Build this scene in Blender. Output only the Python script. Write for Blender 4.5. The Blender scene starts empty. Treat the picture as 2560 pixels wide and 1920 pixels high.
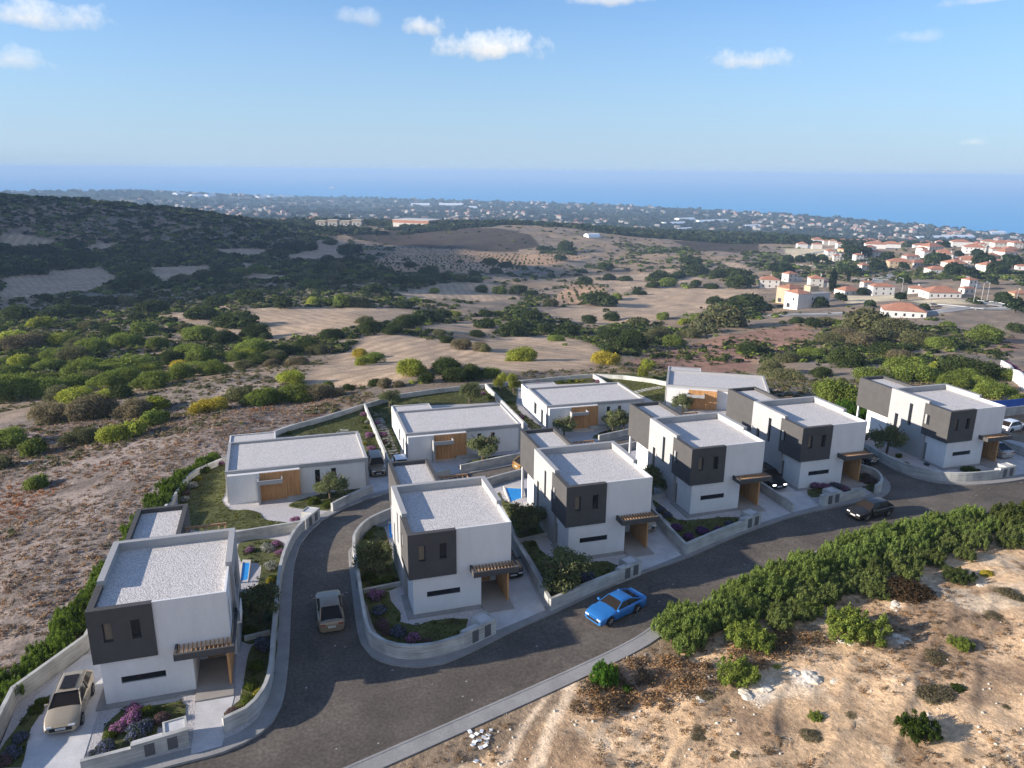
import bpy, bmesh, math, random
import numpy as np
from mathutils import Vector, Matrix, noise as mnoise
from mathutils.geometry import delaunay_2d_cdt
R = math.radians
sc = bpy.context.scene
col = sc.collection
# ------------------------------------------------------------------ camera
cam_d = bpy.data.cameras.new('camera'); cam = bpy.data.objects.new('camera', cam_d); col.objects.link(cam)
FPX, PITCH, YAW, ROLL = 759.898, 0.273290, 0.297177, 0.0092597
cam_d.sensor_width = 36.0; cam_d.lens = FPX*36/1024; cam_d.clip_start = 0.5; cam_d.clip_end = 200000
_cy, _sy, _cp, _sp = math.cos(YAW), math.sin(YAW), math.cos(PITCH), math.sin(PITCH)
_F = Vector((_sy*_cp, _cy*_cp, -_sp)); _R = Vector((_cy, -_sy, 0)); _U = _R.cross(_F)
_R2 = _R*math.cos(ROLL)+_U*math.sin(ROLL); _U2 = -_R*math.sin(ROLL)+_U*math.cos(ROLL)
CAMZ = 31.0
cam.matrix_world = Matrix(((_R2.x, _U2.x, -_F.x, 0), (_R2.y, _U2.y, -_F.y, 0), (_R2.z, _U2.z, -_F.z, CAMZ), (0, 0, 0, 1)))
sc.camera = cam
# ------------------------------------------------------------------ light
SUN_EL, SUN_AZ = 16.0, -84.5        # azimuth clockwise from +Y: low sun from the left, a little behind the houses
SUN_STR, SKY_STR, EXPO = 4.7, 0.084, 1.1
sdir = Vector((math.sin(R(SUN_AZ))*math.cos(R(SUN_EL)), math.cos(R(SUN_AZ))*math.cos(R(SUN_EL)), math.sin(R(SUN_EL))))
sl = bpy.data.lights.new('sun', 'SUN'); sl.energy = SUN_STR; sl.angle = R(0.5); sl.color = (1.0, 0.91, 0.80)
so = bpy.data.objects.new('sun', sl); col.objects.link(so); so.rotation_euler = sdir.to_track_quat('Z', 'Y').to_euler(); so.location = (-60, 10, 60)
sc.view_settings.view_transform = 'Standard'; sc.view_settings.look = 'None'; sc.view_settings.exposure = EXPO; sc.view_settings.gamma = 1.0
sc.cycles.max_bounces = 6; sc.cycles.diffuse_bounces = 3; sc.cycles.transparent_max_bounces = 6; sc.cycles.volume_bounces = 0
CLOUDS_AND_FILL = [(0.2644,0.9542,0.1401,0.0621,0.0207,1),(0.1806,0.9699,0.1634,0.0292,0.0158,0.85),(0.5438,0.8298,0.125,0.0518,0.0158,0.8),(-0.2298,0.9621,0.1465,0.0579,0.0207,0.8),(-0.2524,0.9618,0.1057,0.0366,0.0183,0.6),(0.3895,0.9005,0.1931,0.0579,0.0097,0.7),(0.1088,0.9795,0.1697,0.0274,0.011,0.4),(0.6743,0.7246,0.1419,0.0244,0.0097,0.35),(0.7187,0.6735,0.1726,0.0366,0.0061,0.5),(0.7294,0.6832,0.0342,0.0134,0.0061,0.5),(-0.1,-0.8,0.6,1.0,0.5,1.0),(0.78,-0.48,0.4,0.5,0.3,1.0),(-0.8,-0.4,0.45,0.4,0.25,0.9)]  # last entries: unseen cloud banks behind camera, added to fill the shaded house fronts
w = bpy.data.worlds.new('World'); sc.world = w; w.use_nodes = True
def build_world():
    nt = w.node_tree; nt.nodes.clear(); N = nt.nodes.new; L = nt.links.new
    sky = N('ShaderNodeTexSky'); sky.sky_type = 'NISHITA'; sky.sun_disc = False
    sky.sun_elevation = R(SUN_EL); sky.sun_rotation = R(SUN_AZ); sky.altitude = 200; sky.air_density = 1.0; sky.dust_density = 0.3; sky.ozone_density = 4.0
    tc = N('ShaderNodeTexCoord')
    def vm(op, a, b=None):
        n = N('ShaderNodeVectorMath'); n.operation = op
        for i, s in enumerate((a, b)):
            if s is None: continue
            if isinstance(s, tuple): n.inputs[i].default_value = s
            else: L(s, n.inputs[i])
        return n.outputs['Value'] if op in ('DOT_PRODUCT', 'LENGTH') else n.outputs['Vector']
    def mt(op, a, b=0.0, c=None, clamp=False):
        n = N('ShaderNodeMath'); n.operation = op; n.use_clamp = clamp
        for i, s in enumerate((a, b, c)):
            if s is None: continue
            if isinstance(s, (int, float)): n.inputs[i].default_value = s
            else: L(s, n.inputs[i])
        return n.outputs[0]
    d = vm('NORMALIZE', tc.outputs['Generated'])
    nz = N('ShaderNodeTexNoise'); nz.inputs['Scale'].default_value = 26; nz.inputs['Detail'].default_value = 7; nz.inputs['Roughness'].default_value = 0.62
    L(d, nz.inputs['Vector'])
    nv = mt('SUBTRACT', nz.outputs['Fac'], 0.5)
    tot = None; shade = None
    for (x, y, z, ra, rb, st) in CLOUDS_AND_FILL:
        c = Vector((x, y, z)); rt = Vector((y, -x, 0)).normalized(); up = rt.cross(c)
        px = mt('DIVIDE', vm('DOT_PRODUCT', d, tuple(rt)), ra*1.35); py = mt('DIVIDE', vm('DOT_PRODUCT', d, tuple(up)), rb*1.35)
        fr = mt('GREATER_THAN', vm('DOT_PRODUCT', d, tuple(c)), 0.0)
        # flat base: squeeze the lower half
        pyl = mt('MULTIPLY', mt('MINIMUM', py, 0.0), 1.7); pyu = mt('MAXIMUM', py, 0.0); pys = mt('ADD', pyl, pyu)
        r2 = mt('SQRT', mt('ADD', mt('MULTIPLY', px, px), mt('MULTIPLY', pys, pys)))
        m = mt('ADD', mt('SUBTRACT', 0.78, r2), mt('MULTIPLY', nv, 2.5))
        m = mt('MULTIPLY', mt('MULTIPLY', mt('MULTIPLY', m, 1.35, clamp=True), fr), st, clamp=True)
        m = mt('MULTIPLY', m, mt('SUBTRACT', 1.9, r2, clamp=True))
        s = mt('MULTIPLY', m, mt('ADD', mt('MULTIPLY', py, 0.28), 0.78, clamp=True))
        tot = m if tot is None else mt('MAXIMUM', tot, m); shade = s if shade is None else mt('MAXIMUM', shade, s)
    # thin high veil
    n2 = N('ShaderNodeTexNoise'); n2.inputs['Scale'].default_value = 3.2; n2.inputs['Detail'].default_value = 5; n2.inputs['Roughness'].default_value = 0.55
    mp = N('ShaderNodeMapping'); mp.inputs['Scale'].default_value = (1, 1, 3.5); L(d, mp.inputs['Vector']); L(mp.outputs[0], n2.inputs['Vector'])
    veil = mt('MULTIPLY', mt('SUBTRACT', n2.outputs['Fac'], 0.42, clamp=True), VEIL)
    bw = N('ShaderNodeMixRGB'); tn = N('ShaderNodeMixRGB'); tn.blend_type = 'MULTIPLY'; tn.inputs[0].default_value = 1; tn.inputs[2].default_value = (*SKYT, 1); L(sky.outputs[0], tn.inputs[1]); L(veil, bw.inputs[0]); L(tn.outputs[0], bw.inputs[1]); bw.inputs[2].default_value = (*VEILC, 1)
    # pale band of sea haze along the horizon
    sp = N('ShaderNodeSeparateXYZ'); L(d, sp.inputs[0])
    ab = mt('ABSOLUTE', sp.outputs['Z']); hz = mt('MULTIPLY', mt('POWER', mt('SUBTRACT', 1.0, mt('DIVIDE', ab, 0.25), clamp=True), 1.1), HZN)
    bh = N('ShaderNodeMixRGB'); L(hz, bh.inputs[0]); L(bw.outputs[0], bh.inputs[1]); bh.inputs[2].default_value = (*HZC, 1)
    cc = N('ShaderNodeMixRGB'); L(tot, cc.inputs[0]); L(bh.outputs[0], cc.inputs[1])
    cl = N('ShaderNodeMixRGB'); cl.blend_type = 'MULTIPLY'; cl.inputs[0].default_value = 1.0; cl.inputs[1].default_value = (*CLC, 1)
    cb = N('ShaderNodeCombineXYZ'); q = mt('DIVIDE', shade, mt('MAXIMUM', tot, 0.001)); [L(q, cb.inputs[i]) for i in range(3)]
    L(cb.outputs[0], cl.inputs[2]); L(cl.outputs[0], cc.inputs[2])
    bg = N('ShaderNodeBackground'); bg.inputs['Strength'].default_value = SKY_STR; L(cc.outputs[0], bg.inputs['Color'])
    o = N('ShaderNodeOutputWorld'); L(bg.outputs[0], o.inputs['Surface'])
    w.cycles.sampling_method = 'MANUAL'; w.cycles.sample_map_resolution = 512
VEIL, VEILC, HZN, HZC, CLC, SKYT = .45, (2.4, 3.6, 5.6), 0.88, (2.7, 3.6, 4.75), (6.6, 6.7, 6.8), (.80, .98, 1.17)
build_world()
# ------------------------------------------------------------------ traced measurements (metres; x along the house fronts, y away, z up)
TCTRL = [(-22.07,59.43,-2.0),(-29.31,83.53,-4.0),(-40.01,118.64,-8.0),(-26.25,114.87,-6.5),(-13.86,126.14,-6.5),(-4.82,137.04,-6.5),(7.13,134.01,-6.0),(24.52,140.74,-6.5),(43.75,137.57,-7.0),(60.56,137.01,-8.0),(-64.22,198.09,-17.0),(-42.01,158.32,-12.0),(-52.46,244.63,-21.0),(-23.38,228.13,-19.0),(-113.56,362.27,-31.0),(-52.2,335.96,-29.0),(-132.03,533.64,-43.0),(-180.07,586.13,-45.0),(-50.84,536.51,-43.0),(-181.24,747.59,-45.0),(-231.12,766.71,-39.0),(-67.0,727.38,-49.0),(-279.36,954.86,0.0),(-232.14,1061.57,-10.0),(-150.46,1067.61,-19.0),(-76.63,1090.26,-32.0),(-15.09,1130.04,-43.0),(-246.16,829.49,-19.0),(-178.93,910.37,-31.0),(-81.4,910.72,-43.0),(20.06,341.82,-29.0),(-1.23,311.24,-26.0),(38.85,261.49,-23.0),(18.34,223.93,-19.0),(3.2,187.82,-14.0),(102.75,680.17,-55.0),(46.21,914.4,-59.0),(36.21,1299.19,-61.0),(118.08,1530.38,-65.0),(290.86,1415.85,-65.0),(176.9,1070.11,-63.0),(310.87,1081.87,-49.0),(394.06,1055.47,-51.0),(262.48,1067.72,-53.0),(245.83,855.02,-63.0),(350.5,867.55,-63.0),(142.08,651.96,-57.0),(165.51,440.13,-46.0),(85.66,269.91,-29.0),(41.16,217.98,-19.0),(107.69,228.07,-25.0),(74.18,196.11,-19.0),(51.42,115.86,-7.0),(41.01,142.23,-8.0),(251.37,419.07,-46.0),(342.78,442.5,-45.0),(272.07,544.86,-55.0),(239.31,338.77,-39.0),(153.79,262.15,-29.0),(131.64,205.25,-23.0),(99.89,138.97,-13.0),(102.05,119.48,-9.0),(174.04,176.38,-19.0),(182.69,216.7,-25.0),(134.98,110.71,-8.0),(257.87,215.33,-25.0),(212.59,173.25,-19.0),(366.86,309.57,-33.0),(333.03,342.84,-37.0),(330.3,387.93,-41.0),(612.91,524.01,-43.0),(564.64,588.1,-49.0),(648.75,789.17,-59.0),(779.56,737.34,-53.0),(868.6,719.17,-53.0),(675.14,1079.18,-72.0),(675.46,1365.09,-81.0),(774.06,1062.03,-69.0),(108.32,87.87,-5.0),(86.93,66.83,-2.0),(-4340.15,7884.36,-169.0),(-4991.18,9067.01,-175.0),(-3255.12,5913.27,-157.0),(-2170.08,3942.18,-134.0),(-3145.97,7896.38,-169.0),(-3617.86,9080.84,-175.0),(-2359.48,5922.29,-157.0),(-1572.98,3948.19,-134.0),(-2153.08,7496.95,-169.0),(-2476.04,8621.49,-175.0),(-1614.81,5622.71,-157.0),(-1076.54,3748.47,-134.0),(-159.68,6297.98,-169.0),(-183.63,7242.67,-175.0),(-119.76,4723.48,-157.0),(-79.84,3148.99,-134.0),(1524.6,5023.75,-169.0),(1753.29,5777.32,-175.0),(1143.45,3767.81,-157.0),(762.3,2511.88,-134.0),(1972.92,4594.3,-169.0),(2268.86,5283.44,-175.0),(1479.69,3445.72,-157.0),(986.46,2297.15,-134.0),(2345.05,3805.47,-169.0),(2696.81,4376.3,-175.0),(1758.79,2854.11,-157.0),(1172.53,1902.74,-134.0),(2542.16,2957.6,-169.0),(2923.49,3401.24,-175.0),(1906.62,2218.2,-157.0),(1271.08,1478.8,-134.0),(2469.73,2081.67,-169.0),(2840.19,2393.92,-175.0),(1852.3,1561.25,-157.0),(1234.86,1040.83,-134.0),(2459.29,1536.85,-169.0),(2828.18,1767.38,-175.0),(1844.46,1152.64,-157.0),(2362.25,1086.18,-169.0),(2716.59,1249.1,-175.0),(1771.69,814.63,-157.0),(156.99,1692.74,-99.0),(364.91,1660.37,-99.0),(493.68,1626.74,-99.0),(709.55,1544.84,-99.0),(891.85,1447.27,-99.0),(1080.23,1312.67,-99.0),(1275.73,1123.61,-99.0),(1407.11,953.95,-99.0),(55.45,1699.1,-89.0),(-280.03,1676.78,-89.0),(-469.26,1633.95,-89.0),(-664.84,1564.61,-89.0),(-1545.8,5382.43,-119.0),(-1141.09,5482.51,-119.0),(-693.27,5556.92,-119.0),(-351.97,828.32,7.0),(-337.57,613.23,1.0),(-127.17,271.71,-19.0),(-48.22,87.6,-7.0),(519.62,299.98,-39.0),(216.51,124.99,-17.0),(95.26,55.0,-2.0),(-30.0,-51.96,4.0),(-200.0,-346.41,11.0),(-2000.0,-3464.1,-29.0),(-56.38,-20.52,4.0),(-375.88,-136.81,11.0),(-3758.77,-1368.08,-29.0),(-59.09,10.42,4.0),(-393.92,69.46,-14.0),(-3939.23,694.59,-29.0),(59.09,10.42,4.0),(393.92,69.46,-14.0),(3939.23,694.59,-29.0),(56.38,-20.52,4.0),(375.88,-136.81,11.0),(3758.77,-1368.08,-29.0),(30.0,-51.96,4.0),(200.0,-346.41,11.0),(2000.0,-3464.1,-29.0),(0.0,-60.0,4.0),(0.0,-400.0,11.0),(0.0,-4000.0,-29.0),(-30.0,25.0,-1.0),(0.0,15.0,0.5),(20.0,15.0,1.5),(40.0,20.0,2.0),(60.0,25.0,2.0),(90.0,30.0,1.5),(40.0,35.0,0.7),(60.0,42.0,1.0),(25.0,32.0,0.4),(-25.0,60.0,-1.8),(-22.0,45.0,-1.0),(-17.0,90.0,-3.0),(0.0,112.0,-4.2),(30.0,122.0,-5.0),(60.0,120.0,-4.0),(80.0,100.0,-2.5),(85.0,75.0,-1.0),(90.0,55.0,0.5),(-11.86,44.32,-0.3),(-11.86,52.32,-0.31),(7.6,48.7,-0.28),(7.6,56.7,-0.29),(21.13,52.79,0.07),(21.13,60.79,0.06),(34.63,56.69,0.56),(34.63,64.69,0.55),(48.15,59.02,0.57),(48.15,67.02,0.55),(67.28,59.9,0.35),(67.28,67.9,0.34),(-6.81,77.91,-2.43),(-6.81,85.91,-2.45),(13.04,85.93,-2.87),(13.04,93.93,-2.89),(33.74,93.74,-3.42),(33.74,101.74,-3.43),(52.91,95.82,-2.43),(52.91,103.82,-2.42),(1.0,33.0,-0.3),(47.0,47.0,0.5),(85.0,52.0,0.8),(-20.0,60.0,-1.2),(-4.0,110.0,-2.8),(30.0,131.0,-3.3),(75.0,100.0,-2.3),(-2.0,55.0,-0.49),(20.0,73.0,-1.4),(57.0,75.0,-0.49)]
SCTRL = [(-11.86,44.32,-0.3),(-4.46,44.32,-0.3),(-11.86,52.32,-0.3),(-4.46,52.32,-0.3),(7.6,48.7,-0.28),(15.0,48.7,-0.28),(7.6,56.7,-0.28),(15.0,56.7,-0.28),(21.13,52.79,0.08),(28.53,52.79,0.08),(21.13,60.79,0.08),(28.53,60.79,0.08),(34.63,56.69,0.57),(42.03,56.69,0.57),(34.63,64.69,0.57),(42.03,64.69,0.57),(48.15,59.02,0.56),(55.55,59.02,0.56),(48.15,67.02,0.56),(55.55,67.02,0.56),(67.28,59.9,0.35),(74.68,59.9,0.35),(67.28,67.9,0.35),(74.68,67.9,0.35),(-6.81,77.91,-2.44),(7.19,77.91,-2.44),(-6.81,85.91,-2.44),(7.19,85.91,-2.44),(13.04,85.93,-2.89),(27.04,85.93,-2.89),(13.04,93.93,-2.89),(27.04,93.93,-2.89),(33.74,93.74,-3.43),(47.74,93.74,-3.43),(33.74,101.74,-3.43),(47.74,101.74,-3.43),(52.91,95.82,-2.39),(66.91,95.82,-2.39),(52.91,103.82,-2.39),(66.91,103.82,-2.39),(1.0,33.0,-0.3),(24.0,41.0,0.0),(47.0,47.0,0.5),(66.0,48.0,0.6),(85.0,52.0,0.8),(-18.0,42.0,-0.4),(-20.0,60.0,-1.2),(-14.0,88.0,-2.6),(-4.0,110.0,-2.8),(13.0,123.0,-3.0),(30.0,131.0,-3.3),(52.0,131.0,-3.3),(75.0,100.0,-2.3),(80.0,70.0,0.2),(-2.0,55.0,-0.5),(3.0,70.0,-1.6),(20.0,73.0,-1.4),(40.0,78.0,-1.2),(57.0,75.0,-0.5)]
FIELDS = [('tan',[(-192.2,628.1),(-176.4,677.1),(-141.9,706.6),(-120.0,645.2),(-111.5,606.2),(-107.0,524.2),(-117.0,505.9),(-125.1,460.8),(-138.9,448.1)]),('tan',[(-103.3,692.2),(-56.6,699.0),(-53.5,654.8),(-69.6,579.8),(-79.9,558.5),(-96.0,652.5)]),('tan',[(-240.5,805.9),(-226.9,818.5),(-193.2,816.9),(-203.9,786.4),(-233.5,776.9)]),('tan',[(-178.6,817.1),(-150.4,842.2),(-148.7,824.4),(-166.8,787.4)]),('tan',[(-62.2,847.3),(2.1,901.8),(1.5,841.5),(-35.7,793.2),(-50.2,804.9)]),('tan',[(-52.9,387.9),(-40.8,373.4),(-37.8,333.8),(-25.2,309.3),(-13.9,280.7),(-1.4,249.4),(-1.5,236.4),(-13.8,258.4),(-25.4,283.2),(-39.3,313.7),(-47.3,352.5)]),('tan',[(-15.5,370.3),(17.3,362.7),(61.7,357.5),(46.2,304.4),(32.8,271.0),(13.8,250.9),(3.8,250.8),(-4.3,244.0),(-9.9,256.5),(-13.3,306.8)]),('tan',[(5.5,817.0),(45.8,937.7),(46.1,996.2),(75.0,1051.9),(91.7,1035.7),(69.4,940.5),(65.4,854.7),(72.8,790.4),(38.5,757.0),(8.5,774.2)]),('tan',[(-34.2,741.1),(-6.6,716.4),(-6.3,624.1),(10.9,623.4),(0.8,554.7),(-22.7,557.9),(-29.8,627.8)]),('tan',[(69.4,480.6),(101.0,530.7),(131.0,573.5),(159.6,593.4),(156.0,492.7),(140.2,442.7),(104.9,417.6),(91.1,421.9),(64.5,413.9)]),('tan',[(2.2,138.0),(6.0,164.4),(14.6,208.3),(24.5,235.9),(35.7,244.7),(43.6,230.9),(63.1,242.6),(77.8,245.2),(41.9,131.8),(34.0,130.9),(23.8,126.7),(17.9,124.7),(9.4,125.0),(3.7,131.6)]),('tan',[(42.1,253.0),(61.6,298.3),(78.6,324.6),(81.6,282.1),(61.6,254.7)]),('tan',[(126.1,362.7),(156.6,402.3),(219.0,458.9),(253.5,499.9),(295.3,482.8),(326.1,464.4),(299.9,426.4),(278.6,424.5),(239.7,383.7),(201.7,339.8),(173.9,315.3),(147.8,315.1),(127.7,301.7),(126.8,325.1),(120.6,343.0)]),('tan',[(247.2,630.8),(293.3,657.8),(324.7,658.0),(374.4,675.4),(337.1,618.9),(353.2,589.2),(330.7,541.4),(300.5,536.4),(268.6,529.9),(215.0,460.0),(242.0,541.7),(244.9,578.9)]),('tan',[(65.2,251.7),(96.7,274.7),(101.4,259.5),(95.8,222.4),(86.2,190.9),(62.3,144.2),(34.2,132.2)]),('tan',[(445.0,711.7),(458.1,691.8),(431.1,627.2),(409.9,628.4)]),('orch',[(90.1,796.8),(126.9,899.1),(144.2,974.5),(232.5,893.6),(269.0,851.2),(221.0,698.8),(174.4,670.4),(149.5,664.2),(100.8,642.2),(73.9,685.5)]),('orch',[(227.8,877.7),(315.3,856.2),(352.4,828.5),(278.8,756.3),(187.7,723.4)]),('orch',[(142.6,417.4),(221.9,571.3),(246.8,552.6),(215.7,480.3),(171.3,419.2),(139.5,393.1)]),('red',[(87.0,180.4),(109.3,204.7),(133.6,223.7),(173.5,244.4),(113.7,158.6),(68.5,141.7)]),('red',[(165.0,242.0),(204.5,260.7),(180.2,218.8),(153.4,194.3),(136.1,180.2),(119.8,174.6)]),('red',[(184.0,158.8),(234.2,191.9),(268.8,214.6),(200.4,158.6),(193.4,157.1)]),('brown',[(84.0,1195.8),(212.3,1212.2),(328.2,1040.1),(278.4,881.1),(232.5,893.6),(168.7,966.4),(100.3,1073.8)]),('brown',[(286.9,1105.1),(331.5,1002.1),(319.4,913.9),(261.1,884.9),(232.0,893.8)]),('brown',[(534.5,984.0),(720.2,1037.8),(545.4,783.2),(493.7,843.0)]),('green',[(652.2,1158.2),(1151.5,1872.0),(702.8,1103.4),(586.7,1022.2)]),('pale',[(620.2,842.0),(673.8,805.9),(534.5,644.4),(514.7,692.5)]),('pale',[(331.7,393.9),(368.1,373.1),(322.6,326.0),(292.1,338.0)]),('pale',[(331.4,339.5),(343.7,313.6),(320.2,280.8),(301.8,296.5)])]
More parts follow.
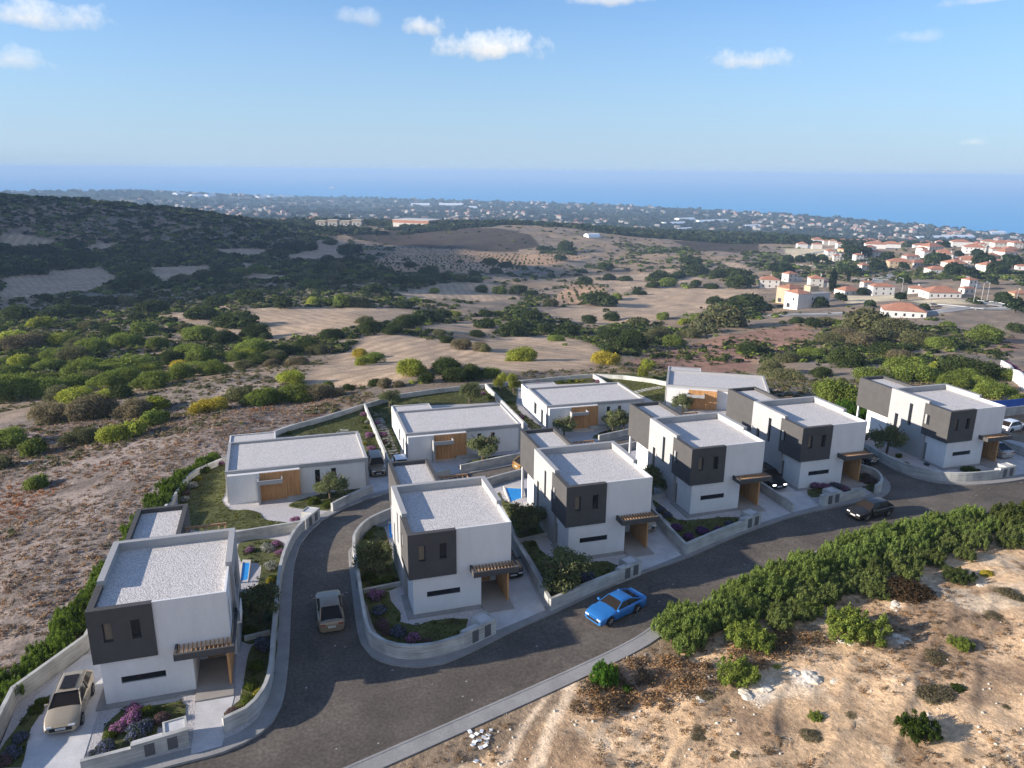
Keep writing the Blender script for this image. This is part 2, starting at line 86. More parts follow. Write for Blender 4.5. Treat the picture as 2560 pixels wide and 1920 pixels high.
BUSH = [(-85.9,370.9,5.29,'d'),(-92.9,367.9,7.14,'d'),(-118.3,447.9,3.97,'d'),(-104.1,353.1,6.76,'d'),(-96.6,363.4,2.7,'l'),(-99.5,440.0,5.27,'d'),(-77.7,390.3,2.37,'l'),(-86.4,436.8,5.28,'d'),(-76.4,426.8,4.54,'o'),(-56.8,372.6,6.31,'d'),(-31.6,319.7,6.02,'d'),(-30.9,403.9,5.71,'d'),(-16.5,291.3,7.42,'d'),(-8.6,256.6,4.13,'d'),(-15.0,395.0,6.91,'d'),(-46.9,284.2,4.39,'g'),(-83.3,306.8,3.66,'l'),(-81.8,272.3,4.44,'l'),(-66.6,260.7,3.92,'l'),(-51.4,234.2,4.3,'g'),(-59.7,225.4,3.4,'g'),(-73.3,247.7,5.53,'b'),(-45.9,248.0,4.2,'g'),(-35.6,239.5,2.99,'g'),(-25.1,255.0,5.24,'g'),(-18.3,244.8,3.51,'d'),(-70.8,224.1,2.0,'g'),(-65.6,216.7,2.59,'l'),(-57.1,211.7,3.2,'g'),(-62.7,197.4,3.54,'g'),(-50.9,189.0,1.72,'g'),(-45.8,189.3,4.06,'g'),(-47.4,206.6,4.11,'g'),(-37.6,200.0,5.9,'g'),(-32.6,198.6,2.48,'l'),(-28.9,208.1,2.94,'d'),(-26.8,228.2,3.24,'g'),(-21.6,205.6,3.59,'g'),(-12.6,205.1,3.3,'g'),(-25.6,195.6,2.16,'y'),(-8.5,211.7,4.45,'g'),(-6.6,188.8,2.76,'d'),(-52.1,165.5,4.24,'g'),(-47.2,166.3,3.54,'g'),(-35.3,166.4,2.84,'g'),(-31.9,168.7,3.16,'g'),(-25.2,154.3,2.92,'g'),(-36.5,150.0,3.01,'l'),(-32.1,147.8,2.07,'l'),(-20.8,130.9,1.77,'l'),(-12.1,118.9,2.51,'y'),(-7.7,126.8,2.28,'o'),(-3.8,121.3,2.2,'g'),(-6.2,120.3,1.19,'d'),(-38.7,117.3,2.33,'g'),(-33.7,110.7,1.88,'g'),(-37.4,132.6,2.65,'b'),(-30.8,130.7,3.26,'b'),(-24.0,127.5,2.42,'b'),(-18.9,116.3,1.86,'g'),(-20.8,111.1,1.77,'l'),(-23.5,110.0,1.91,'l'),(-28.3,112.9,1.94,'o'),(-28.9,94.3,1.32,'g'),(-35.8,106.2,1.3,'o'),(-20.8,164.1,3.13,'g'),(-14.4,164.0,2.9,'g'),(-18.4,174.8,2.51,'o'),(-19.8,180.8,2.3,'g'),(-54.4,185.9,3.37,'g'),(-43.4,171.3,3.15,'g'),(-40.2,177.5,3.01,'o'),(-29.4,146.9,1.84,'d'),(-41.4,156.3,2.63,'o'),(-57.9,179.7,3.5,'g'),(-39.0,192.4,3.27,'g'),(-55.3,223.8,4.08,'o'),(-72.2,258.7,3.48,'o'),(-57.4,244.4,2.97,'o'),(-55.9,277.2,3.39,'d'),(-67.5,301.9,3.2,'o'),(-56.4,331.1,3.05,'d'),(-33.9,285.0,3.12,'o'),(0.8,362.1,4.96,'d'),(14.3,373.9,3.65,'l'),(21.4,372.8,4.27,'g'),(27.8,363.9,4.79,'g'),(35.6,365.1,5.44,'o'),(49.2,430.1,6.43,'d'),(56.0,363.8,4.6,'d'),(57.8,310.7,6.37,'d'),(69.8,337.2,3.47,'d'),(77.0,345.9,2.98,'l'),(95.6,485.1,3.7,'l'),(131.9,505.3,4.19,'d'),(139.7,486.9,4.24,'g'),(76.8,286.3,4.27,'d'),(97.2,340.7,2.69,'g'),(90.6,338.9,3.55,'d'),(82.7,270.6,4.33,'d'),(-12.1,284.6,3.19,'d'),(-9.6,257.1,3.72,'d'),(-5.9,252.0,2.04,'d'),(28.9,276.3,3.23,'o'),(27.9,248.6,3.76,'d'),(40.2,260.1,4.42,'d'),(0.3,213.8,3.15,'d'),(5.6,221.8,3.28,'d'),(14.6,238.4,3.56,'d'),(-6.0,185.4,2.11,'d'),(-9.0,205.9,2.66,'l'),(-1.4,188.2,1.85,'d'),(-9.0,224.4,3.98,'g'),(16.4,168.7,1.71,'l'),(19.1,174.5,2.37,'g'),(17.9,192.5,1.95,'y'),(0.2,136.0,2.03,'l'),(1.0,121.8,2.64,'g'),(6.2,126.8,1.28,'g'),(4.9,121.3,2.04,'b'),(-7.0,128.6,1.47,'d'),(-3.7,121.3,2.2,'g'),(7.7,120.9,1.23,'b'),(20.5,128.2,2.44,'l'),(26.9,127.6,2.24,'d'),(30.8,124.6,2.44,'d'),(34.4,125.1,1.57,'g'),(22.5,122.5,1.5,'d'),(20.0,122.6,0.85,'l'),(21.4,122.0,0.85,'l'),(12.0,123.4,0.84,'d'),(27.2,122.0,1.94,'d'),(13.9,125.3,1.29,'d'),(53.5,171.5,2.16,'l'),(42.9,227.1,1.57,'o'),(46.1,220.0,2.1,'d'),(46.7,202.3,2.83,'b'),(50.9,195.9,2.42,'b'),(33.2,241.2,2.86,'d'),(64.1,251.9,2.21,'d'),(49.5,244.1,2.11,'o'),(37.2,241.2,1.23,'l'),(15.4,122.3,1.26,'b'),(17.4,121.2,1.05,'b'),(-3.2,199.2,2.92,'o'),(2.2,173.1,2.29,'b'),(8.0,210.8,2.44,'o'),(-9.3,176.6,2.29,'o'),(9.6,124.9,1.06,'d'),(-3.3,174.3,2.0,'b'),(49.4,287.2,2.94,'d'),(61.4,307.5,3.17,'d'),(248.1,397.3,4.56,'d'),(161.8,281.1,2.68,'l'),(181.9,305.0,3.5,'g'),(171.0,316.2,2.98,'g'),(133.4,318.3,3.48,'d'),(149.8,328.5,3.63,'d'),(162.9,363.4,2.66,'d'),(230.9,465.2,5.15,'d'),(258.3,497.3,5.07,'d'),(277.8,510.7,6.66,'g'),(288.2,502.8,3.77,'d'),(288.9,488.5,4.61,'d'),(296.6,481.5,5.03,'d'),(311.0,466.8,8.98,'d'),(282.1,591.5,6.48,'d'),(259.8,600.7,4.33,'d'),(271.5,603.2,5.46,'d'),(236.3,537.3,3.21,'d'),(234.1,569.0,6.13,'d'),(205.2,442.9,4.46,'g'),(179.0,410.5,9.72,'d'),(104.3,268.3,4.39,'d'),(98.7,278.8,3.01,'d'),(112.8,245.1,4.55,'d'),(88.3,236.5,2.58,'g'),(85.7,222.5,1.22,'g'),(51.1,191.8,1.87,'o'),(119.3,213.4,3.67,'g'),(100.5,205.9,4.64,'d'),(87.4,191.0,2.14,'d'),(70.4,155.6,2.91,'y'),(83.9,161.8,1.85,'l'),(130.3,187.4,3.35,'d'),(197.8,537.9,2.87,'d'),(173.4,494.3,2.63,'d'),(141.2,490.1,4.27,'g'),(157.8,503.2,6.18,'d'),(164.0,493.6,4.79,'d'),(141.9,393.3,4.21,'o'),(150.4,394.1,2.48,'g'),(226.9,724.2,4.41,'d'),(213.7,660.6,3.46,'d'),(194.8,647.7,4.5,'d'),(186.4,659.6,6.27,'d'),(208.9,763.4,7.21,'d'),(215.2,724.5,6.27,'d'),(182.3,584.9,4.09,'d'),(276.9,677.2,5.45,'d'),(302.9,682.6,7.39,'d'),(333.8,668.4,4.89,'d'),(347.2,676.3,4.97,'d'),(312.3,588.6,9.8,'d'),(337.0,602.6,7.86,'d'),(212.8,327.1,7.59,'d'),(259.3,389.2,4.51,'d'),(81.7,269.3,3.83,'d'),(92.7,291.5,3.63,'d'),(107.7,319.9,4.56,'d'),(169.8,265.7,9.26,'o'),(149.6,246.4,5.22,'o'),(333.6,874.9,10.78,'d'),(309.9,886.5,7.73,'d'),(295.9,790.8,6.97,'d'),(362.5,616.0,10.4,'d'),(358.1,566.8,9.68,'d'),(362.0,544.6,9.39,'d'),(399.2,691.9,11.61,'d'),(244.6,353.5,7.58,'d'),(202.2,322.8,4.34,'g'),(147.3,294.6,4.4,'o'),(127.1,238.6,4.06,'o'),(112.3,219.2,3.72,'o'),(137.3,234.3,3.6,'o'),(131.6,188.2,2.99,'d'),(154.6,213.3,1.49,'o'),(204.6,263.2,3.16,'d'),(199.1,247.5,3.0,'d'),(210.4,247.4,3.03,'g'),(142.9,176.9,3.25,'g'),(132.8,152.6,4.13,'d'),(207.5,204.6,2.61,'g'),(195.9,215.2,8.05,'o'),(193.0,197.8,6.27,'o'),(154.9,162.2,4.46,'d'),(176.6,164.5,3.93,'g'),(207.0,177.2,5.09,'g'),(139.2,120.9,5.38,'d'),(141.5,130.7,3.15,'l'),(127.0,127.0,4.1,'g'),(113.5,121.3,3.35,'g'),(77.4,89.1,3.19,'g'),(77.2,85.5,1.82,'g'),(102.5,134.9,3.57,'o'),(111.9,151.3,3.36,'o'),(117.0,140.6,2.33,'d'),(145.8,117.8,2.41,'g'),(115.3,95.6,2.39,'g'),(262.0,212.2,2.84,'d'),(120.0,118.2,3.58,'g'),(124.2,117.6,2.57,'g'),(122.1,98.9,2.03,'g'),(131.1,115.3,2.56,'g'),(207.1,249.3,3.04,'o'),(208.6,236.2,4.38,'o'),(207.0,218.5,5.03,'b'),(176.0,172.8,4.44,'o'),(190.9,181.6,3.52,'o'),(164.3,182.4,4.18,'b'),(162.9,194.4,3.59,'o'),(173.6,185.0,4.66,'o'),(153.9,154.7,2.97,'b'),(182.1,208.4,3.87,'b'),(128.8,167.6,2.72,'o'),(235.3,218.0,2.82,'g'),(115.7,90.9,1.47,'g'),(120.1,107.8,2.39,'g'),(125.5,105.8,2.15,'g'),(-113.9,651.3,8.83,'d'),(-86.6,546.2,9.14,'d'),(-92.3,517.6,7.05,'d'),(-66.1,577.5,8.0,'o'),(-192.7,646.7,7.49,'d'),(-180.3,658.5,10.57,'d'),(-169.8,694.3,8.17,'d'),(-163.2,802.0,3.56,'d'),(-178.3,794.0,9.33,'d'),(-208.1,750.6,11.95,'d'),(-191.2,755.6,9.92,'d'),(-174.1,753.4,9.97,'d'),(-154.3,717.1,11.69,'d'),(-220.6,741.6,8.53,'d'),(-54.1,593.0,8.27,'d'),(-42.4,598.8,8.4,'d'),(-29.4,627.8,7.88,'g'),(-15.5,636.6,9.04,'g'),(76.7,875.2,12.78,'d'),(71.0,700.5,6.88,'d'),(65.9,769.5,6.25,'d'),(92.2,814.9,6.0,'d'),(109.6,867.7,5.7,'d'),(35.7,906.7,8.68,'d'),(15.3,864.9,10.98,'d'),(-4.4,824.3,7.8,'d'),(62.9,973.4,8.59,'d'),(34.0,738.2,5.34,'d'),(44.6,759.8,7.35,'d'),(22.2,919.1,8.75,'d'),(2.6,902.3,8.54,'d'),(-20.0,884.1,9.69,'d'),(54.0,593.1,6.8,'g'),(59.8,550.3,7.26,'d'),(45.2,626.6,8.15,'o'),(32.6,649.7,7.34,'d'),(16.1,576.9,7.42,'o'),(5.1,554.5,6.21,'d'),(15.2,502.3,6.48,'g'),(32.8,556.0,8.12,'o'),(77.3,566.0,5.64,'g'),(81.2,524.4,5.26,'d'),(93.4,538.8,8.15,'d'),(119.5,627.3,8.45,'d'),(112.1,684.6,5.71,'d'),(125.3,787.9,5.23,'d'),(111.7,750.3,2.49,'d'),(175.8,763.0,5.18,'d'),(204.2,853.8,2.9,'d'),(133.2,574.2,6.87,'d'),(120.7,581.3,5.91,'d'),(146.3,578.2,6.95,'d'),(209.4,763.3,7.87,'d'),(218.2,737.3,6.38,'d'),(158.3,629.9,5.4,'d'),(54.4,170.8,3.2,'l')]
VILLAGE = [(275.9,364.7,11.5,'t'),(263.0,327.7,21.7,'w'),(330.0,459.7,11.6,'w'),(367.0,483.5,12.3,'w'),(358.7,443.3,12.4,'w'),(347.9,401.9,11.4,'w'),(362.3,389.5,12.0,'w'),(381.7,423.5,6.9,'w'),(364.9,364.0,7.6,'w'),(348.7,331.5,15.4,'b'),(269.4,274.6,15.5,'b'),(371.3,335.2,6.5,'w'),(413.2,370.1,9.5,'w'),(373.9,305.3,7.4,'t'),(520.7,543.2,16.7,'t'),(548.7,550.9,15.9,'w'),(582.0,529.8,17.9,'w'),(525.3,485.4,18.4,'w'),(602.4,568.4,13.1,'w'),(652.8,554.0,14.3,'w'),(670.6,579.2,9.9,'w'),(683.7,617.2,16.9,'w'),(679.5,667.8,17.9,'w'),(755.7,758.9,14.0,'w'),(707.4,754.1,16.8,'w'),(676.9,746.9,21.0,'w'),(659.7,851.1,18.2,'w'),(733.4,914.3,26.8,'w'),(714.8,861.6,13.6,'w'),(769.6,908.5,12.6,'w'),(1002.1,1163.5,16.2,'w'),(1056.8,1207.1,14.4,'w'),(1138.9,1269.4,20.3,'w'),(1657.3,1808.8,25.4,'w'),(1691.4,1811.8,25.6,'w'),(1158.9,1200.9,24.5,'w'),(1735.5,1772.7,28.9,'w'),(1262.2,1252.9,18.0,'w'),(1243.8,1197.3,22.3,'w'),(756.7,702.8,17.6,'w'),(1282.3,1148.7,21.8,'w'),(1318.9,1162.2,22.1,'w'),(749.1,643.7,15.1,'w'),(743.2,617.7,14.6,'w'),(562.6,460.9,8.0,'w'),(599.1,513.4,9.9,'w'),(537.4,640.5,8.9,'w'),(1914.2,1958.3,23.9,'w'),(1837.5,2093.3,24.9,'w'),(2090.1,2169.4,26.4,'t'),(2107.8,2487.5,24.5,'w'),(2165.1,2391.3,33.4,'w'),(2507.1,2540.8,36.2,'w'),(2254.1,2129.3,30.9,'w'),(2453.6,2144.5,36.2,'w'),(1548.7,1800.9,10.1,'w'),(1471.3,1836.7,14.0,'w'),(1759.3,1884.0,11.7,'t'),(1831.7,1878.1,13.2,'w'),(1783.0,1835.8,12.7,'t'),(1762.9,1823.9,12.8,'w'),(968.7,1201.5,11.2,'t'),(1502.6,1854.6,10.6,'w'),(1801.7,1844.7,13.6,'w'),(1805.4,1755.7,9.7,'w'),(793.2,954.0,11.6,'t'),(1549.0,1743.8,13.5,'w'),(951.9,1139.4,11.9,'w'),(1282.8,1196.6,13.3,'w'),(1094.8,1232.9,13.1,'w'),(1133.3,1240.7,10.8,'w'),(1107.4,1183.1,13.5,'w'),(795.2,672.4,9.6,'w'),(1079.7,1194.9,12.9,'w'),(810.4,712.3,13.6,'w'),(722.1,884.1,11.8,'w'),(658.6,770.1,11.7,'w'),(769.1,637.7,9.6,'w'),(673.0,799.1,11.0,'w'),(637.6,800.0,10.4,'w'),(720.0,637.7,10.3,'w'),(654.6,652.5,10.2,'w'),(613.6,720.9,12.4,'t'),(696.7,587.6,13.2,'t'),(638.3,712.7,11.5,'w'),(654.2,625.5,12.4,'t'),(622.1,613.7,11.2,'w'),(569.9,688.3,13.6,'w'),(598.3,659.4,12.0,'w'),(549.9,623.9,11.2,'w'),(568.1,579.4,11.9,'w'),(611.6,532.6,11.1,'t'),(571.8,494.6,10.7,'w'),(531.9,463.8,13.6,'w'),(476.5,533.1,10.7,'w'),(504.4,486.3,13.6,'w')]
VROAD = [(7,[(412.8,448.1),(445.7,482.6),(480.5,504.4),(500.3,507.8)]),(6,[(272.5,271.9),(289.6,269.7),(311.4,272.2),(332.5,267.3)]),(6,[(299.2,290.0),(304.7,277.1),(306.9,268.2)]),(5,[(218.9,302.1),(237.1,298.4),(255.3,294.5)]),(9,[(566.7,727.5),(602.7,749.5),(644.0,776.5)]),(5,[(421.4,483.2),(464.1,460.5),(485.4,424.8),(491.9,399.1)]),(5,[(485.6,654.7),(486.6,585.6),(500.6,561.6)]),(8,[(340.4,306.7),(336.9,292.2),(331.8,270.7)])]
GREENH = [(756.0,4510.0,864.0,4491.0),(918.0,4480.0,1056.0,4454.0),(970.0,3962.0,1010.0,3958.0),(-43.0,5566.0,7.0,5674.0),(41.0,5747.0,122.0,5892.0),(-110.0,5256.0,-57.0,5333.0),(1285.0,2427.0,1384.0,2454.0),(1530.0,2771.0,1611.0,2788.0),(1541.0,2638.0,1693.0,2668.0),(1553.0,2339.0,1628.0,2352.0),(408.0,990.0,428.0,995.0),(1138.0,2061.0,1197.0,2082.0),(1888.0,1921.0,2121.0,1932.0),(2387.0,2111.0,2462.0,2116.0),(-470.0,4965.0,-420.0,5038.0),(-398.0,5073.0,-356.0,5140.0),(-567.0,5039.0,-521.0,5108.0)]
WAREH = (181.6,1264.3,232.8,1223.9)
LONGB = (63.6,1344.6,137.8,1318.3)
SHIP = (603.0,8535.0)
LAMPS = [(340.5,297.7),(330.3,293.0),(347.9,300.9),(359.0,369.1),(328.9,268.9)]
CYP = [(343.6,411.7,15),(395.6,457.9,8),(584.9,570.0,10),(691.7,784.6,8)]
VTREES = [(407.4,418.2,5.2),(351.6,392.8,4.0),(270.9,273.3,2.9),(284.6,277.7,2.6),(547.1,482.7,9.3),(505.1,521.0,4.8),(567.4,652.5,10.4),(583.2,658.0,9.2),(613.0,715.9,8.5),(556.6,540.4,9.0),(516.5,441.8,8.6),(450.2,388.3,4.2),(354.4,420.3,3.4),(560.3,535.8,7.8),(565.1,470.8,8.2),(506.7,677.4,6.6),(504.7,656.3,6.4),(502.2,635.7,7.5),(528.5,652.0,6.4),(428.4,589.1,6.9),(417.8,560.1,7.6),(457.6,534.6,6.4),(482.7,526.3,7.5),(453.6,519.3,6.3),(563.7,603.4,7.4),(482.0,448.9,7.6),(468.2,421.7,6.3),(343.6,288.2,4.4),(648.2,580.1,6.1),(639.2,592.1,5.0),(265.6,325.1,4.6),(232.4,325.3,3.8),(299.7,351.0,3.6),(276.9,303.2,3.1),(319.9,329.2,3.4),(596.3,501.1,6.5),(762.6,994.4,7.7),(723.8,690.7,5.7),(310.1,253.6,5.1)]
RWALL = [(158.0,128.1),(170.8,137.8),(148.7,118.2),(133.4,104.3)]
BLUEF = [(111.3,90.3),(107.6,83.1)]
DIRT = [('track',[(17.67,40.11),(15.45,37.09),(13.57,34.24),(15.28,38.86),(16.51,39.8)]),('track',[(16.57,38.1),(13.86,35.0),(11.9,31.87),(10.71,32.27),(13.36,36.02),(15.58,37.96)]),('track',[(14.6,37.82),(12.32,35.52),(10.0,32.51),(9.05,32.83),(11.55,35.78),(13.64,37.69)]),('white',[(24.8,34.29),(26.29,34.63),(27.51,34.21),(27.55,32.89),(27.13,32.41),(25.4,32.01),(25.13,33.33)]),('white',[(29.01,34.59),(30.43,35.02),(31.39,34.21),(30.92,33.23),(29.4,32.66),(28.35,33.47)]),('white',[(38.09,36.19),(39.42,36.29),(39.69,35.09),(38.15,34.57),(37.3,35.13)]),('white',[(40.98,38.96),(42.2,38.86),(41.55,38.16),(40.6,38.34)]),('white',[(22.38,34.5),(23.44,34.34),(22.79,33.74),(22.2,33.94)]),('white',[(31.19,33.36),(31.87,33.24),(31.55,32.67),(30.88,32.8)]),('white',[(34.25,36.96),(35.72,36.47),(36.12,35.54),(34.42,36.12)]),('white',[(50.4,40.29),(51.31,39.6),(50.19,38.96),(49.58,39.53)]),('white',[(40.92,39.62),(42.92,39.29),(41.87,38.62),(40.51,38.95)]),('dry',[(15.45,37.09),(18.98,39.66),(21.76,39.43),(24.04,37.93),(25.51,36.25),(25.54,35.34),(23.41,34.77),(21.14,34.31),(19.07,34.63),(16.76,34.64),(15.61,35.43),(14.63,34.99),(13.73,33.64)]),('dry',[(27.13,37.84),(31.37,38.99),(34.73,37.34),(32.1,36.15),(28.54,35.68),(26.52,35.91)])]
DBUSH = [(25.79,35.25,1.46,'g'),(36.21,36.84,2.17,'g'),(32.32,27.53,1.29,'s'),(17.77,37.58,0.93,'v'),(18.96,36.73,0.33,'v'),(35.75,29.93,1.26,'b'),(31.59,38.12,1.01,'b'),(34.01,38.39,0.73,'w'),(28.73,38.3,1.71,'g'),(35.12,40.29,1.22,'g'),(43.57,40.3,2.39,'r'),(49.21,40.72,1.31,'d'),(51.86,40.47,0.66,'y'),(26.73,29.22,0.82,'b'),(28.0,30.48,0.49,'g'),(30.02,29.94,0.61,'b'),(41.8,33.53,0.84,'g'),(50.4,37.2,1.09,'b'),(46.64,35.44,0.89,'b'),(37.74,29.86,0.45,'s'),(20.9,31.69,0.72,'b'),(22.0,29.17,0.57,'b'),(24.58,29.65,0.59,'b'),(30.64,27.41,0.35,'b'),(38.94,27.65,0.49,'b'),(34.4,33.4,0.4,'b'),(38.93,32.76,0.95,'b'),(23.1,34.25,0.77,'b'),(29.04,35.5,0.54,'l')]
LAWN = [('H1 front bed',[(-11.55,41.19),(-11.6,42.22),(-10.9,43.53),(-9.76,43.5),(-8.4,43.43),(-7.63,43.45),(-7.28,42.95),(-7.22,41.84),(-8.64,41.5),(-8.64,40.76),(-9.57,40.33),(-11.81,39.63),(-11.99,40.08)]),('H1 side bed',[(-4.04,43.85),(-3.61,48.0),(-2.03,48.6),(-2.1,45.82),(-2.26,44.39),(-2.78,42.64),(-3.95,41.36),(-5.02,41.21),(-5.04,41.6),(-4.19,42.55)]),('H1 pool garden',[(-4.06,55.38),(-3.5,55.79),(-3.28,60.89),(-4.83,61.85),(-5.03,66.34),(-1.51,64.87),(-1.89,55.87),(-2.03,49.02),(-4.55,49.08)]),('H1 driveway bed',[(-15.3,40.17),(-15.65,43.45),(-15.24,45.49),(-15.36,46.35),(-16.06,45.75),(-16.53,43.43),(-16.8,41.96),(-16.38,40.51)]),('H2 front lawn',[(4.44,52.77),(6.32,52.4),(6.25,51.14),(6.71,49.2),(6.49,48.12),(7.56,47.35),(8.77,47.66),(10.04,47.59),(11.27,47.15),(10.87,46.14),(10.31,45.57),(8.84,44.93),(7.47,45.15),(6.24,45.51),(5.09,46.53),(4.59,48.11),(4.49,50.85)]),('H2 side bed',[(4.15,53.2),(7.2,53.02),(7.38,57.37),(7.54,65.01),(6.65,65.41),(4.96,61.73),(4.52,57.91)]),('H3 front lawn',[(18.52,57.39),(19.61,56.67),(19.47,55.1),(19.93,53.13),(19.73,51.53),(20.99,51.56),(22.87,51.82),(24.07,51.61),(24.7,50.71),(23.96,49.51),(18.06,47.78),(18.26,49.82),(18.36,53.73)]),('H3 side bed',[(18.48,57.69),(20.61,57.28),(21.34,60.18),(20.97,63.32),(19.66,66.73),(20.06,69.68),(19.52,68.89),(18.77,61.3)]),('H4 front lawn',[(32.97,60.83),(33.15,58.39),(33.18,56.23),(35.32,55.57),(37.57,55.33),(38.72,54.87),(37.94,53.78),(31.94,52.04),(32.19,55.19),(32.44,59.04)]),('H5 front bed',[(49.25,59.04),(50.0,59.7),(52.85,59.1),(53.22,57.44),(51.82,57.24),(48.16,56.99)]),('H5 corner bed',[(56.8,60.65),(58.6,60.99),(57.9,58.53),(55.88,56.56),(54.92,55.96),(54.93,58.56)]),('B1 front lawn',[(-11.77,79.08),(-11.53,82.19),(-11.03,86.24),(-9.14,89.75),(-7.92,90.83),(-7.23,80.91),(-7.48,79.0),(-6.53,75.85),(-4.98,75.27),(-3.7,73.93),(-2.97,71.53),(-0.83,69.58),(-5.16,69.79),(-9.79,71.59)]),('B1 entrance bed',[(-0.83,74.76),(1.47,76.83),(5.15,77.79),(7.12,77.46),(3.17,72.99),(2.96,71.9)]),('B1 back lawn',[(-1.21,100.46),(9.47,108.46),(10.66,109.69),(10.27,89.95),(8.96,87.91),(9.26,97.05),(-1.42,98.01)]),('B2 side strip',[(10.86,109.63),(14.6,107.23),(12.56,87.31),(11.04,87.73)]),('B2 back lawn',[(13.09,110.77),(16.06,113.25),(23.3,115.47),(30.93,116.82),(30.7,108.19),(20.38,107.7),(14.4,109.07),(12.69,107.68)]),('B2 entrance bed',[(18.46,81.62),(21.21,83.82),(26.13,84.21),(22.86,82.74),(18.59,80.81)]),('B3 side strip',[(31.85,116.41),(36.17,115.99),(32.7,103.86),(33.39,94.78),(31.62,94.04)]),('B3 back lawn',[(38.56,117.82),(44.81,117.99),(50.39,117.27),(50.5,113.45),(52.66,111.98),(42.1,114.8),(36.6,116.41)]),('B4 side lawn',[(51.14,113.47),(50.93,117.41),(55.43,116.64),(61.02,110.94),(54.0,98.21),(52.71,101.92)]),('B3 entrance bed',[(38.81,88.94),(42.08,91.5),(44.38,90.87),(38.48,87.32)])]
POOL = [('H1',[(-4.66,61.05),(-4.1,60.84),(-4.23,56.77),(-4.76,56.94)]),('H2',[(8.03,64.92),(8.41,64.75),(7.85,60.82),(7.55,60.94)]),('H3',[(20.66,69.59),(22.31,68.88),(21.4,64.86),(20.0,64.89)])]
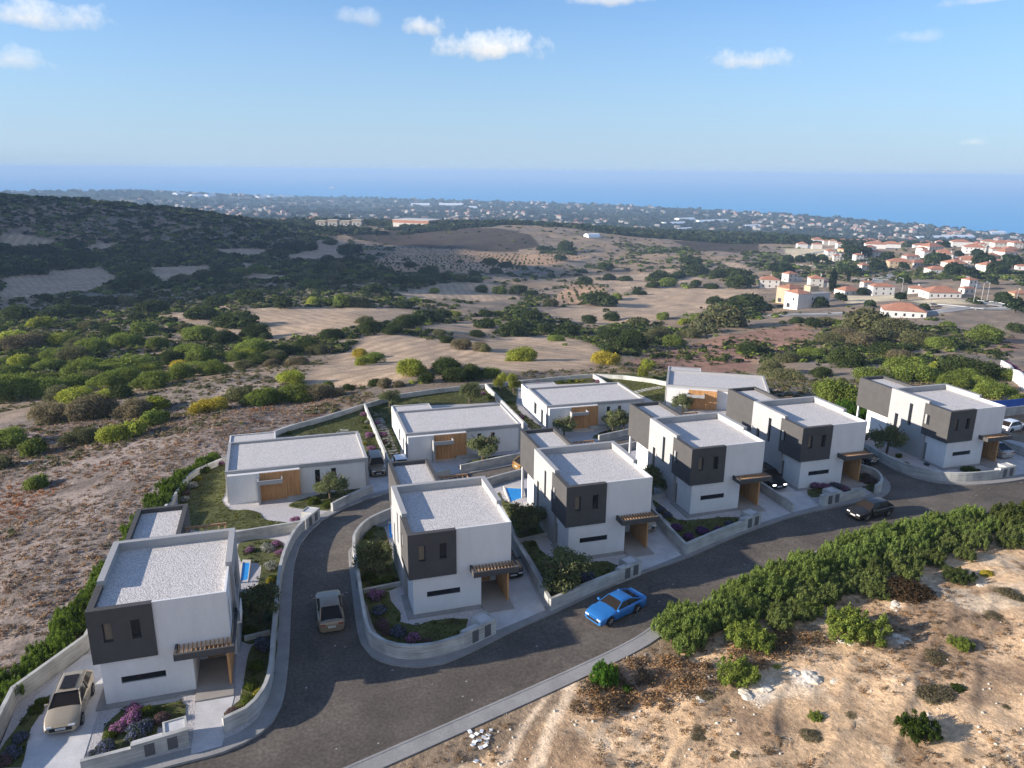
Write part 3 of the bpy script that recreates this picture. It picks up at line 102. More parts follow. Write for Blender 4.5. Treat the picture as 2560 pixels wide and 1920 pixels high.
PLANTS = [(-3.1,50.7,1.7,'olive'),(5.5,55.4,1.7,'olive'),(19.3,58.2,1.7,'olive'),(18.9,48.3,1.9,'olive'),(3.4,75.3,1.7,'olive'),(21.9,83.3,1.9,'olive'),(35.0,90.2,1.6,'olive'),(42.5,91.0,1.5,'olive'),(44.3,91.2,1.5,'olive'),(54.2,92.7,1.6,'olive'),(26.3,107.9,1.9,'olive'),(14.2,108.2,1.6,'olive'),(64.6,65.2,1.9,'olive'),(33.6,62.0,1.5,'olive'),(20.1,50.9,1.2,'olive'),(32.8,113.6,1.4,'sap'),(34.6,111.8,1.5,'sap'),(56.7,110.5,1.4,'sap'),(-10.1,42.2,0.75,'pink'),(-10.7,41.8,0.6,'pink'),(-4.2,63.7,0.55,'pink'),(-2.0,64.0,0.6,'pink'),(-1.7,62.3,0.5,'pink'),(-10.2,43.3,0.6,'pink'),(-9.6,40.9,0.8,'blue'),(-11.1,40.1,0.7,'blue'),(-9.2,41.5,0.6,'blue'),(-2.8,47.6,0.8,'blue'),(-16.0,41.2,0.6,'blue'),(-15.9,42.5,0.6,'blue'),(-11.7,39.9,0.5,'blue'),(-2.7,63.3,0.75,'white'),(-2.4,59.4,0.8,'white'),(-2.3,55.4,0.6,'white'),(-8.5,41.9,0.6,'mauve'),(-4.5,41.4,0.55,'mauve'),(-16.2,40.7,0.6,'mauve'),(-9.3,42.9,0.5,'low'),(-11.1,41.3,0.5,'low'),(-3.2,45.4,0.7,'low'),(-3.5,43.5,0.6,'low'),(-3.7,42.1,0.55,'low'),(-2.2,57.2,0.6,'low'),(-3.8,49.7,0.7,'low'),(-15.8,44.9,0.5,'low'),(-15.6,45.6,0.5,'low'),(-4.4,61.3,0.3,'low'),(-3.0,42.7,0.5,'gold'),(-2.5,56.7,0.5,'gold'),(5.2,51.8,0.75,'pink'),(7.0,45.5,0.7,'pink'),(5.2,49.7,0.75,'blue'),(6.1,46.5,0.75,'blue'),(21.5,49.4,0.8,'blue'),(5.9,59.7,0.7,'blue'),(5.1,47.9,0.7,'mauve'),(7.9,45.1,0.5,'mauve'),(5.4,47.0,0.5,'mauve'),(5.0,54.9,0.7,'low'),(6.4,53.8,0.7,'low'),(5.5,54.0,0.6,'low'),(19.1,56.0,0.4,'low'),(19.9,62.2,0.7,'low'),(6.0,62.7,0.6,'low'),(32.2,54.6,0.7,'purple'),(32.4,52.9,0.65,'purple'),(33.9,53.3,0.75,'purple'),(35.6,53.3,0.55,'purple'),(34.3,52.9,0.5,'purple'),(37.0,53.8,0.6,'blue'),(32.5,58.4,0.55,'blue'),(32.6,57.1,0.55,'blue'),(50.0,58.7,0.7,'pink'),(50.8,58.4,0.65,'pink'),(52.5,57.5,0.55,'pink'),(51.8,58.2,0.75,'blue'),(66.3,61.1,0.4,'blue'),(56.4,58.5,0.7,'mauve'),(56.9,59.7,0.6,'mauve'),(56.3,57.5,0.6,'mauve'),(55.7,58.7,0.5,'mauve'),(63.7,61.5,0.6,'low'),(63.5,60.5,0.4,'low'),(69.0,58.8,0.6,'low'),(69.7,58.5,0.6,'low'),(70.4,58.3,0.4,'low'),(65.1,63.9,0.5,'low'),(-8.4,89.5,0.7,'pink'),(2.1,102.5,0.6,'pink'),(4.5,104.6,0.6,'pink'),(7.4,106.4,0.55,'pink'),(9.4,108.1,0.6,'pink'),(10.0,104.7,0.65,'pink'),(9.7,95.5,0.75,'pink'),(9.4,90.3,0.7,'pink'),(11.4,100.7,0.6,'pink'),(11.5,95.4,0.7,'pink'),(-0.2,69.7,0.6,'pink'),(-9.6,87.6,0.7,'low'),(-0.3,98.9,0.6,'low'),(1.7,74.5,0.8,'low'),(2.9,72.9,0.7,'low'),(9.8,102.0,0.6,'low'),(9.5,88.7,0.5,'low'),(12.0,107.1,0.7,'low'),(9.5,98.9,0.5,'low'),(11.7,90.9,0.5,'low'),(-10.3,85.3,0.6,'gold'),(8.8,92.4,0.5,'gold'),(-10.7,83.2,0.8,'white'),(-11.1,79.7,0.6,'white'),(10.1,101.3,0.6,'white'),(11.7,104.0,0.6,'white'),(-11.3,81.5,0.65,'mauve'),(11.3,92.6,0.6,'mauve'),(29.4,111.8,0.6,'pink'),(31.7,98.9,0.6,'pink'),(37.8,116.1,0.5,'pink'),(40.2,115.9,0.5,'pink'),(49.6,112.8,0.6,'pink'),(29.9,109.3,0.8,'low'),(43.7,115.1,0.6,'low'),(45.6,115.1,0.6,'low'),(31.1,94.8,0.5,'low'),(41.7,90.0,0.5,'low'),(32.4,106.6,0.6,'low'),(55.2,113.3,0.5,'low'),(59.1,110.9,0.6,'low'),(47.5,114.5,0.5,'gold'),(46.6,114.6,0.5,'gold'),(40.8,89.8,0.5,'mauve'),(49.1,113.9,0.5,'mauve')]
VCAR = (296.5,283.8)
SCRAPS = [(8.7,35.59),(9.0,35.69),(9.32,35.31),(9.0,35.14),(9.35,34.91),(9.32,35.83),(9.62,35.41),(8.72,35.12),(9.22,34.65),(8.94,34.59),(8.45,33.71),(9.85,35.74),(8.67,36.0),(9.46,35.11),(8.59,34.93)]
WOODS = [[(309.9,896.1),(358.7,901.1),(331.8,832.6),(296.8,858.0)],[(322.3,785.7),(375.2,822.1),(447.1,853.6),(484.6,812.5),(429.8,648.4),(403.3,576.3),(322.5,468.6),(334.3,537.9),(362.5,616.0),(344.4,630.0),(349.5,706.0),(299.3,725.6)],[(426.6,940.7),(511.7,890.3),(484.6,812.5),(405.5,838.0)],[(77.7,267.6),(104.8,359.1),(145.8,443.6),(112.5,320.0),(101.2,278.4),(101.4,259.5),(88.7,266.3)],[(122.1,286.9),(145.0,309.1),(130.6,255.5),(114.3,218.6),(93.7,198.7),(105.1,238.6)],[(237.9,384.8),(281.5,421.8),(247.9,351.1),(204.5,288.8),(199.3,307.1)],[(-25.6,526.3),(-1.7,566.0),(54.5,653.3),(66.8,541.4),(69.6,470.9),(64.4,380.5),(32.4,362.8),(-4.7,355.9),(-19.3,380.3)],[(77.5,634.0),(149.5,664.2),(113.1,503.3),(74.2,501.9)],[(675.9,803.8),(627.6,688.0),(600.0,598.9),(516.6,527.5),(446.4,527.2),(501.0,613.8)],[(519.1,490.5),(548.8,446.8),(514.6,418.1),(497.1,435.2)],[(466.6,652.9),(571.9,617.4),(471.9,500.6),(442.5,531.6),(388.7,533.6)],[(489.2,519.3),(514.2,511.4),(525.9,427.6),(464.5,376.4),(440.1,436.2)],[(550.9,824.5),(566.1,742.2),(440.4,596.5),(424.9,633.3)],[(1765.4,1818.0),(769.4,632.0),(588.7,480.4),(579.7,578.2)],[(333.8,391.9),(342.1,350.8),(328.0,331.5),(292.1,338.0)],[(147.4,195.5),(244.7,274.1),(247.9,242.3),(210.4,184.7),(160.4,150.9),(139.5,149.9),(124.1,149.3)],[(-106.3,559.2),(-76.8,644.3),(-38.8,630.2),(-9.3,513.6),(-1.1,377.9),(-19.4,388.1),(-43.0,368.3),(-62.5,393.6),(-81.0,454.5)],[(-235.0,782.8),(-177.7,817.8),(-101.5,775.2),(-58.0,704.0),(-101.8,695.8),(-142.5,710.2),(-174.1,685.7),(-196.1,641.9)]]
SHR = [(54.4,170.8),(19.1,174.5),(-12.1,118.9),(0.2,136.0),(70.4,155.6)]
# ------------------------------------------------------------------ terrain functions
def tps_fit(P, z, reg):
    n = len(P); r2 = ((P[:, None]-P[None])**2).sum(-1); K = np.where(r2 > 0, r2*np.log(r2+1e-12), 0)*.5
    M = np.zeros((n+3, n+3)); M[:n, :n] = K+reg*np.eye(n); M[:n, n] = 1; M[:n, n+1:] = P; M[n, :n] = 1; M[n+1:, :n] = P.T
    return np.linalg.solve(M, np.r_[z, 0, 0, 0])
def tps(P, wt, X):
    out = np.empty(len(X))
    for i in range(0, len(X), 20000):
        x = X[i:i+20000]; r2 = ((x[:, None, :]-P)**2).sum(-1); K = np.where(r2 > 0, r2*np.log(r2+1e-12), 0)*.5
        out[i:i+20000] = K@wt[:-3]+wt[-3]+x@wt[-2:]
    return out
SP = np.array(SCTRL); S_P = SP[:, :2]/50; S_W = tps_fit(S_P, SP[:, 2], .002)
def Sv(x, y): return tps(S_P, S_W, np.stack([np.asarray(x, float).ravel(), np.asarray(y, float).ravel()], -1)/50)
def S(x, y): return float(Sv([x], [y])[0])
TP0 = np.array(TCTRL)
def lp(x, y): return np.stack([np.arctan2(x, y), np.log(np.hypot(x, y)+8)*.8], -1)
T_P = lp(TP0[:, 0], TP0[:, 1]); T_W = tps_fit(T_P, TP0[:, 2], .0008)
def inpoly(x, y, poly):
    poly = np.asarray(poly, float); n = len(poly); c = np.zeros(x.shape, bool)
    x0, y0 = poly.min(0); x1, y1 = poly.max(0); bb = (x >= x0) & (x <= x1) & (y >= y0) & (y <= y1)
    xs, ys = x[bb], y[bb]; cc = np.zeros(xs.shape, bool); j = n-1
    for i in range(n):
        xi, yi = poly[i]; xj, yj = poly[j]
        if yi != yj: cc ^= ((yi > ys) != (yj > ys)) & (xs < (xj-xi)*(ys-yi)/(yj-yi)+xi)
        j = i
    c[bb] = cc; return c
def segdist(x, y, path, closed=True):
    path = np.asarray(path, float); d = np.full(x.shape, 1e9)
    for a, b in zip(path, np.roll(path, -1, 0) if closed else path[1:]):
        ab = b-a; t = np.clip(((x-a[0])*ab[0]+(y-a[1])*ab[1])/(ab@ab+1e-12), 0, 1)
        d = np.minimum(d, np.hypot(x-a[0]-t*ab[0], y-a[1]-t*ab[1]))
    return d
YARD_W = [(-19.5, 36.4), (-12, 37.5), (-7.4, 38.1), (-4.8, 38.4), (-2.9, 39.4), (-1.8, 41.4), (-1.3, 45.8), (-1, 52), (-.6, 59.6), (0, 63.8), (1, 66.8), (2.3, 69.5), (4.6, 72.3), (7, 74.3), (9.5, 75.5), (13, 76.8), (18, 78.4), (26, 80.0), (37.5, 84.4), (43, 86), (50, 86.2), (56, 82.5), (60, 76.5), (62.5, 70.5), (63.4, 67.3), (66, 75), (62, 95), (57.5, 108), (50, 116), (44.3, 116.7), (38.1, 116.5), (30.7, 115.5), (23.1, 114.4), (15.9, 112.3), (10.5, 108.3), (4.2, 103.4), (-1.5, 99), (-7.5, 90.3), (-11.1, 85.6), (-12.3, 78), (-13.5, 60), (-14.1, 50.4), (-17.1, 46.2), (-16.9, 42)]
ISLAND = [(4.0, 60.6), (3.8, 57.6), (3.7, 54.3), (3.5, 49), (3.6, 46.3), (4.1, 44.8), (5.2, 43.6), (6.9, 42.8), (8.4, 42.7), (10.5, 43.4), (14.1, 45), (17.3, 46.1), (22, 47.8), (26.2, 49.2), (30.8, 50.3), (36, 51.9), (40, 53), (44, 54.0), (47.7, 54.5), (51.9, 54.9), (54.3, 55.1), (56.1, 55.8), (57.7, 57.1), (58.8, 59), (59.0, 61.1), (58.4, 66), (56.5, 72), (53.5, 76.2), (49, 79), (42, 79.4), (33, 76.6), (27, 74.6), (21, 72.6), (15, 70.2), (8.4, 66.8), (6.2, 64.4), (5, 62.4)]
YARD_E = [(66, 75), (63.4, 67.3), (61.9, 62.9), (61.8, 60.2), (62.3, 58.4), (63.6, 56.7), (66.1, 55.6), (69.1, 55.1), (73.1, 55.1), (79, 55.6), (86, 56.8), (84, 62), (80, 71)]
SKERB = [(-25, 27.3), (1.5, 35.2), (8.6, 37.3), (20.2, 40.8), (24.3, 42.6), (28.5, 43.9), (33.3, 45.4), (41.5, 47.7), (48, 48.8), (56.3, 49.5), (66.7, 49.8), (85, 52), (120, 58)]
ROADP = SKERB+[(118, 64), (86, 58.5), (80, 62), (66, 76), (60, 90), (40, 88), (20, 82), (0, 74), (-6, 60), (-6, 42), (-21, 38)]
def _off(path, d):
    out = []
    for i in range(len(path)):
        a, b = path[max(0, i-1)], path[min(len(path)-1, i+1)]; l = math.hypot(b[0]-a[0], b[1]-a[1]); out.append((path[i][0]-(b[1]-a[1])/l*d, path[i][1]+(b[0]-a[0])/l*d))
    return out
SITE = _off(SKERB, -1.02)+[(118, 64), (86, 58.5), (84, 62), (80, 71), (66, 75), (62, 95), (57.5, 108), (50, 116.2), (44.3, 116.9), (38.1, 116.7), (30.7, 115.7), (23.1, 114.6), (15.9, 112.5), (10.4, 108.5), (4.1, 103.6), (-1.7, 99.1), (-7.7, 90.4), (-11.3, 85.7), (-12.5, 78), (-13.7, 60), (-14.3, 50.5), (-17.3, 46.3), (-17.1, 42), (-19.7, 36.6)]
_rng = np.random.default_rng(7)
def vnoise(x, y, s, seed=0):
    """smooth value noise, vectorised"""
    g = np.random.default_rng(seed).random((257, 257))
    u, v = x/s+1000.3, y/s+1000.7; i, j = np.floor(u).astype(int), np.floor(v).astype(int); fu, fv = u-i, v-j
    fu, fv = fu*fu*(3-2*fu), fv*fv*(3-2*fv); i &= 255; j &= 255
    return (g[i, j]*(1-fu)+g[i+1, j]*fu)*(1-fv)+(g[i, j+1]*(1-fu)+g[i+1, j+1]*fu)*fv
def fbm(x, y, s, seed=0, o=4):
    t = 0; a = 1; n = 0
    for k in range(o): t = t+a*vnoise(x, y, s/2**k, seed+k); n += a; a *= .55
    return t/n
COAST_A = [YAW+math.atan((p-512)/789.) for p in (-300, -120, 0, 250, 512, 600, 720, 860, 1024, 1200, 1400)]; COAST_D = [9000, 8500, 7800, 6300, 5250, 5000, 4470, 3900, 3230, 2900, 2600]
def Hv(x, y, raw=False):
    x = np.asarray(x, float).ravel(); y = np.asarray(y, float).ravel()
    z = tps(T_P, T_W, lp(x, y)); r = np.hypot(x, y)
    amp = np.clip((r-30)/150, 0, 1)*np.clip((1600-r)/600, 0, 1)
    z = z+amp*((fbm(x, y, 95, 13, 2)-.5)*5.*np.clip((r-90)/120, 0, 1)+(fbm(x, y, 38, 11, 3)-.5)*3.2+(fbm(x, y, 9, 21, 2)-.5)*.7)
    az = np.arctan2(x, y); cd = np.interp(az, COAST_A, COAST_D); z = np.where(r > cd, np.minimum(z, -169-(r-cd)*.02), np.where(r > 1500, np.maximum(z, -167.5), z))
    near = (r < 200)
    if near.any():
        xn, yn = x[near], y[near]; ins = inpoly(xn, yn, SITE); d = segdist(xn, yn, SITE)
        s = Sv(xn, yn); t = np.clip(d/14, 0, 1); t = t*t*(3-2*t)
        bank = np.where(yn < 70, (fbm(xn, yn, 5, 31, 3)-.5)*.9*np.clip(d/3, 0, 1), 0)
        zz = np.where(ins, s-.35*np.clip(d/.4, 0, 1)-.06, (s-.06)*(1-t)+z[near]*t+bank)
        z[near] = zz
    return z
def Hq(x, y): return float(Hv([x], [y])[0])
# ------------------------------------------------------------------ materials
def s2l(c): return tuple((v/12.92 if v <= .04045 else ((v+.055)/1.055)**2.4) for v in c)
def C(r, g, b): return s2l((r/255, g/255, b/255))
def newmat(name):
    m = bpy.data.materials.new(name); m.use_nodes = True; nt = m.node_tree; b = nt.nodes['Principled BSDF']
    return m, nt, b, nt.nodes.new, nt.links.new
def pmat(name, c, rough=.75, nscale=1.5, namt=.12, bump=0., bscale=8., metal=0., spec=.35, coat=0., stretch=None, n2=0.):
    m, nt, b, N, L = newmat(name)
    b.inputs['Roughness'].default_value = rough; b.inputs['Metallic'].default_value = metal; b.inputs['Specular IOR Level'].default_value = spec
    if coat: b.inputs['Coat Weight'].default_value = coat; b.inputs['Coat Roughness'].default_value = .06
    b.inputs['Base Color'].default_value = (*c, 1)
    g = N('ShaderNodeNewGeometry'); pos = g.outputs['Position']
    if stretch:
        mp = N('ShaderNodeMapping'); mp.inputs['Scale'].default_value = stretch; L(pos, mp.inputs['Vector']); pos = mp.outputs[0]
    if namt:
        n = N('ShaderNodeTexNoise'); n.inputs['Scale'].default_value = nscale; n.inputs['Detail'].default_value = 6; n.inputs['Roughness'].default_value = .65; L(pos, n.inputs['Vector'])
        r = N('ShaderNodeMapRange'); r.inputs[1].default_value = .3; r.inputs[2].default_value = .7; r.inputs[3].default_value = 1-namt; r.inputs[4].default_value = 1+namt; L(n.outputs['Fac'], r.inputs[0])
        v = r.outputs[0]
        if n2:
            k = N('ShaderNodeTexNoise'); k.inputs['Scale'].default_value = nscale*14; k.inputs['Detail'].default_value = 3; L(pos, k.inputs['Vector'])
            r2 = N('ShaderNodeMapRange'); r2.inputs[1].default_value = .3; r2.inputs[2].default_value = .7; r2.inputs[3].default_value = 1-n2; r2.inputs[4].default_value = 1+n2; L(k.outputs['Fac'], r2.inputs[0])
            mm = N('ShaderNodeMath'); mm.operation = 'MULTIPLY'; L(v, mm.inputs[0]); L(r2.outputs[0], mm.inputs[1]); v = mm.outputs[0]
        h = N('ShaderNodeVectorMath'); h.operation = 'SCALE'; h.inputs[0].default_value = c; L(v, h.inputs['Scale']); L(h.outputs[0], b.inputs['Base Color'])
    if bump:
        k = N('ShaderNodeTexNoise'); k.inputs['Scale'].default_value = bscale; k.inputs['Detail'].default_value = 4; L(pos, k.inputs['Vector'])
        bp = N('ShaderNodeBump'); bp.inputs['Strength'].default_value = bump; bp.inputs['Distance'].default_value = .05; L(k.outputs['Fac'], bp.inputs['Height']); L(bp.outputs[0], b.inputs['Normal'])
    return m
def gravel_mat(name, c, scale=9., dark=.55):
    m, nt, b, N, L = newmat(name); b.inputs['Roughness'].default_value = .9; b.inputs['Specular IOR Level'].default_value = .2
    g = N('ShaderNodeNewGeometry'); v = N('ShaderNodeTexVoronoi'); v.inputs['Scale'].default_value = scale; L(g.outputs['Position'], v.inputs['Vector'])
    n = N('ShaderNodeTexNoise'); n.inputs['Scale'].default_value = 1.1; n.inputs['Detail'].default_value = 4; L(g.outputs['Position'], n.inputs['Vector'])
    cr = N('ShaderNodeValToRGB'); cr.color_ramp.elements[0].position = .0; cr.color_ramp.elements[0].color = (*[min(1, x*1.15) for x in c], 1)
    cr.color_ramp.elements[1].position = .75; cr.color_ramp.elements[1].color = (*[x*dark for x in c], 1); L(v.outputs['Distance'], cr.inputs[0])
    hs = N('ShaderNodeMixRGB'); hs.blend_type = 'MULTIPLY'; hs.inputs[0].default_value = .28; L(cr.outputs[0], hs.inputs[1]); bwn = N('ShaderNodeRGBToBW'); L(v.outputs['Color'], bwn.inputs[0]); L(bwn.outputs[0], hs.inputs[2])
    r = N('ShaderNodeMapRange'); r.inputs[3].default_value = .9; r.inputs[4].default_value = 1.08; L(n.outputs['Fac'], r.inputs[0])
    h = N('ShaderNodeVectorMath'); h.operation = 'SCALE'; L(hs.outputs[0], h.inputs[0]); L(r.outputs[0], h.inputs['Scale']); L(h.outputs[0], b.inputs['Base Color'])
    bp = N('ShaderNodeBump'); bp.inputs['Strength'].default_value = .45; bp.inputs['Distance'].default_value = .04; bp.invert = True; L(v.outputs['Distance'], bp.inputs['Height']); L(bp.outputs[0], b.inputs['Normal'])
    return m
def wood_mat(name, c, axis=(7., 7., .5)):
    m = pmat(name, c, .6, 1.0, .35, .25, 3., stretch=axis, spec=.3); return m
def concrete_mat(name, c):
    """board marked concrete: thin horizontal boards with stains"""
    m, nt, b, N, L = newmat(name); b.inputs['Roughness'].default_value = .85
    g = N('ShaderNodeNewGeometry'); mp = N('ShaderNodeMapping'); mp.inputs['Scale'].default_value = (.35, .35, 9.); L(g.outputs['Position'], mp.inputs['Vector'])
    n = N('ShaderNodeTexNoise'); n.inputs['Scale'].default_value = 1.4; n.inputs['Detail'].default_value = 5; L(mp.outputs[0], n.inputs['Vector'])
    k = N('ShaderNodeTexNoise'); k.inputs['Scale'].default_value = .9; k.inputs['Detail'].default_value = 5; L(g.outputs['Position'], k.inputs['Vector'])
    a = N('ShaderNodeMath'); a.operation = 'ADD'; L(n.outputs['Fac'], a.inputs[0]); L(k.outputs['Fac'], a.inputs[1])
    r = N('ShaderNodeMapRange'); r.inputs[1].default_value = .7; r.inputs[2].default_value = 1.3; r.inputs[3].default_value = .62; r.inputs[4].default_value = 1.3; L(a.outputs[0], r.inputs[0])
    h = N('ShaderNodeVectorMath'); h.operation = 'SCALE'; h.inputs[0].default_value = c; L(r.outputs[0], h.inputs['Scale']); L(h.outputs[0], b.inputs['Base Color'])
    bp = N('ShaderNodeBump'); bp.inputs['Strength'].default_value = .35; bp.inputs['Distance'].default_value = .03; L(n.outputs['Fac'], bp.inputs['Height']); L(bp.outputs[0], b.inputs['Normal'])
    return m
def asphalt_mat():
    m = pmat('asphalt', (.104, .087, .072), .9, .35, .25, .5, 40., n2=.28); nt = m.node_tree; N = nt.nodes.new; L = nt.links.new; b = nt.nodes['Principled BSDF']; src = b.inputs['Base Color'].links[0].from_socket
    g = N('ShaderNodeNewGeometry'); v = N('ShaderNodeTexVoronoi'); v.inputs['Scale'].default_value = .75; L(g.outputs['Position'], v.inputs['Vector'])
    a = N('ShaderNodeMath'); a.operation = 'LESS_THAN'; a.inputs[1].default_value = .055; L(v.outputs['Distance'], a.inputs[0]); k = N('ShaderNodeMath'); k.operation = 'MULTIPLY'; k.inputs[1].default_value = .5; L(a.outputs[0], k.inputs[0])
    w2 = N('ShaderNodeTexNoise'); w2.inputs['Scale'].default_value = .12; w2.inputs['Detail'].default_value = 5; L(g.outputs['Position'], w2.inputs['Vector']); r = N('ShaderNodeMapRange'); r.inputs[1].default_value = .35; r.inputs[2].default_value = .65; r.inputs[3].default_value = .82; r.inputs[4].default_value = 1.2; L(w2.outputs['Fac'], r.inputs[0])
    h = N('ShaderNodeVectorMath'); h.operation = 'SCALE'; L(src, h.inputs[0]); L(r.outputs[0], h.inputs['Scale'])
    mx = N('ShaderNodeMixRGB'); L(k.outputs[0], mx.inputs[0]); L(h.outputs[0], mx.inputs[1]); mx.inputs[2].default_value = (.55, .54, .52, 1); L(mx.outputs[0], b.inputs['Base Color']); return m
def foliage_mat(name, trans=.38):
    m, nt, b, N, L = newmat(name); nt.nodes.remove(b)
    at = N('ShaderNodeAttribute'); at.attribute_name = 'tint'; oi = N('ShaderNodeObjectInfo')
    mx = N('ShaderNodeMixRGB'); mx.blend_type = 'MULTIPLY'; mx.inputs[0].default_value = 1; L(at.outputs['Color'], mx.inputs[1]); L(oi.outputs['Color'], mx.inputs[2])
    d = N('ShaderNodeBsdfDiffuse'); t = N('ShaderNodeBsdfTranslucent'); L(mx.outputs[0], d.inputs['Color']); L(mx.outputs[0], t.inputs['Color'])
    ms = N('ShaderNodeMixShader'); ms.inputs[0].default_value = trans; L(d.outputs[0], ms.inputs[1]); L(t.outputs[0], ms.inputs[2])
    L(ms.outputs[0], nt.nodes['Material Output'].inputs['Surface']); return m
def terrain_mat():
    m, nt, b, N, L = newmat('dry_hillside'); b.inputs['Roughness'].default_value = .95; b.inputs['Specular IOR Level'].default_value = .1
    at = N('ShaderNodeAttribute'); at.attribute_name = 'Col'; g = N('ShaderNodeNewGeometry')
    last = at.outputs['Color']
    for sc_, lo, hi, det in ((2.6, .62, 1.38, 5), (.33, .8, 1.2, 4), (.05, .85, 1.15, 3)):
        n = N('ShaderNodeTexNoise'); n.inputs['Scale'].default_value = sc_; n.inputs['Detail'].default_value = det; n.inputs['Roughness'].default_value = .7; L(g.outputs['Position'], n.inputs['Vector'])
        r = N('ShaderNodeMapRange'); r.inputs[1].default_value = .3; r.inputs[2].default_value = .7; r.inputs[3].default_value = lo; r.inputs[4].default_value = hi; L(n.outputs['Fac'], r.inputs[0])
        h = N('ShaderNodeVectorMath'); h.operation = 'SCALE'; L(last, h.inputs[0]); L(r.outputs[0], h.inputs['Scale']); last = h.outputs[0]
    L(last, b.inputs['Base Color'])
    n = N('ShaderNodeTexNoise'); n.inputs['Scale'].default_value = 2.2; n.inputs['Detail'].default_value = 7; n.inputs['Roughness'].default_value = .7; L(g.outputs['Position'], n.inputs['Vector'])
    bp = N('ShaderNodeBump'); bp.inputs['Strength'].default_value = .8; bp.inputs['Distance'].default_value = .25; L(n.outputs['Fac'], bp.inputs['Height']); L(bp.outputs[0], b.inputs['Normal'])
    return m
def sea_mat():
    m, nt, b, N, L = newmat('sea_water'); b.inputs['Base Color'].default_value = (.085, .34, .60, 1); b.inputs['Roughness'].default_value = .45; b.inputs['IOR'].default_value = 1.33; b.inputs['Specular IOR Level'].default_value = .12
    g = N('ShaderNodeNewGeometry'); n = N('ShaderNodeTexNoise'); n.inputs['Scale'].default_value = .02; n.inputs['Detail'].default_value = 8; L(g.outputs['Position'], n.inputs['Vector'])
    bp = N('ShaderNodeBump'); bp.inputs['Strength'].default_value = .5; bp.inputs['Distance'].default_value = 4; L(n.outputs['Fac'], bp.inputs['Height']); L(bp.outputs[0], b.inputs['Normal'])
    return m
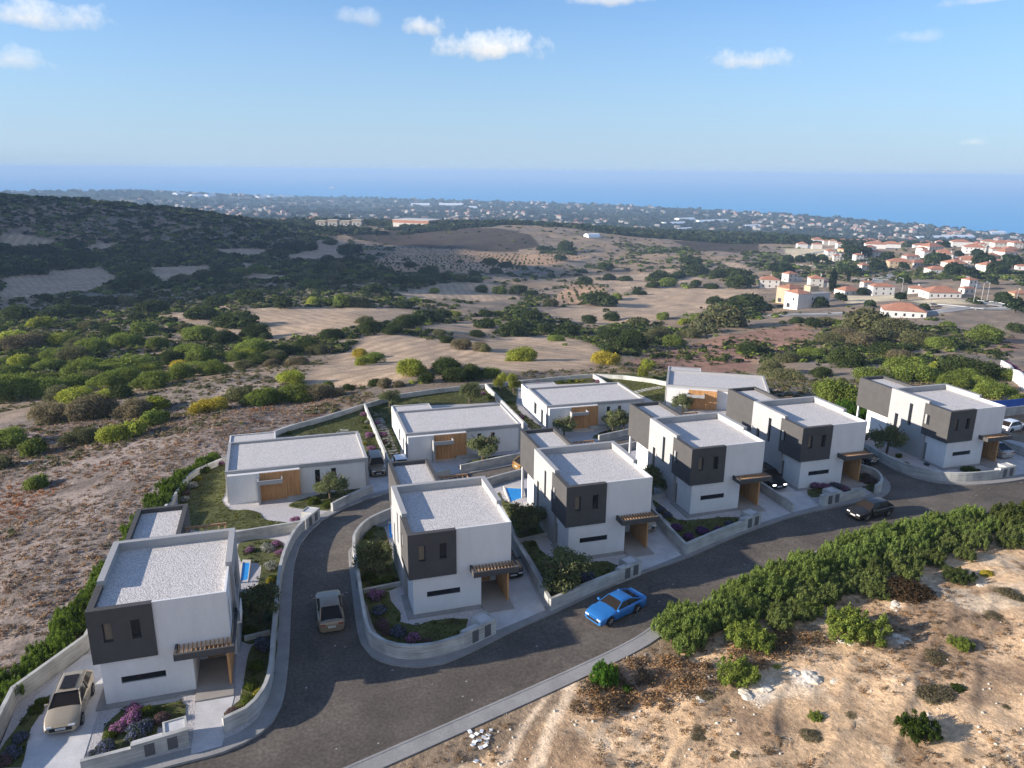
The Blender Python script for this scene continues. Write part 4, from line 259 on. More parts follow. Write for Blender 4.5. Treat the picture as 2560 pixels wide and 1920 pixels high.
M = dict(
 carglass=pmat('car_glass', (.022, .017, .013), .12, 1, 0, spec=.22),
 curtain=pmat('curtained_glass', (.20, .165, .125), .12, 6., .3, spec=.5, stretch=(6., 6., .3)),
 white=pmat('white_render', (.66, .648, .635), .85, 1.2, .06, .08, 30., stretch=(1., 1., .3), n2=.025), grey=pmat('light_grey_render', (.33, .325, .32), .85, .8, .06, .08, 30.),
 dark=pmat('charcoal_render', (.068, .064, .062), .8, 1.2, .12, .1, 30.), gravel=gravel_mat('white_roof_gravel', (.74, .695, .665), 11., .66),
 yard=gravel_mat('pale_gravel', (.58, .545, .54), 14., .75), concrete=concrete_mat('board_marked_concrete', (.40, .395, .37)),
 drive=pmat('pale_concrete', (.50, .49, .49), .85, .8, .14, .2, 14., n2=.08), pave=pmat('pavement_concrete', (.26, .25, .24), .9, .7, .16, .2, 10., n2=.1),
 asphalt=asphalt_mat(), platform=pmat('taupe_paving', (.30, .27, .245), .8, 1., .1, .1, 12.),
 wood=wood_mat('cedar_boards', (.48, .25, .105)), slat=wood_mat('timber_slats', (.40, .24, .13)), glass=pmat('dark_glass', (.018, .02, .024), .06, 1, 0, spec=.6),
 frame=pmat('anthracite_metal', (.035, .036, .04), .5, 1, 0), door=pmat('grey_door', (.17, .17, .18), .5, 2, .05), louvre=pmat('louvre_metal', (.10, .10, .105), .6, 60., .3, stretch=(.02, .02, 1.)),
 water=pmat('pool_water', (.035, .27, .62), .12, 3., .2, .3, 5., spec=.5), coping=pmat('pale_coping', (.56, .50, .42), .8, 2, .1),
 steel=pmat('brushed_rim', (.30, .29, .28), .35, 1, 0, metal=.7), tyre=pmat('tyre_rubber', (.016, .016, .016), .85, 1, 0), plate=pmat('number_plate', (.75, .75, .74), .5, 1, 0), inkm=pmat('plate_ink', (.02, .02, .03), .6, 1, 0),
 lamp=pmat('lamp_glass', (.72, .74, .76), .15, 1, 0, spec=.6), tail=pmat('tail_lamp', (.22, .015, .012), .2, 1, 0), black=pmat('black_trim', (.012, .012, .013), .45, 1, 0),
 blue=pmat('blue_car_paint', (.028, .155, .42), .32, 1, 0, metal=.15, coat=.35), taupe=pmat('taupe_car_paint', (.235, .18, .12), .3, 1, 0, metal=.15, coat=.35), sand=pmat('sand_car_paint', (.33, .275, .20), .3, 1, 0, metal=.15, coat=.35),
 blackp=pmat('black_car_paint', (.018, .017, .016), .3, 1, 0, metal=.15, coat=.35), bronze=pmat('bronze_car_paint', (.26, .16, .05), .3, 1, 0, metal=.15, coat=.35), silver=pmat('silver_car_paint', (.33, .31, .29), .3, 1, 0, metal=.15, coat=.35), whitep=pmat('white_car_paint', (.75, .75, .75), .3, 1, 0, coat=.6), red=pmat('red_seat', (.33, .05, .03), .6, 1, .1),
 fol=foliage_mat('leaves'), bark=pmat('bark', (.115, .085, .06), .95, 6, .3, .6, 14.), lawn=pmat('lawn_grass', (.082, .090, .026), .95, .6, .4, .9, 25., n2=.35), terr=terrain_mat(), sea=sea_mat(),
 vwall=pmat('pale_house_wall', (.50, .47, .43), .85, .3, .1), vwhite=pmat('white_house_wall', (.60, .585, .56), .85, .3, .08), vtan=pmat('tan_house_wall', (.40, .31, .21), .85, .3, .1), vgrey=pmat('grey_house_wall', (.52, .51, .50), .85, .3, .12), tile=pmat('red_roof_tiles', (.35, .16, .10), .85, .5, .18, .3, 6.), vglass=pmat('house_window', (.04, .045, .055), .2, 1, 0),
 gh=pmat('greenhouse_plastic', (.78, .80, .82), .5, .1, .08), vroad=pmat('grey_village_road', (.26, .25, .24), .9, .2, .12), kerbw=pmat('white_kerb', (.6, .59, .56), .85, .5, .1), bluef=pmat('blue_screen_net', (.02, .10, .42), .7, 1, .15), limestone=pmat('white_limestone', (.60, .53, .43), .95, 3, .2, .8, 6.), scrap=pmat('white_scrap', (.78, .78, .76), .7, 4, .1), pot=pmat('terracotta', (.35, .13, .06), .8, 4, .1), paver=pmat('paving_slab', (.30, .285, .26), .85, 2, .12, .2, 10.), lampp=pmat('galvanised_steel', (.35, .36, .37), .5, 1, 0, metal=.5), ship=pmat('ship_white', (.8, .8, .8), .6, 1, 0), foam=pmat('wake_foam', (.8, .83, .85), .8, .1, .1))
# ------------------------------------------------------------------ mesh helpers
class MB:
    def __init__(s): s.v = []; s.f = []; s.m = []; s.mats = []
    def mi(s, m):
        if m not in s.mats: s.mats.append(m)
        return s.mats.index(m)
    def face(s, pts, m):
        i = len(s.v); s.v += [tuple(p) for p in pts]; s.f.append(tuple(range(i, i+len(pts)))); s.m.append(s.mi(m))
    def box(s, x0, x1, y0, y1, z0, z1, m):
        i = len(s.v); s.v += [(x0, y0, z0), (x1, y0, z0), (x1, y1, z0), (x0, y1, z0), (x0, y0, z1), (x1, y0, z1), (x1, y1, z1), (x0, y1, z1)]
        s.f += [tuple(i+k for k in q) for q in ((3, 2, 1, 0), (4, 5, 6, 7), (0, 1, 5, 4), (1, 2, 6, 5), (2, 3, 7, 6), (3, 0, 4, 7))]; s.m += [s.mi(m)]*6
    def wall(s, axis, c, a0, a1, z0, z1, holes, depth, m):
        """a wall face on plane axis=c with rectangular openings (a0,a1,z0,z1) and their reveals going to c+depth"""
        A = sorted({a0, a1, *[h[0] for h in holes], *[h[1] for h in holes]}); Z = sorted({z0, z1, *[h[2] for h in holes], *[h[3] for h in holes]})
        P = (lambda a, z, d=0: (c+d, a, z)) if axis == 'x' else (lambda a, z, d=0: (a, c+d, z))
        for i in range(len(A)-1):
            for j in range(len(Z)-1):
                am, zm = (A[i]+A[i+1])/2, (Z[j]+Z[j+1])/2
                if any(h[0] < am < h[1] and h[2] < zm < h[3] for h in holes): continue
                s.face([P(A[i], Z[j]), P(A[i+1], Z[j]), P(A[i+1], Z[j+1]), P(A[i], Z[j+1])], m)
        for h in holes:
            q = [(h[0], h[2]), (h[1], h[2]), (h[1], h[3]), (h[0], h[3])]
            for k in range(4):
                a, b = q[k], q[(k+1) % 4]; s.face([P(*a), P(*b), P(*b, depth), P(*a, depth)], m)
    def cyl(s, p, q, r0, r1, n, m, cap=True):
        p, q = Vector(p), Vector(q); d = (q-p).normalized(); t = d.orthogonal().normalized(); u = d.cross(t); i = len(s.v)
        for c, r in ((p, r0), (q, r1)):
            for k in range(n):
                a = 2*math.pi*k/n; s.v.append(tuple(c+(t*math.cos(a)+u*math.sin(a))*r))
        for k in range(n): s.f.append((i+k, i+(k+1) % n, i+n+(k+1) % n, i+n+k)); s.m.append(s.mi(m))
        if cap: s.f.append(tuple(i+n+k for k in range(n))); s.m.append(s.mi(m)); s.f.append(tuple(i+k for k in range(n-1, -1, -1))); s.m.append(s.mi(m))
    def build(s, name, parent=None, smooth=False):
        me = bpy.data.meshes.new(name); me.from_pydata(s.v, [], s.f)
        for m in s.mats: me.materials.append(m)
        me.polygons.foreach_set('material_index', s.m)
        if smooth: me.polygons.foreach_set('use_smooth', [True]*len(s.f))
        me.update(); o = bpy.data.objects.new(name, me); col.objects.link(o); o.parent = parent
        return o
def tag(o, label, cat, group=None, kind=None):
    o['label'] = label; o['category'] = cat
    if group: o['group'] = group
    if kind: o['kind'] = kind
    return o
def struct(o): o['kind'] = 'structure'; return o
def empty(name, loc, rz=0.):
    o = bpy.data.objects.new(name, None); col.objects.link(o); o.location = loc; o.rotation_euler = (0, 0, rz); o.empty_display_size = .3; return o
def copy_tree(o, parent=None):
    c = o.copy(); col.objects.link(c); c.parent = parent
    for ch in o.children: copy_tree(ch, c)
    return c
def npmesh(name, V, Fq, mats, mi=None, tint=None, tname='tint', smooth=False):
    me = bpy.data.meshes.new(name); V = np.asarray(V, np.float32); Fq = np.asarray(Fq, np.int32); k = Fq.shape[1]
    me.vertices.add(len(V)); me.vertices.foreach_set('co', V.ravel()); me.loops.add(Fq.size); me.loops.foreach_set('vertex_index', Fq.ravel())
    me.polygons.add(len(Fq)); me.polygons.foreach_set('loop_start', np.arange(0, Fq.size, k, dtype=np.int32)); me.polygons.foreach_set('loop_total', np.full(len(Fq), k, np.int32))
    for m in mats: me.materials.append(m)
    if mi is not None: me.polygons.foreach_set('material_index', np.asarray(mi, np.int32))
    if smooth: me.polygons.foreach_set('use_smooth', np.ones(len(Fq), bool))
    if tint is not None:
        a = me.color_attributes.new(tname, 'FLOAT_COLOR', 'POINT'); a.data.foreach_set('color', np.c_[tint, np.ones(len(V))].astype(np.float32).ravel())
    me.update(calc_edges=True); me.validate(); return me
def link(name, me, parent=None, loc=(0, 0, 0), color=None, rz=0., s=1.):
    o = bpy.data.objects.new(name, me); col.objects.link(o); o.parent = parent; o.location = loc; o.rotation_euler = (0, 0, rz)
    o.scale = (s, s, s) if isinstance(s, (int, float)) else s
    if color: o.color = (*color, 1)
    return o
def smooth_path(pts, step=.8, closed=False):
    P = [Vector((p[0], p[1])) for p in pts]; n = len(P); out = []
    rng = range(n if closed else n-1)
    for i in rng:
        p1, p2 = P[i], P[(i+1) % n]; p0 = P[i-1] if (closed or i) else p1; p3 = P[(i+2) % n] if (closed or i+2 < n) else p2
        k = max(1, int((p2-p1).length/step))
        for j in range(k):
            t = j/k; t2, t3 = t*t, t*t*t
            out.append(.5*((2*p1)+(p2-p0)*t+(2*p0-5*p1+4*p2-p3)*t2+(3*p1-p0-3*p2+p3)*t3))
    if not closed: out.append(P[-1])
    return [(p.x, p.y) for p in out]
def dense(poly, step=1.5, closed=True):
    out = []; n = len(poly)
    for i in range(n if closed else n-1):
        a, b = poly[i], poly[(i+1) % n]; k = max(1, int(math.hypot(b[0]-a[0], b[1]-a[1])/step))
        out += [(a[0]+(b[0]-a[0])*j/k, a[1]+(b[1]-a[1])*j/k) for j in range(k)]
    if not closed: out.append(tuple(poly[-1]))
    return out
def drape(name, poly, dz, m, step=1.5, skirt=0., zf=None, parent=None):
    """flat ground sheet following the site level, with optional edge skirt"""
    zf = zf or Sv; poly = dense(poly, step); pa = np.array(poly); x0, y0 = pa.min(0); x1, y1 = pa.max(0)
    gx, gy = np.meshgrid(np.arange(x0+.37, x1, step), np.arange(y0+.41, y1, step)); gx, gy = gx.ravel(), gy.ravel()
    k = inpoly(gx, gy, poly); gx, gy = gx[k], gy[k]
    if len(gx): k = segdist(gx, gy, poly) > step*.35; gx, gy = gx[k], gy[k]
    n = len(poly); pts = [Vector(p) for p in poly]+[Vector((a, b)) for a, b in zip(gx, gy)]
    r = delaunay_2d_cdt(pts, [], [list(range(n))], 1, 1e-4)
    V = np.array([(p.x, p.y) for p in r[0]]); z = zf(V[:, 0], V[:, 1])+dz
    verts = [tuple(p) for p in np.c_[V, z]]; faces = [tuple(f) for f in r[2]]
    if skirt:
        zz = zf(pa[:, 0], pa[:, 1])+dz; i = len(verts)
        for (x, y), zt in zip(poly, zz): verts += [(x, y, zt), (x, y, zt-skirt)]
        for j in range(n): a, b = i+2*j, i+2*((j+1) % n); faces.append((a, b, b+1, a+1))
    me = bpy.data.meshes.new(name); me.from_pydata(verts, [], faces); me.materials.append(m); me.update()
    o = bpy.data.objects.new(name, me); col.objects.link(o); o.parent = parent; return o
def offset_path(path, d):
    P = [Vector(p) for p in path]; out = []
    for i in range(len(P)):
        a = P[max(0, i-1)]; b = P[min(len(P)-1, i+1)]; t = (b-a).normalized(); out.append((P[i].x-t.y*d, P[i].y+t.x*d))
    return out
def ribbon(name, path, wd, dz, m, kerb=.0, zf=None, parent=None):
    """strip of width wd on the left of path"""
    zf = zf or Sv; A = np.array(path); B = np.array(offset_path(path, wd)); za = zf(A[:, 0], A[:, 1])+dz; zb = zf(B[:, 0], B[:, 1])+dz
    v = []; f = []
    for i in range(len(A)):
        v += [(*A[i], za[i]-kerb), (*A[i], za[i]), (*B[i], zb[i]), (*B[i], zb[i]-kerb)]
    for i in range(len(A)-1):
        for j in range(3): f.append((4*i+j, 4*i+4+j, 4*i+5+j, 4*i+1+j))
    me = bpy.data.meshes.new(name); me.from_pydata(v, [], f); me.materials.append(m); me.update()
    o = bpy.data.objects.new(name, me); col.objects.link(o); o.parent = parent; return o
def wall_mesh(mb, path, h, th, m, zf=None, sink=.3, step=1.0):
    zf = zf or Sv; path = dense(path, step, False); A = np.array(offset_path(path, th/2)); B = np.array(offset_path(path, -th/2)); c = np.array(path); z = zf(c[:, 0], c[:, 1])
    hh = np.linspace(h[0], h[1], len(c)) if isinstance(h, tuple) else np.full(len(c), h)
    i0 = len(mb.v); k = mb.mi(m)
    for a, b, zz, q in zip(A, B, z, hh): mb.v += [(*a, zz-sink), (*a, zz+q), (*b, zz+q), (*b, zz-sink)]
    for i in range(len(c)-1):
        for j in range(3): mb.f.append((i0+4*i+j, i0+4*i+4+j, i0+4*i+5+j, i0+4*i+1+j)); mb.m.append(k)
    for e in (0, len(c)-1): mb.f.append(tuple(i0+4*e+j for j in range(4))); mb.m.append(k)

USE_HAZE = True
# ------------------------------------------------------------------ ground
def build_ground():
    az = np.concatenate([np.radians(np.linspace(-180, -40, 60, endpoint=False)), np.radians(np.linspace(-40, 70, 800, endpoint=False)), np.radians(np.linspace(70, 180, 50))])
    rr = np.concatenate([np.linspace(2, 20, 12, endpoint=False), np.geomspace(20, 160, 300, endpoint=False), np.geomspace(160, 1500, 300, endpoint=False), np.geomspace(1500, 12000, 90)])
    A, Rr = np.meshgrid(az, rr); x = (Rr*np.sin(A)).ravel(); y = (Rr*np.cos(A)).ravel(); z = Hv(x, y)
    r = np.hypot(x, y)
    # colours of soil and dry cover
    c = lambda *a: np.array(C(*a))
    scrub = c(142, 122, 100); grey = c(124, 112, 100); tan = c(170, 147, 123); heath = c(140, 127, 118); soil = c(210, 177, 140); plain = c(50, 64, 44); dark = c(70, 72, 58)
    n1 = fbm(x, y, 40, 41)[:, None]; n2 = fbm(x, y, 11, 51)[:, None]; n3 = fbm(x, y, 160, 61)[:, None]; n4 = fbm(x, y, 2.5, 71, 3)[:, None]
    k = np.clip((n1-.42)*5, 0, 1); col_ = scrub*(1-k)+grey*k
    k = np.clip((n2-.55)*6, 0, 1); col_ = col_*(1-k*.45)+tan*k*.45
    kd = np.clip((r[:, None]-1150)/500, 0, 1); k = np.clip((n3-.5)*5, 0, 1); far = plain*(1-k)+c(78, 84, 58)*k; k = np.clip((fbm(x, y, 300, 81)-.62)[:, None]*9, 0, 1); far = far*(1-k)+c(150, 132, 104)*k
    col_ = col_*(1-kd)+far*kd
    # left slope: thorny brush, west heath next to the houses
    hz = ((x < 20) & (r < 150) & (y > 25) & (x < -8+y*.12))[:, None]*np.clip((155-r)/30, 0, 1)[:, None]
    col_ = col_*(1-hz)+(heath*(.8+.4*n2)*(1-np.clip((n4-.5)*3, 0, .35))+0)*hz
    pal = dict(tan=tan*1.02, orch=c(172, 140, 112), red=c(150, 116, 98), brown=c(72, 62, 51), green=c(104, 120, 70), pale=c(196, 180, 150))
    for kd_, poly in FIELDS:
        ins = inpoly(x, y, poly)
        if not ins.any(): continue
        cc = pal[kd_]*(.86+.28*n2[ins])*(.9+.2*n1[ins])
        if kd_ in ('tan', 'orch'):
            p = np.asarray(poly); an = (len(poly)*1.3+p[0, 0]*.01) % 3.14; ph = (x[ins]*math.cos(an)+y[ins]*math.sin(an)); st = np.sin(ph*2*np.pi/5.+fbm(x[ins], y[ins], 30, 5)*6)
            cc = cc*(1+.13*st[:, None])
        d = np.clip(segdist(x[ins], y[ins], poly)/3., 0, 1)[:, None]
        col_[ins] = col_[ins]*(1-d)+cc*d
    fore = ((y < 62) & (y < 27+.34*x+4) & (x > -40) & (r < 140))[:, None]*1.
    so_ = soil*(.82+.36*n2)*(.88+.24*n4); k = np.clip((fbm(x, y, 7, 91)-.56)[:, None]*7, 0, .75); so_ = so_*(1-k)+c(134, 110, 88)*k
    k = np.clip((fbm(x, y, 4, 95)-.62)[:, None]*8, 0, .5); so_ = so_*(1-k)+c(224, 204, 176)*k
    col_ = col_*(1-fore)+so_*fore
    for kd_, poly in DIRT:
        m = 0.9 if kd_ != 'dry' else 2.; poly = np.array(poly); near = (np.abs(x-poly[:, 0].mean()) < 20) & (np.abs(y-poly[:, 1].mean()) < 20)
        idx = np.nonzero(near)[0]; ins = idx[inpoly(x[idx], y[idx], poly)]
        if not len(ins): continue
        t = dict(track=c(236, 208, 176), white=c(236, 222, 202), dry=c(138, 108, 84))[kd_]; d = np.clip(segdist(x[ins], y[ins], poly)/(m if kd_ != 'track' else .35), 0, 1)[:, None]*(.55+.6*n4[ins]).clip(0, 1)
        col_[ins] = col_[ins]*(1-d)+t*(.85+.3*n4[ins])*d
    # bulldozed ridges in the foreground
    f = fore[:, 0]*(~inpoly(x, y, SITE)); ph = (x*.60-y*.80); ridge = np.exp(-((ph/3.1+fbm(x, y, 9, 15)*1.3) % 1-.5)**2/.012)*np.clip((segdist(x, y, SITE)-2)/4, 0, 1)
    z = z+f*ridge*.09; col_ = col_*(1-(f*ridge*.10)[:, None])
    na, nr = len(az), len(rr); i = np.arange(nr-1)[:, None]*na; j = np.arange(na)[None]; j2 = (j+1) % na
    F = np.stack([i+j, i+j2, i+na+j2, i+na+j], -1).reshape(-1, 4)
    o = link('ground', npmesh('ground', np.c_[x, y, z], F, [M['terr']], tint=col_, tname='Col', smooth=True)); struct(o)
build_ground()
sm = MB(); n = 64; sm.face([(90000*math.sin(2*math.pi*k/n), 90000*math.cos(2*math.pi*k/n), -169.0) for k in range(n)][::-1], M['sea']); struct(sm.build('sea'))
# ------------------------------------------------------------------ estate roads, pavements, yards
struct(drape('estate_road', ROADP, -.12, M['asphalt'], 2.))
KW = smooth_path(YARD_W[:25], .8)
struct(drape('yard', YARD_W, 0., M['yard'], 1.8, .3)); struct(drape('yard', ISLAND, 0., M['yard'], 1.8, .3)); struct(drape('yard', YARD_E, 0., M['yard'], 1.8, .3))
KI = smooth_path(ISLAND+[ISLAND[0]], .8)
struct(ribbon('pavement', [(p[0], p[1]) for p in offset_path(KW, -.03)], 1.0, .012, M['pave'], .2))
struct(ribbon('pavement', offset_path(KI, -.03), 1.0, .012, M['pave'], .2))
struct(ribbon('pavement', offset_path(smooth_path(YARD_E[1:11], .8), -.03), .95, .012, M['pave'], .2))
SK = smooth_path(SKERB, .9); struct(ribbon('pavement', offset_path(SK, -1.1), 1.1, .012, M['pave'], .25))
for path, off in ((KW, .16), (KI, .16), (SK, -.16)):      # kerbstones, a little lighter than the pavement
    pp = offset_path(path, -.05 if off > 0 else -.11); struct(ribbon('kerb', pp, .16, .03, M['pave'], .2))
DRIVES = [[(-16.4, 38.0), (-12.2, 38.2), (-12.2, 50.2), (-14.3, 50.2), (-16.2, 46.5)], [(-6.6, 38.6), (-5.0, 38.8), (-4.5, 43.2), (-6.7, 43.2)], [(12.9, 45.2), (17.0, 46.6), (17.4, 58.5), (15.0, 58.5), (15.0, 51.8), (12.9, 48.4)], [(26.0, 49.4), (30.5, 50.7), (30.9, 62), (28.6, 62), (28.6, 55), (26.6, 53)], [(40, 53.5), (44.0, 54.5), (44.0, 68), (42.2, 68), (42.2, 58), (40, 57)], [(44.4, 54.6), (47.7, 55.2), (48, 59), (47.6, 66), (44.6, 66)], [(73.2, 56.2), (78.8, 56.6), (79, 69), (74.9, 69), (74.8, 60)], [(8.0, 76.4), (10.5, 77.0), (10.5, 88), (7.9, 88)], [(11.1, 77.6), (12.7, 78.0), (12.8, 84.5), (11.1, 84.5)]]
for d in DRIVES: struct(drape('driveway', d, .02, M['drive'], 1.5))
# ------------------------------------------------------------------ the two-storey villa (front-left ground corner at the origin)
def win_parts(par, axis, c, rects, fw=.05, glass='glass'):
    """a frame with a pane of glass, inside openings on plane axis=c (c is the recessed plane)"""
    for a0, a1, z0, z1 in rects:
        fb = MB(); gb = MB()
        B = (lambda mb, p0, p1, q0, q1, d0, d1, m: mb.box(c+d0, c+d1, p0, p1, q0, q1, m)) if axis == 'x' else (lambda mb, p0, p1, q0, q1, d0, d1, m: mb.box(p0, p1, c+d0, c+d1, q0, q1, m))
        e = .004
        B(fb, a0+e, a0+fw, z0+e, z1-e, -.03, .03, M['frame']); B(fb, a1-fw, a1-e, z0+e, z1-e, -.03, .03, M['frame'])
        B(fb, a0+fw, a1-fw, z0+e, z0+fw, -.03, .03, M['frame']); B(fb, a0+fw, a1-fw, z1-fw, z1-e, -.03, .03, M['frame'])
        f = fb.build('window', par); B(gb, a0+fw+.003, a1-fw-.003, z0+fw+.003, z1-fw-.003, -.012, .012, M[glass]); gb.build('pane', f)
def villa():
    r = empty('two_storey_house', (0, 0, 0))
    g = MB()     # white ground floor
    slot = (1.0, 3.48, 1.3, 1.77); door = (2.55, 3.2, .05, 2.05)
    g.wall('y', 0, 0, 5.07, -.4, 2.98, [slot], .2, M['white']); g.wall('x', 0, 0, 3.3, -.4, 2.98, [door], .15, M['white'])
    g.wall('x', 5.07, 0, 3.0, -.4, 3.0, [], .1, M['white']); g.wall('y', 3.0, 5.07, 7.36, -.4, 3.0, [(5.5, 6.6, .12, 2.4)], .12, M['white']); g.wall('x', 7.36, 3.0, 8.33, -.4, 3.0, [], .1, M['white']); g.wall('y', 8.33, 0, 7.36, -.4, 3.0, [], .1, M['white'])
    g.build('ground_floor', r); win_parts(r, 'y', .12, [slot])
    d = MB(); d.box(.07, .12, 2.56, 3.19, .06, 2.04, M['door']); d.box(.04, .07, 2.62, 2.66, 1.0, 1.12, M['steel']); d.build('side_door', r)
    d = MB(); d.box(5.51, 6.59, 3.06, 3.11, .13, 2.39, M['wood']); d.build('front_door', r)
    u = MB()     # white upper floor, right half
    win = (.45, 1.35, 3.7, 5.55); bal = (2.2, 3.2, 3.1, 5.7)
    u.wall('y', 0, 3.19, 7.36, 2.98, 6.5, [], .1, M['white']); u.wall('x', 7.36, 0, 3.3, 2.98, 6.5, [win, bal], -.3, M['white'])
    u.face([(3.19, 0, 2.98), (7.36, 0, 2.98), (7.36, 3.3, 2.98), (3.19, 3.3, 2.98)], M['white'])
    u.face([(3.19, 0, 6.5), (7.36, 0, 6.5), (7.36, .14, 6.5), (3.19, .14, 6.5)], M['white']); u.face([(7.22, .14, 6.5), (7.36, .14, 6.5), (7.36, 3.3, 6.5), (7.22, 3.3, 6.5)], M['white'])
    u.face([(3.19, .14, 6.1), (7.22, .14, 6.1), (7.22, .14, 6.5), (3.19, .14, 6.5)], M['white']); u.face([(7.22, .14, 6.1), (7.22, 3.3, 6.1), (7.22, 3.3, 6.5), (7.22, .14, 6.5)], M['white'])
    u.build('upper_floor', r); win_parts(r, 'x', 7.12, [win, bal])
    b = MB(); b.box(7.36, 7.9, 2.0, 3.4, 3.0, 3.15, M['white']); b.box(7.84, 7.9, 2.0, 3.4, 3.15, 4.0, M['white']); b.build('balcony', r)
    k = MB()     # charcoal corner box, hollow with window openings
    w2 = [(.43, .93, 4.33, 5.58), (1.96, 2.46, 4.33, 5.58)]; ws = (2.4, 3.15, 4.2, 5.3)
    k.wall('y', -.15, -.33, 3.19, 2.97, 6.5, w2, .3, M['dark']); k.wall('x', -.33, -.15, 3.3, 2.97, 6.5, [ws], .3, M['dark']); k.wall('x', 3.19, -.15, .0, 2.97, 6.5, [], .1, M['dark'])
    k.face([(-.33, -.15, 2.97), (3.19, -.15, 2.97), (3.19, 3.3, 2.97), (-.33, 3.3, 2.97)], M['dark']); k.wall('y', 3.3, -.33, .1, 2.97, 6.5, [], .1, M['dark'])
    k.face([(-.33, -.15, 6.5), (3.19, -.15, 6.5), (3.19, .25, 6.5), (-.33, .25, 6.5)], M['dark']); k.face([(-.33, .25, 6.5), (.07, .25, 6.5), (.07, 3.3, 6.5), (-.33, 3.3, 6.5)], M['dark'])
    k.face([(.07, .25, 6.1), (3.19, .25, 6.1), (3.19, .25, 6.5), (.07, .25, 6.5)], M['dark']); k.face([(.07, .25, 6.1), (.07, 3.3, 6.1), (.07, 3.3, 6.5), (.07, .25, 6.5)], M['dark']); k.face([(3.19, 0, 6.1), (3.19, .25, 6.1), (3.19, .25, 6.5), (3.19, 0, 6.5)], M['dark'])
    k.build('corner_box', r); win_parts(r, 'y', .08, w2[:1], glass='curtain'); win_parts(r, 'y', .08, w2[1:]); win_parts(r, 'x', -.1, [ws])
    p = MB()     # light grey frame: tall left wall and raised parapet on three sides
    tw = [(4.97, 5.45, 3.25, 5.85), (6.85, 7.35, 1.55, 4.1)]
    p.wall('x', -.25, 2.89, 8.33, -.4, 6.79, tw, .3, M['grey']); p.wall('y', 2.89, -.25, .15, -.4, 6.79, [], .1, M['grey']); p.wall('x', .15, 2.89, 7.95, 5.9, 6.79, [], .1, M['grey']); p.wall('x', .15, 2.89, 3.3, -.4, 5.9, [], .1, M['grey'])
    p.face([(-.25, 2.89, 6.79), (.15, 2.89, 6.79), (.15, 8.33, 6.79), (-.25, 8.33, 6.79)], M['grey']); p.face([(.15, 7.95, 6.79), (7.56, 7.95, 6.79), (7.56, 8.33, 6.79), (.15, 8.33, 6.79)], M['grey']); p.face([(7.16, 3.26, 6.79), (7.56, 3.26, 6.79), (7.56, 7.95, 6.79), (7.16, 7.95, 6.79)], M['grey'])
    p.wall('y', 7.95, .15, 7.16, 5.9, 6.79, [], .1, M['grey']); p.wall('y', 8.34, -.25, 7.56, -.4, 6.79, [(4.3, 7.0, .1, 2.4), (4.3, 7.0, 3.1, 5.4)], -.3, M['grey']); p.wall('x', 7.16, 3.26, 7.95, 5.9, 6.79, [], .1, M['grey']); p.wall('x', 7.56, 3.26, 8.33, -.4, 6.79, [(4.2, 6.6, 3.2, 5.4)], -.3, M['grey']); p.wall('y', 3.26, 7.16, 7.56, -.4, 6.79, [], .1, M['grey'])
    p.build('grey_frame', r); win_parts(r, 'x', -.02, tw); win_parts(r, 'x', 7.36, [(4.2, 6.6, 3.2, 5.4)]); win_parts(r, 'y', 8.15, [(4.3, 7.0, .1, 2.4), (4.3, 7.0, 3.1, 5.4)])
    q = MB(); q.face([(.05, .05, 6.2), (7.3, .05, 6.2), (7.3, 8.1, 6.2), (.05, 8.1, 6.2)], M['gravel']); q.build('roof_gravel', r)
    x = MB()     # rear charcoal wing on a white base and a slim post
    x.wall('x', .31, 8.33, 14.19, 2.93, 6.52, [], .1, M['dark']); x.wall('x', 3.88, 8.33, 14.19, 2.93, 6.52, [(9.2, 12.6, 3.1, 5.4)], -.25, M['dark']); x.wall('y', 14.19, .31, 3.88, 2.93, 6.52, [(.7, 3.5, 3.4, 5.4)], -.25, M['dark']); x.face([(.31, 8.33, 2.93), (3.88, 8.33, 2.93), (3.88, 14.19, 2.93), (.31, 14.19, 2.93)], M['dark'])
    for x0, x1, y0, y1 in ((.31, .63, 8.33, 14.19), (3.56, 3.88, 8.33, 14.19), (.63, 3.56, 13.87, 14.19)): x.face([(x0, y0, 6.52), (x1, y0, 6.52), (x1, y1, 6.52), (x0, y1, 6.52)], M['dark'])
    x.wall('x', .63, 8.33, 13.87, 6.0, 6.52, [], .1, M['dark']); x.wall('x', 3.56, 8.33, 13.87, 6.0, 6.52, [], .1, M['dark']); x.wall('y', 13.87, .63, 3.56, 6.0, 6.52, [], .1, M['dark'])
    x.build('rear_wing', r); q = MB(); q.face([(.6, 8.3, 6.2), (3.6, 8.3, 6.2), (3.6, 13.9, 6.2), (.6, 13.9, 6.2)], M['gravel']); q.build('roof_gravel', r)
    win_parts(r, 'x', 3.7, [(9.2, 12.6, 3.1, 5.4)]); win_parts(r, 'y', 14.0, [(.7, 3.5, 3.4, 5.4)])
    b = MB(); b.box(.55, 3.7, 8.34, 12.5, -.5, 2.93, M['white']); b.build('rear_base', r); b = MB(); b.box(.42, .62, 13.85, 14.05, -.5, 2.93, M['white']); b.build('post', r)
    t = MB()     # entrance canopy: charcoal frame carrying timber slats
    t.box(4.2, 7.62, -1.2, -1.05, 3.03, 3.45, M['dark']); t.box(4.2, 4.35, -1.05, -.003, 3.03, 3.45, M['dark']); t.box(7.47, 7.62, -1.05, 3.2, 3.03, 3.45, M['dark']); f = t.build('entrance_canopy', r)
    t = MB(); N_ = 13
    for i in range(N_): a = 4.42+i*(3.0/(N_-1)); t.box(a-.03, a+.03, -1.05, -.003, 3.17, 3.40, M['slat'])
    t.build('slats', f)
    t = MB()
    for i in range(24): a = -.15+i*.134; t.box(7.03, 7.17, a, a+.10, .12, 3.02, M['wood'])
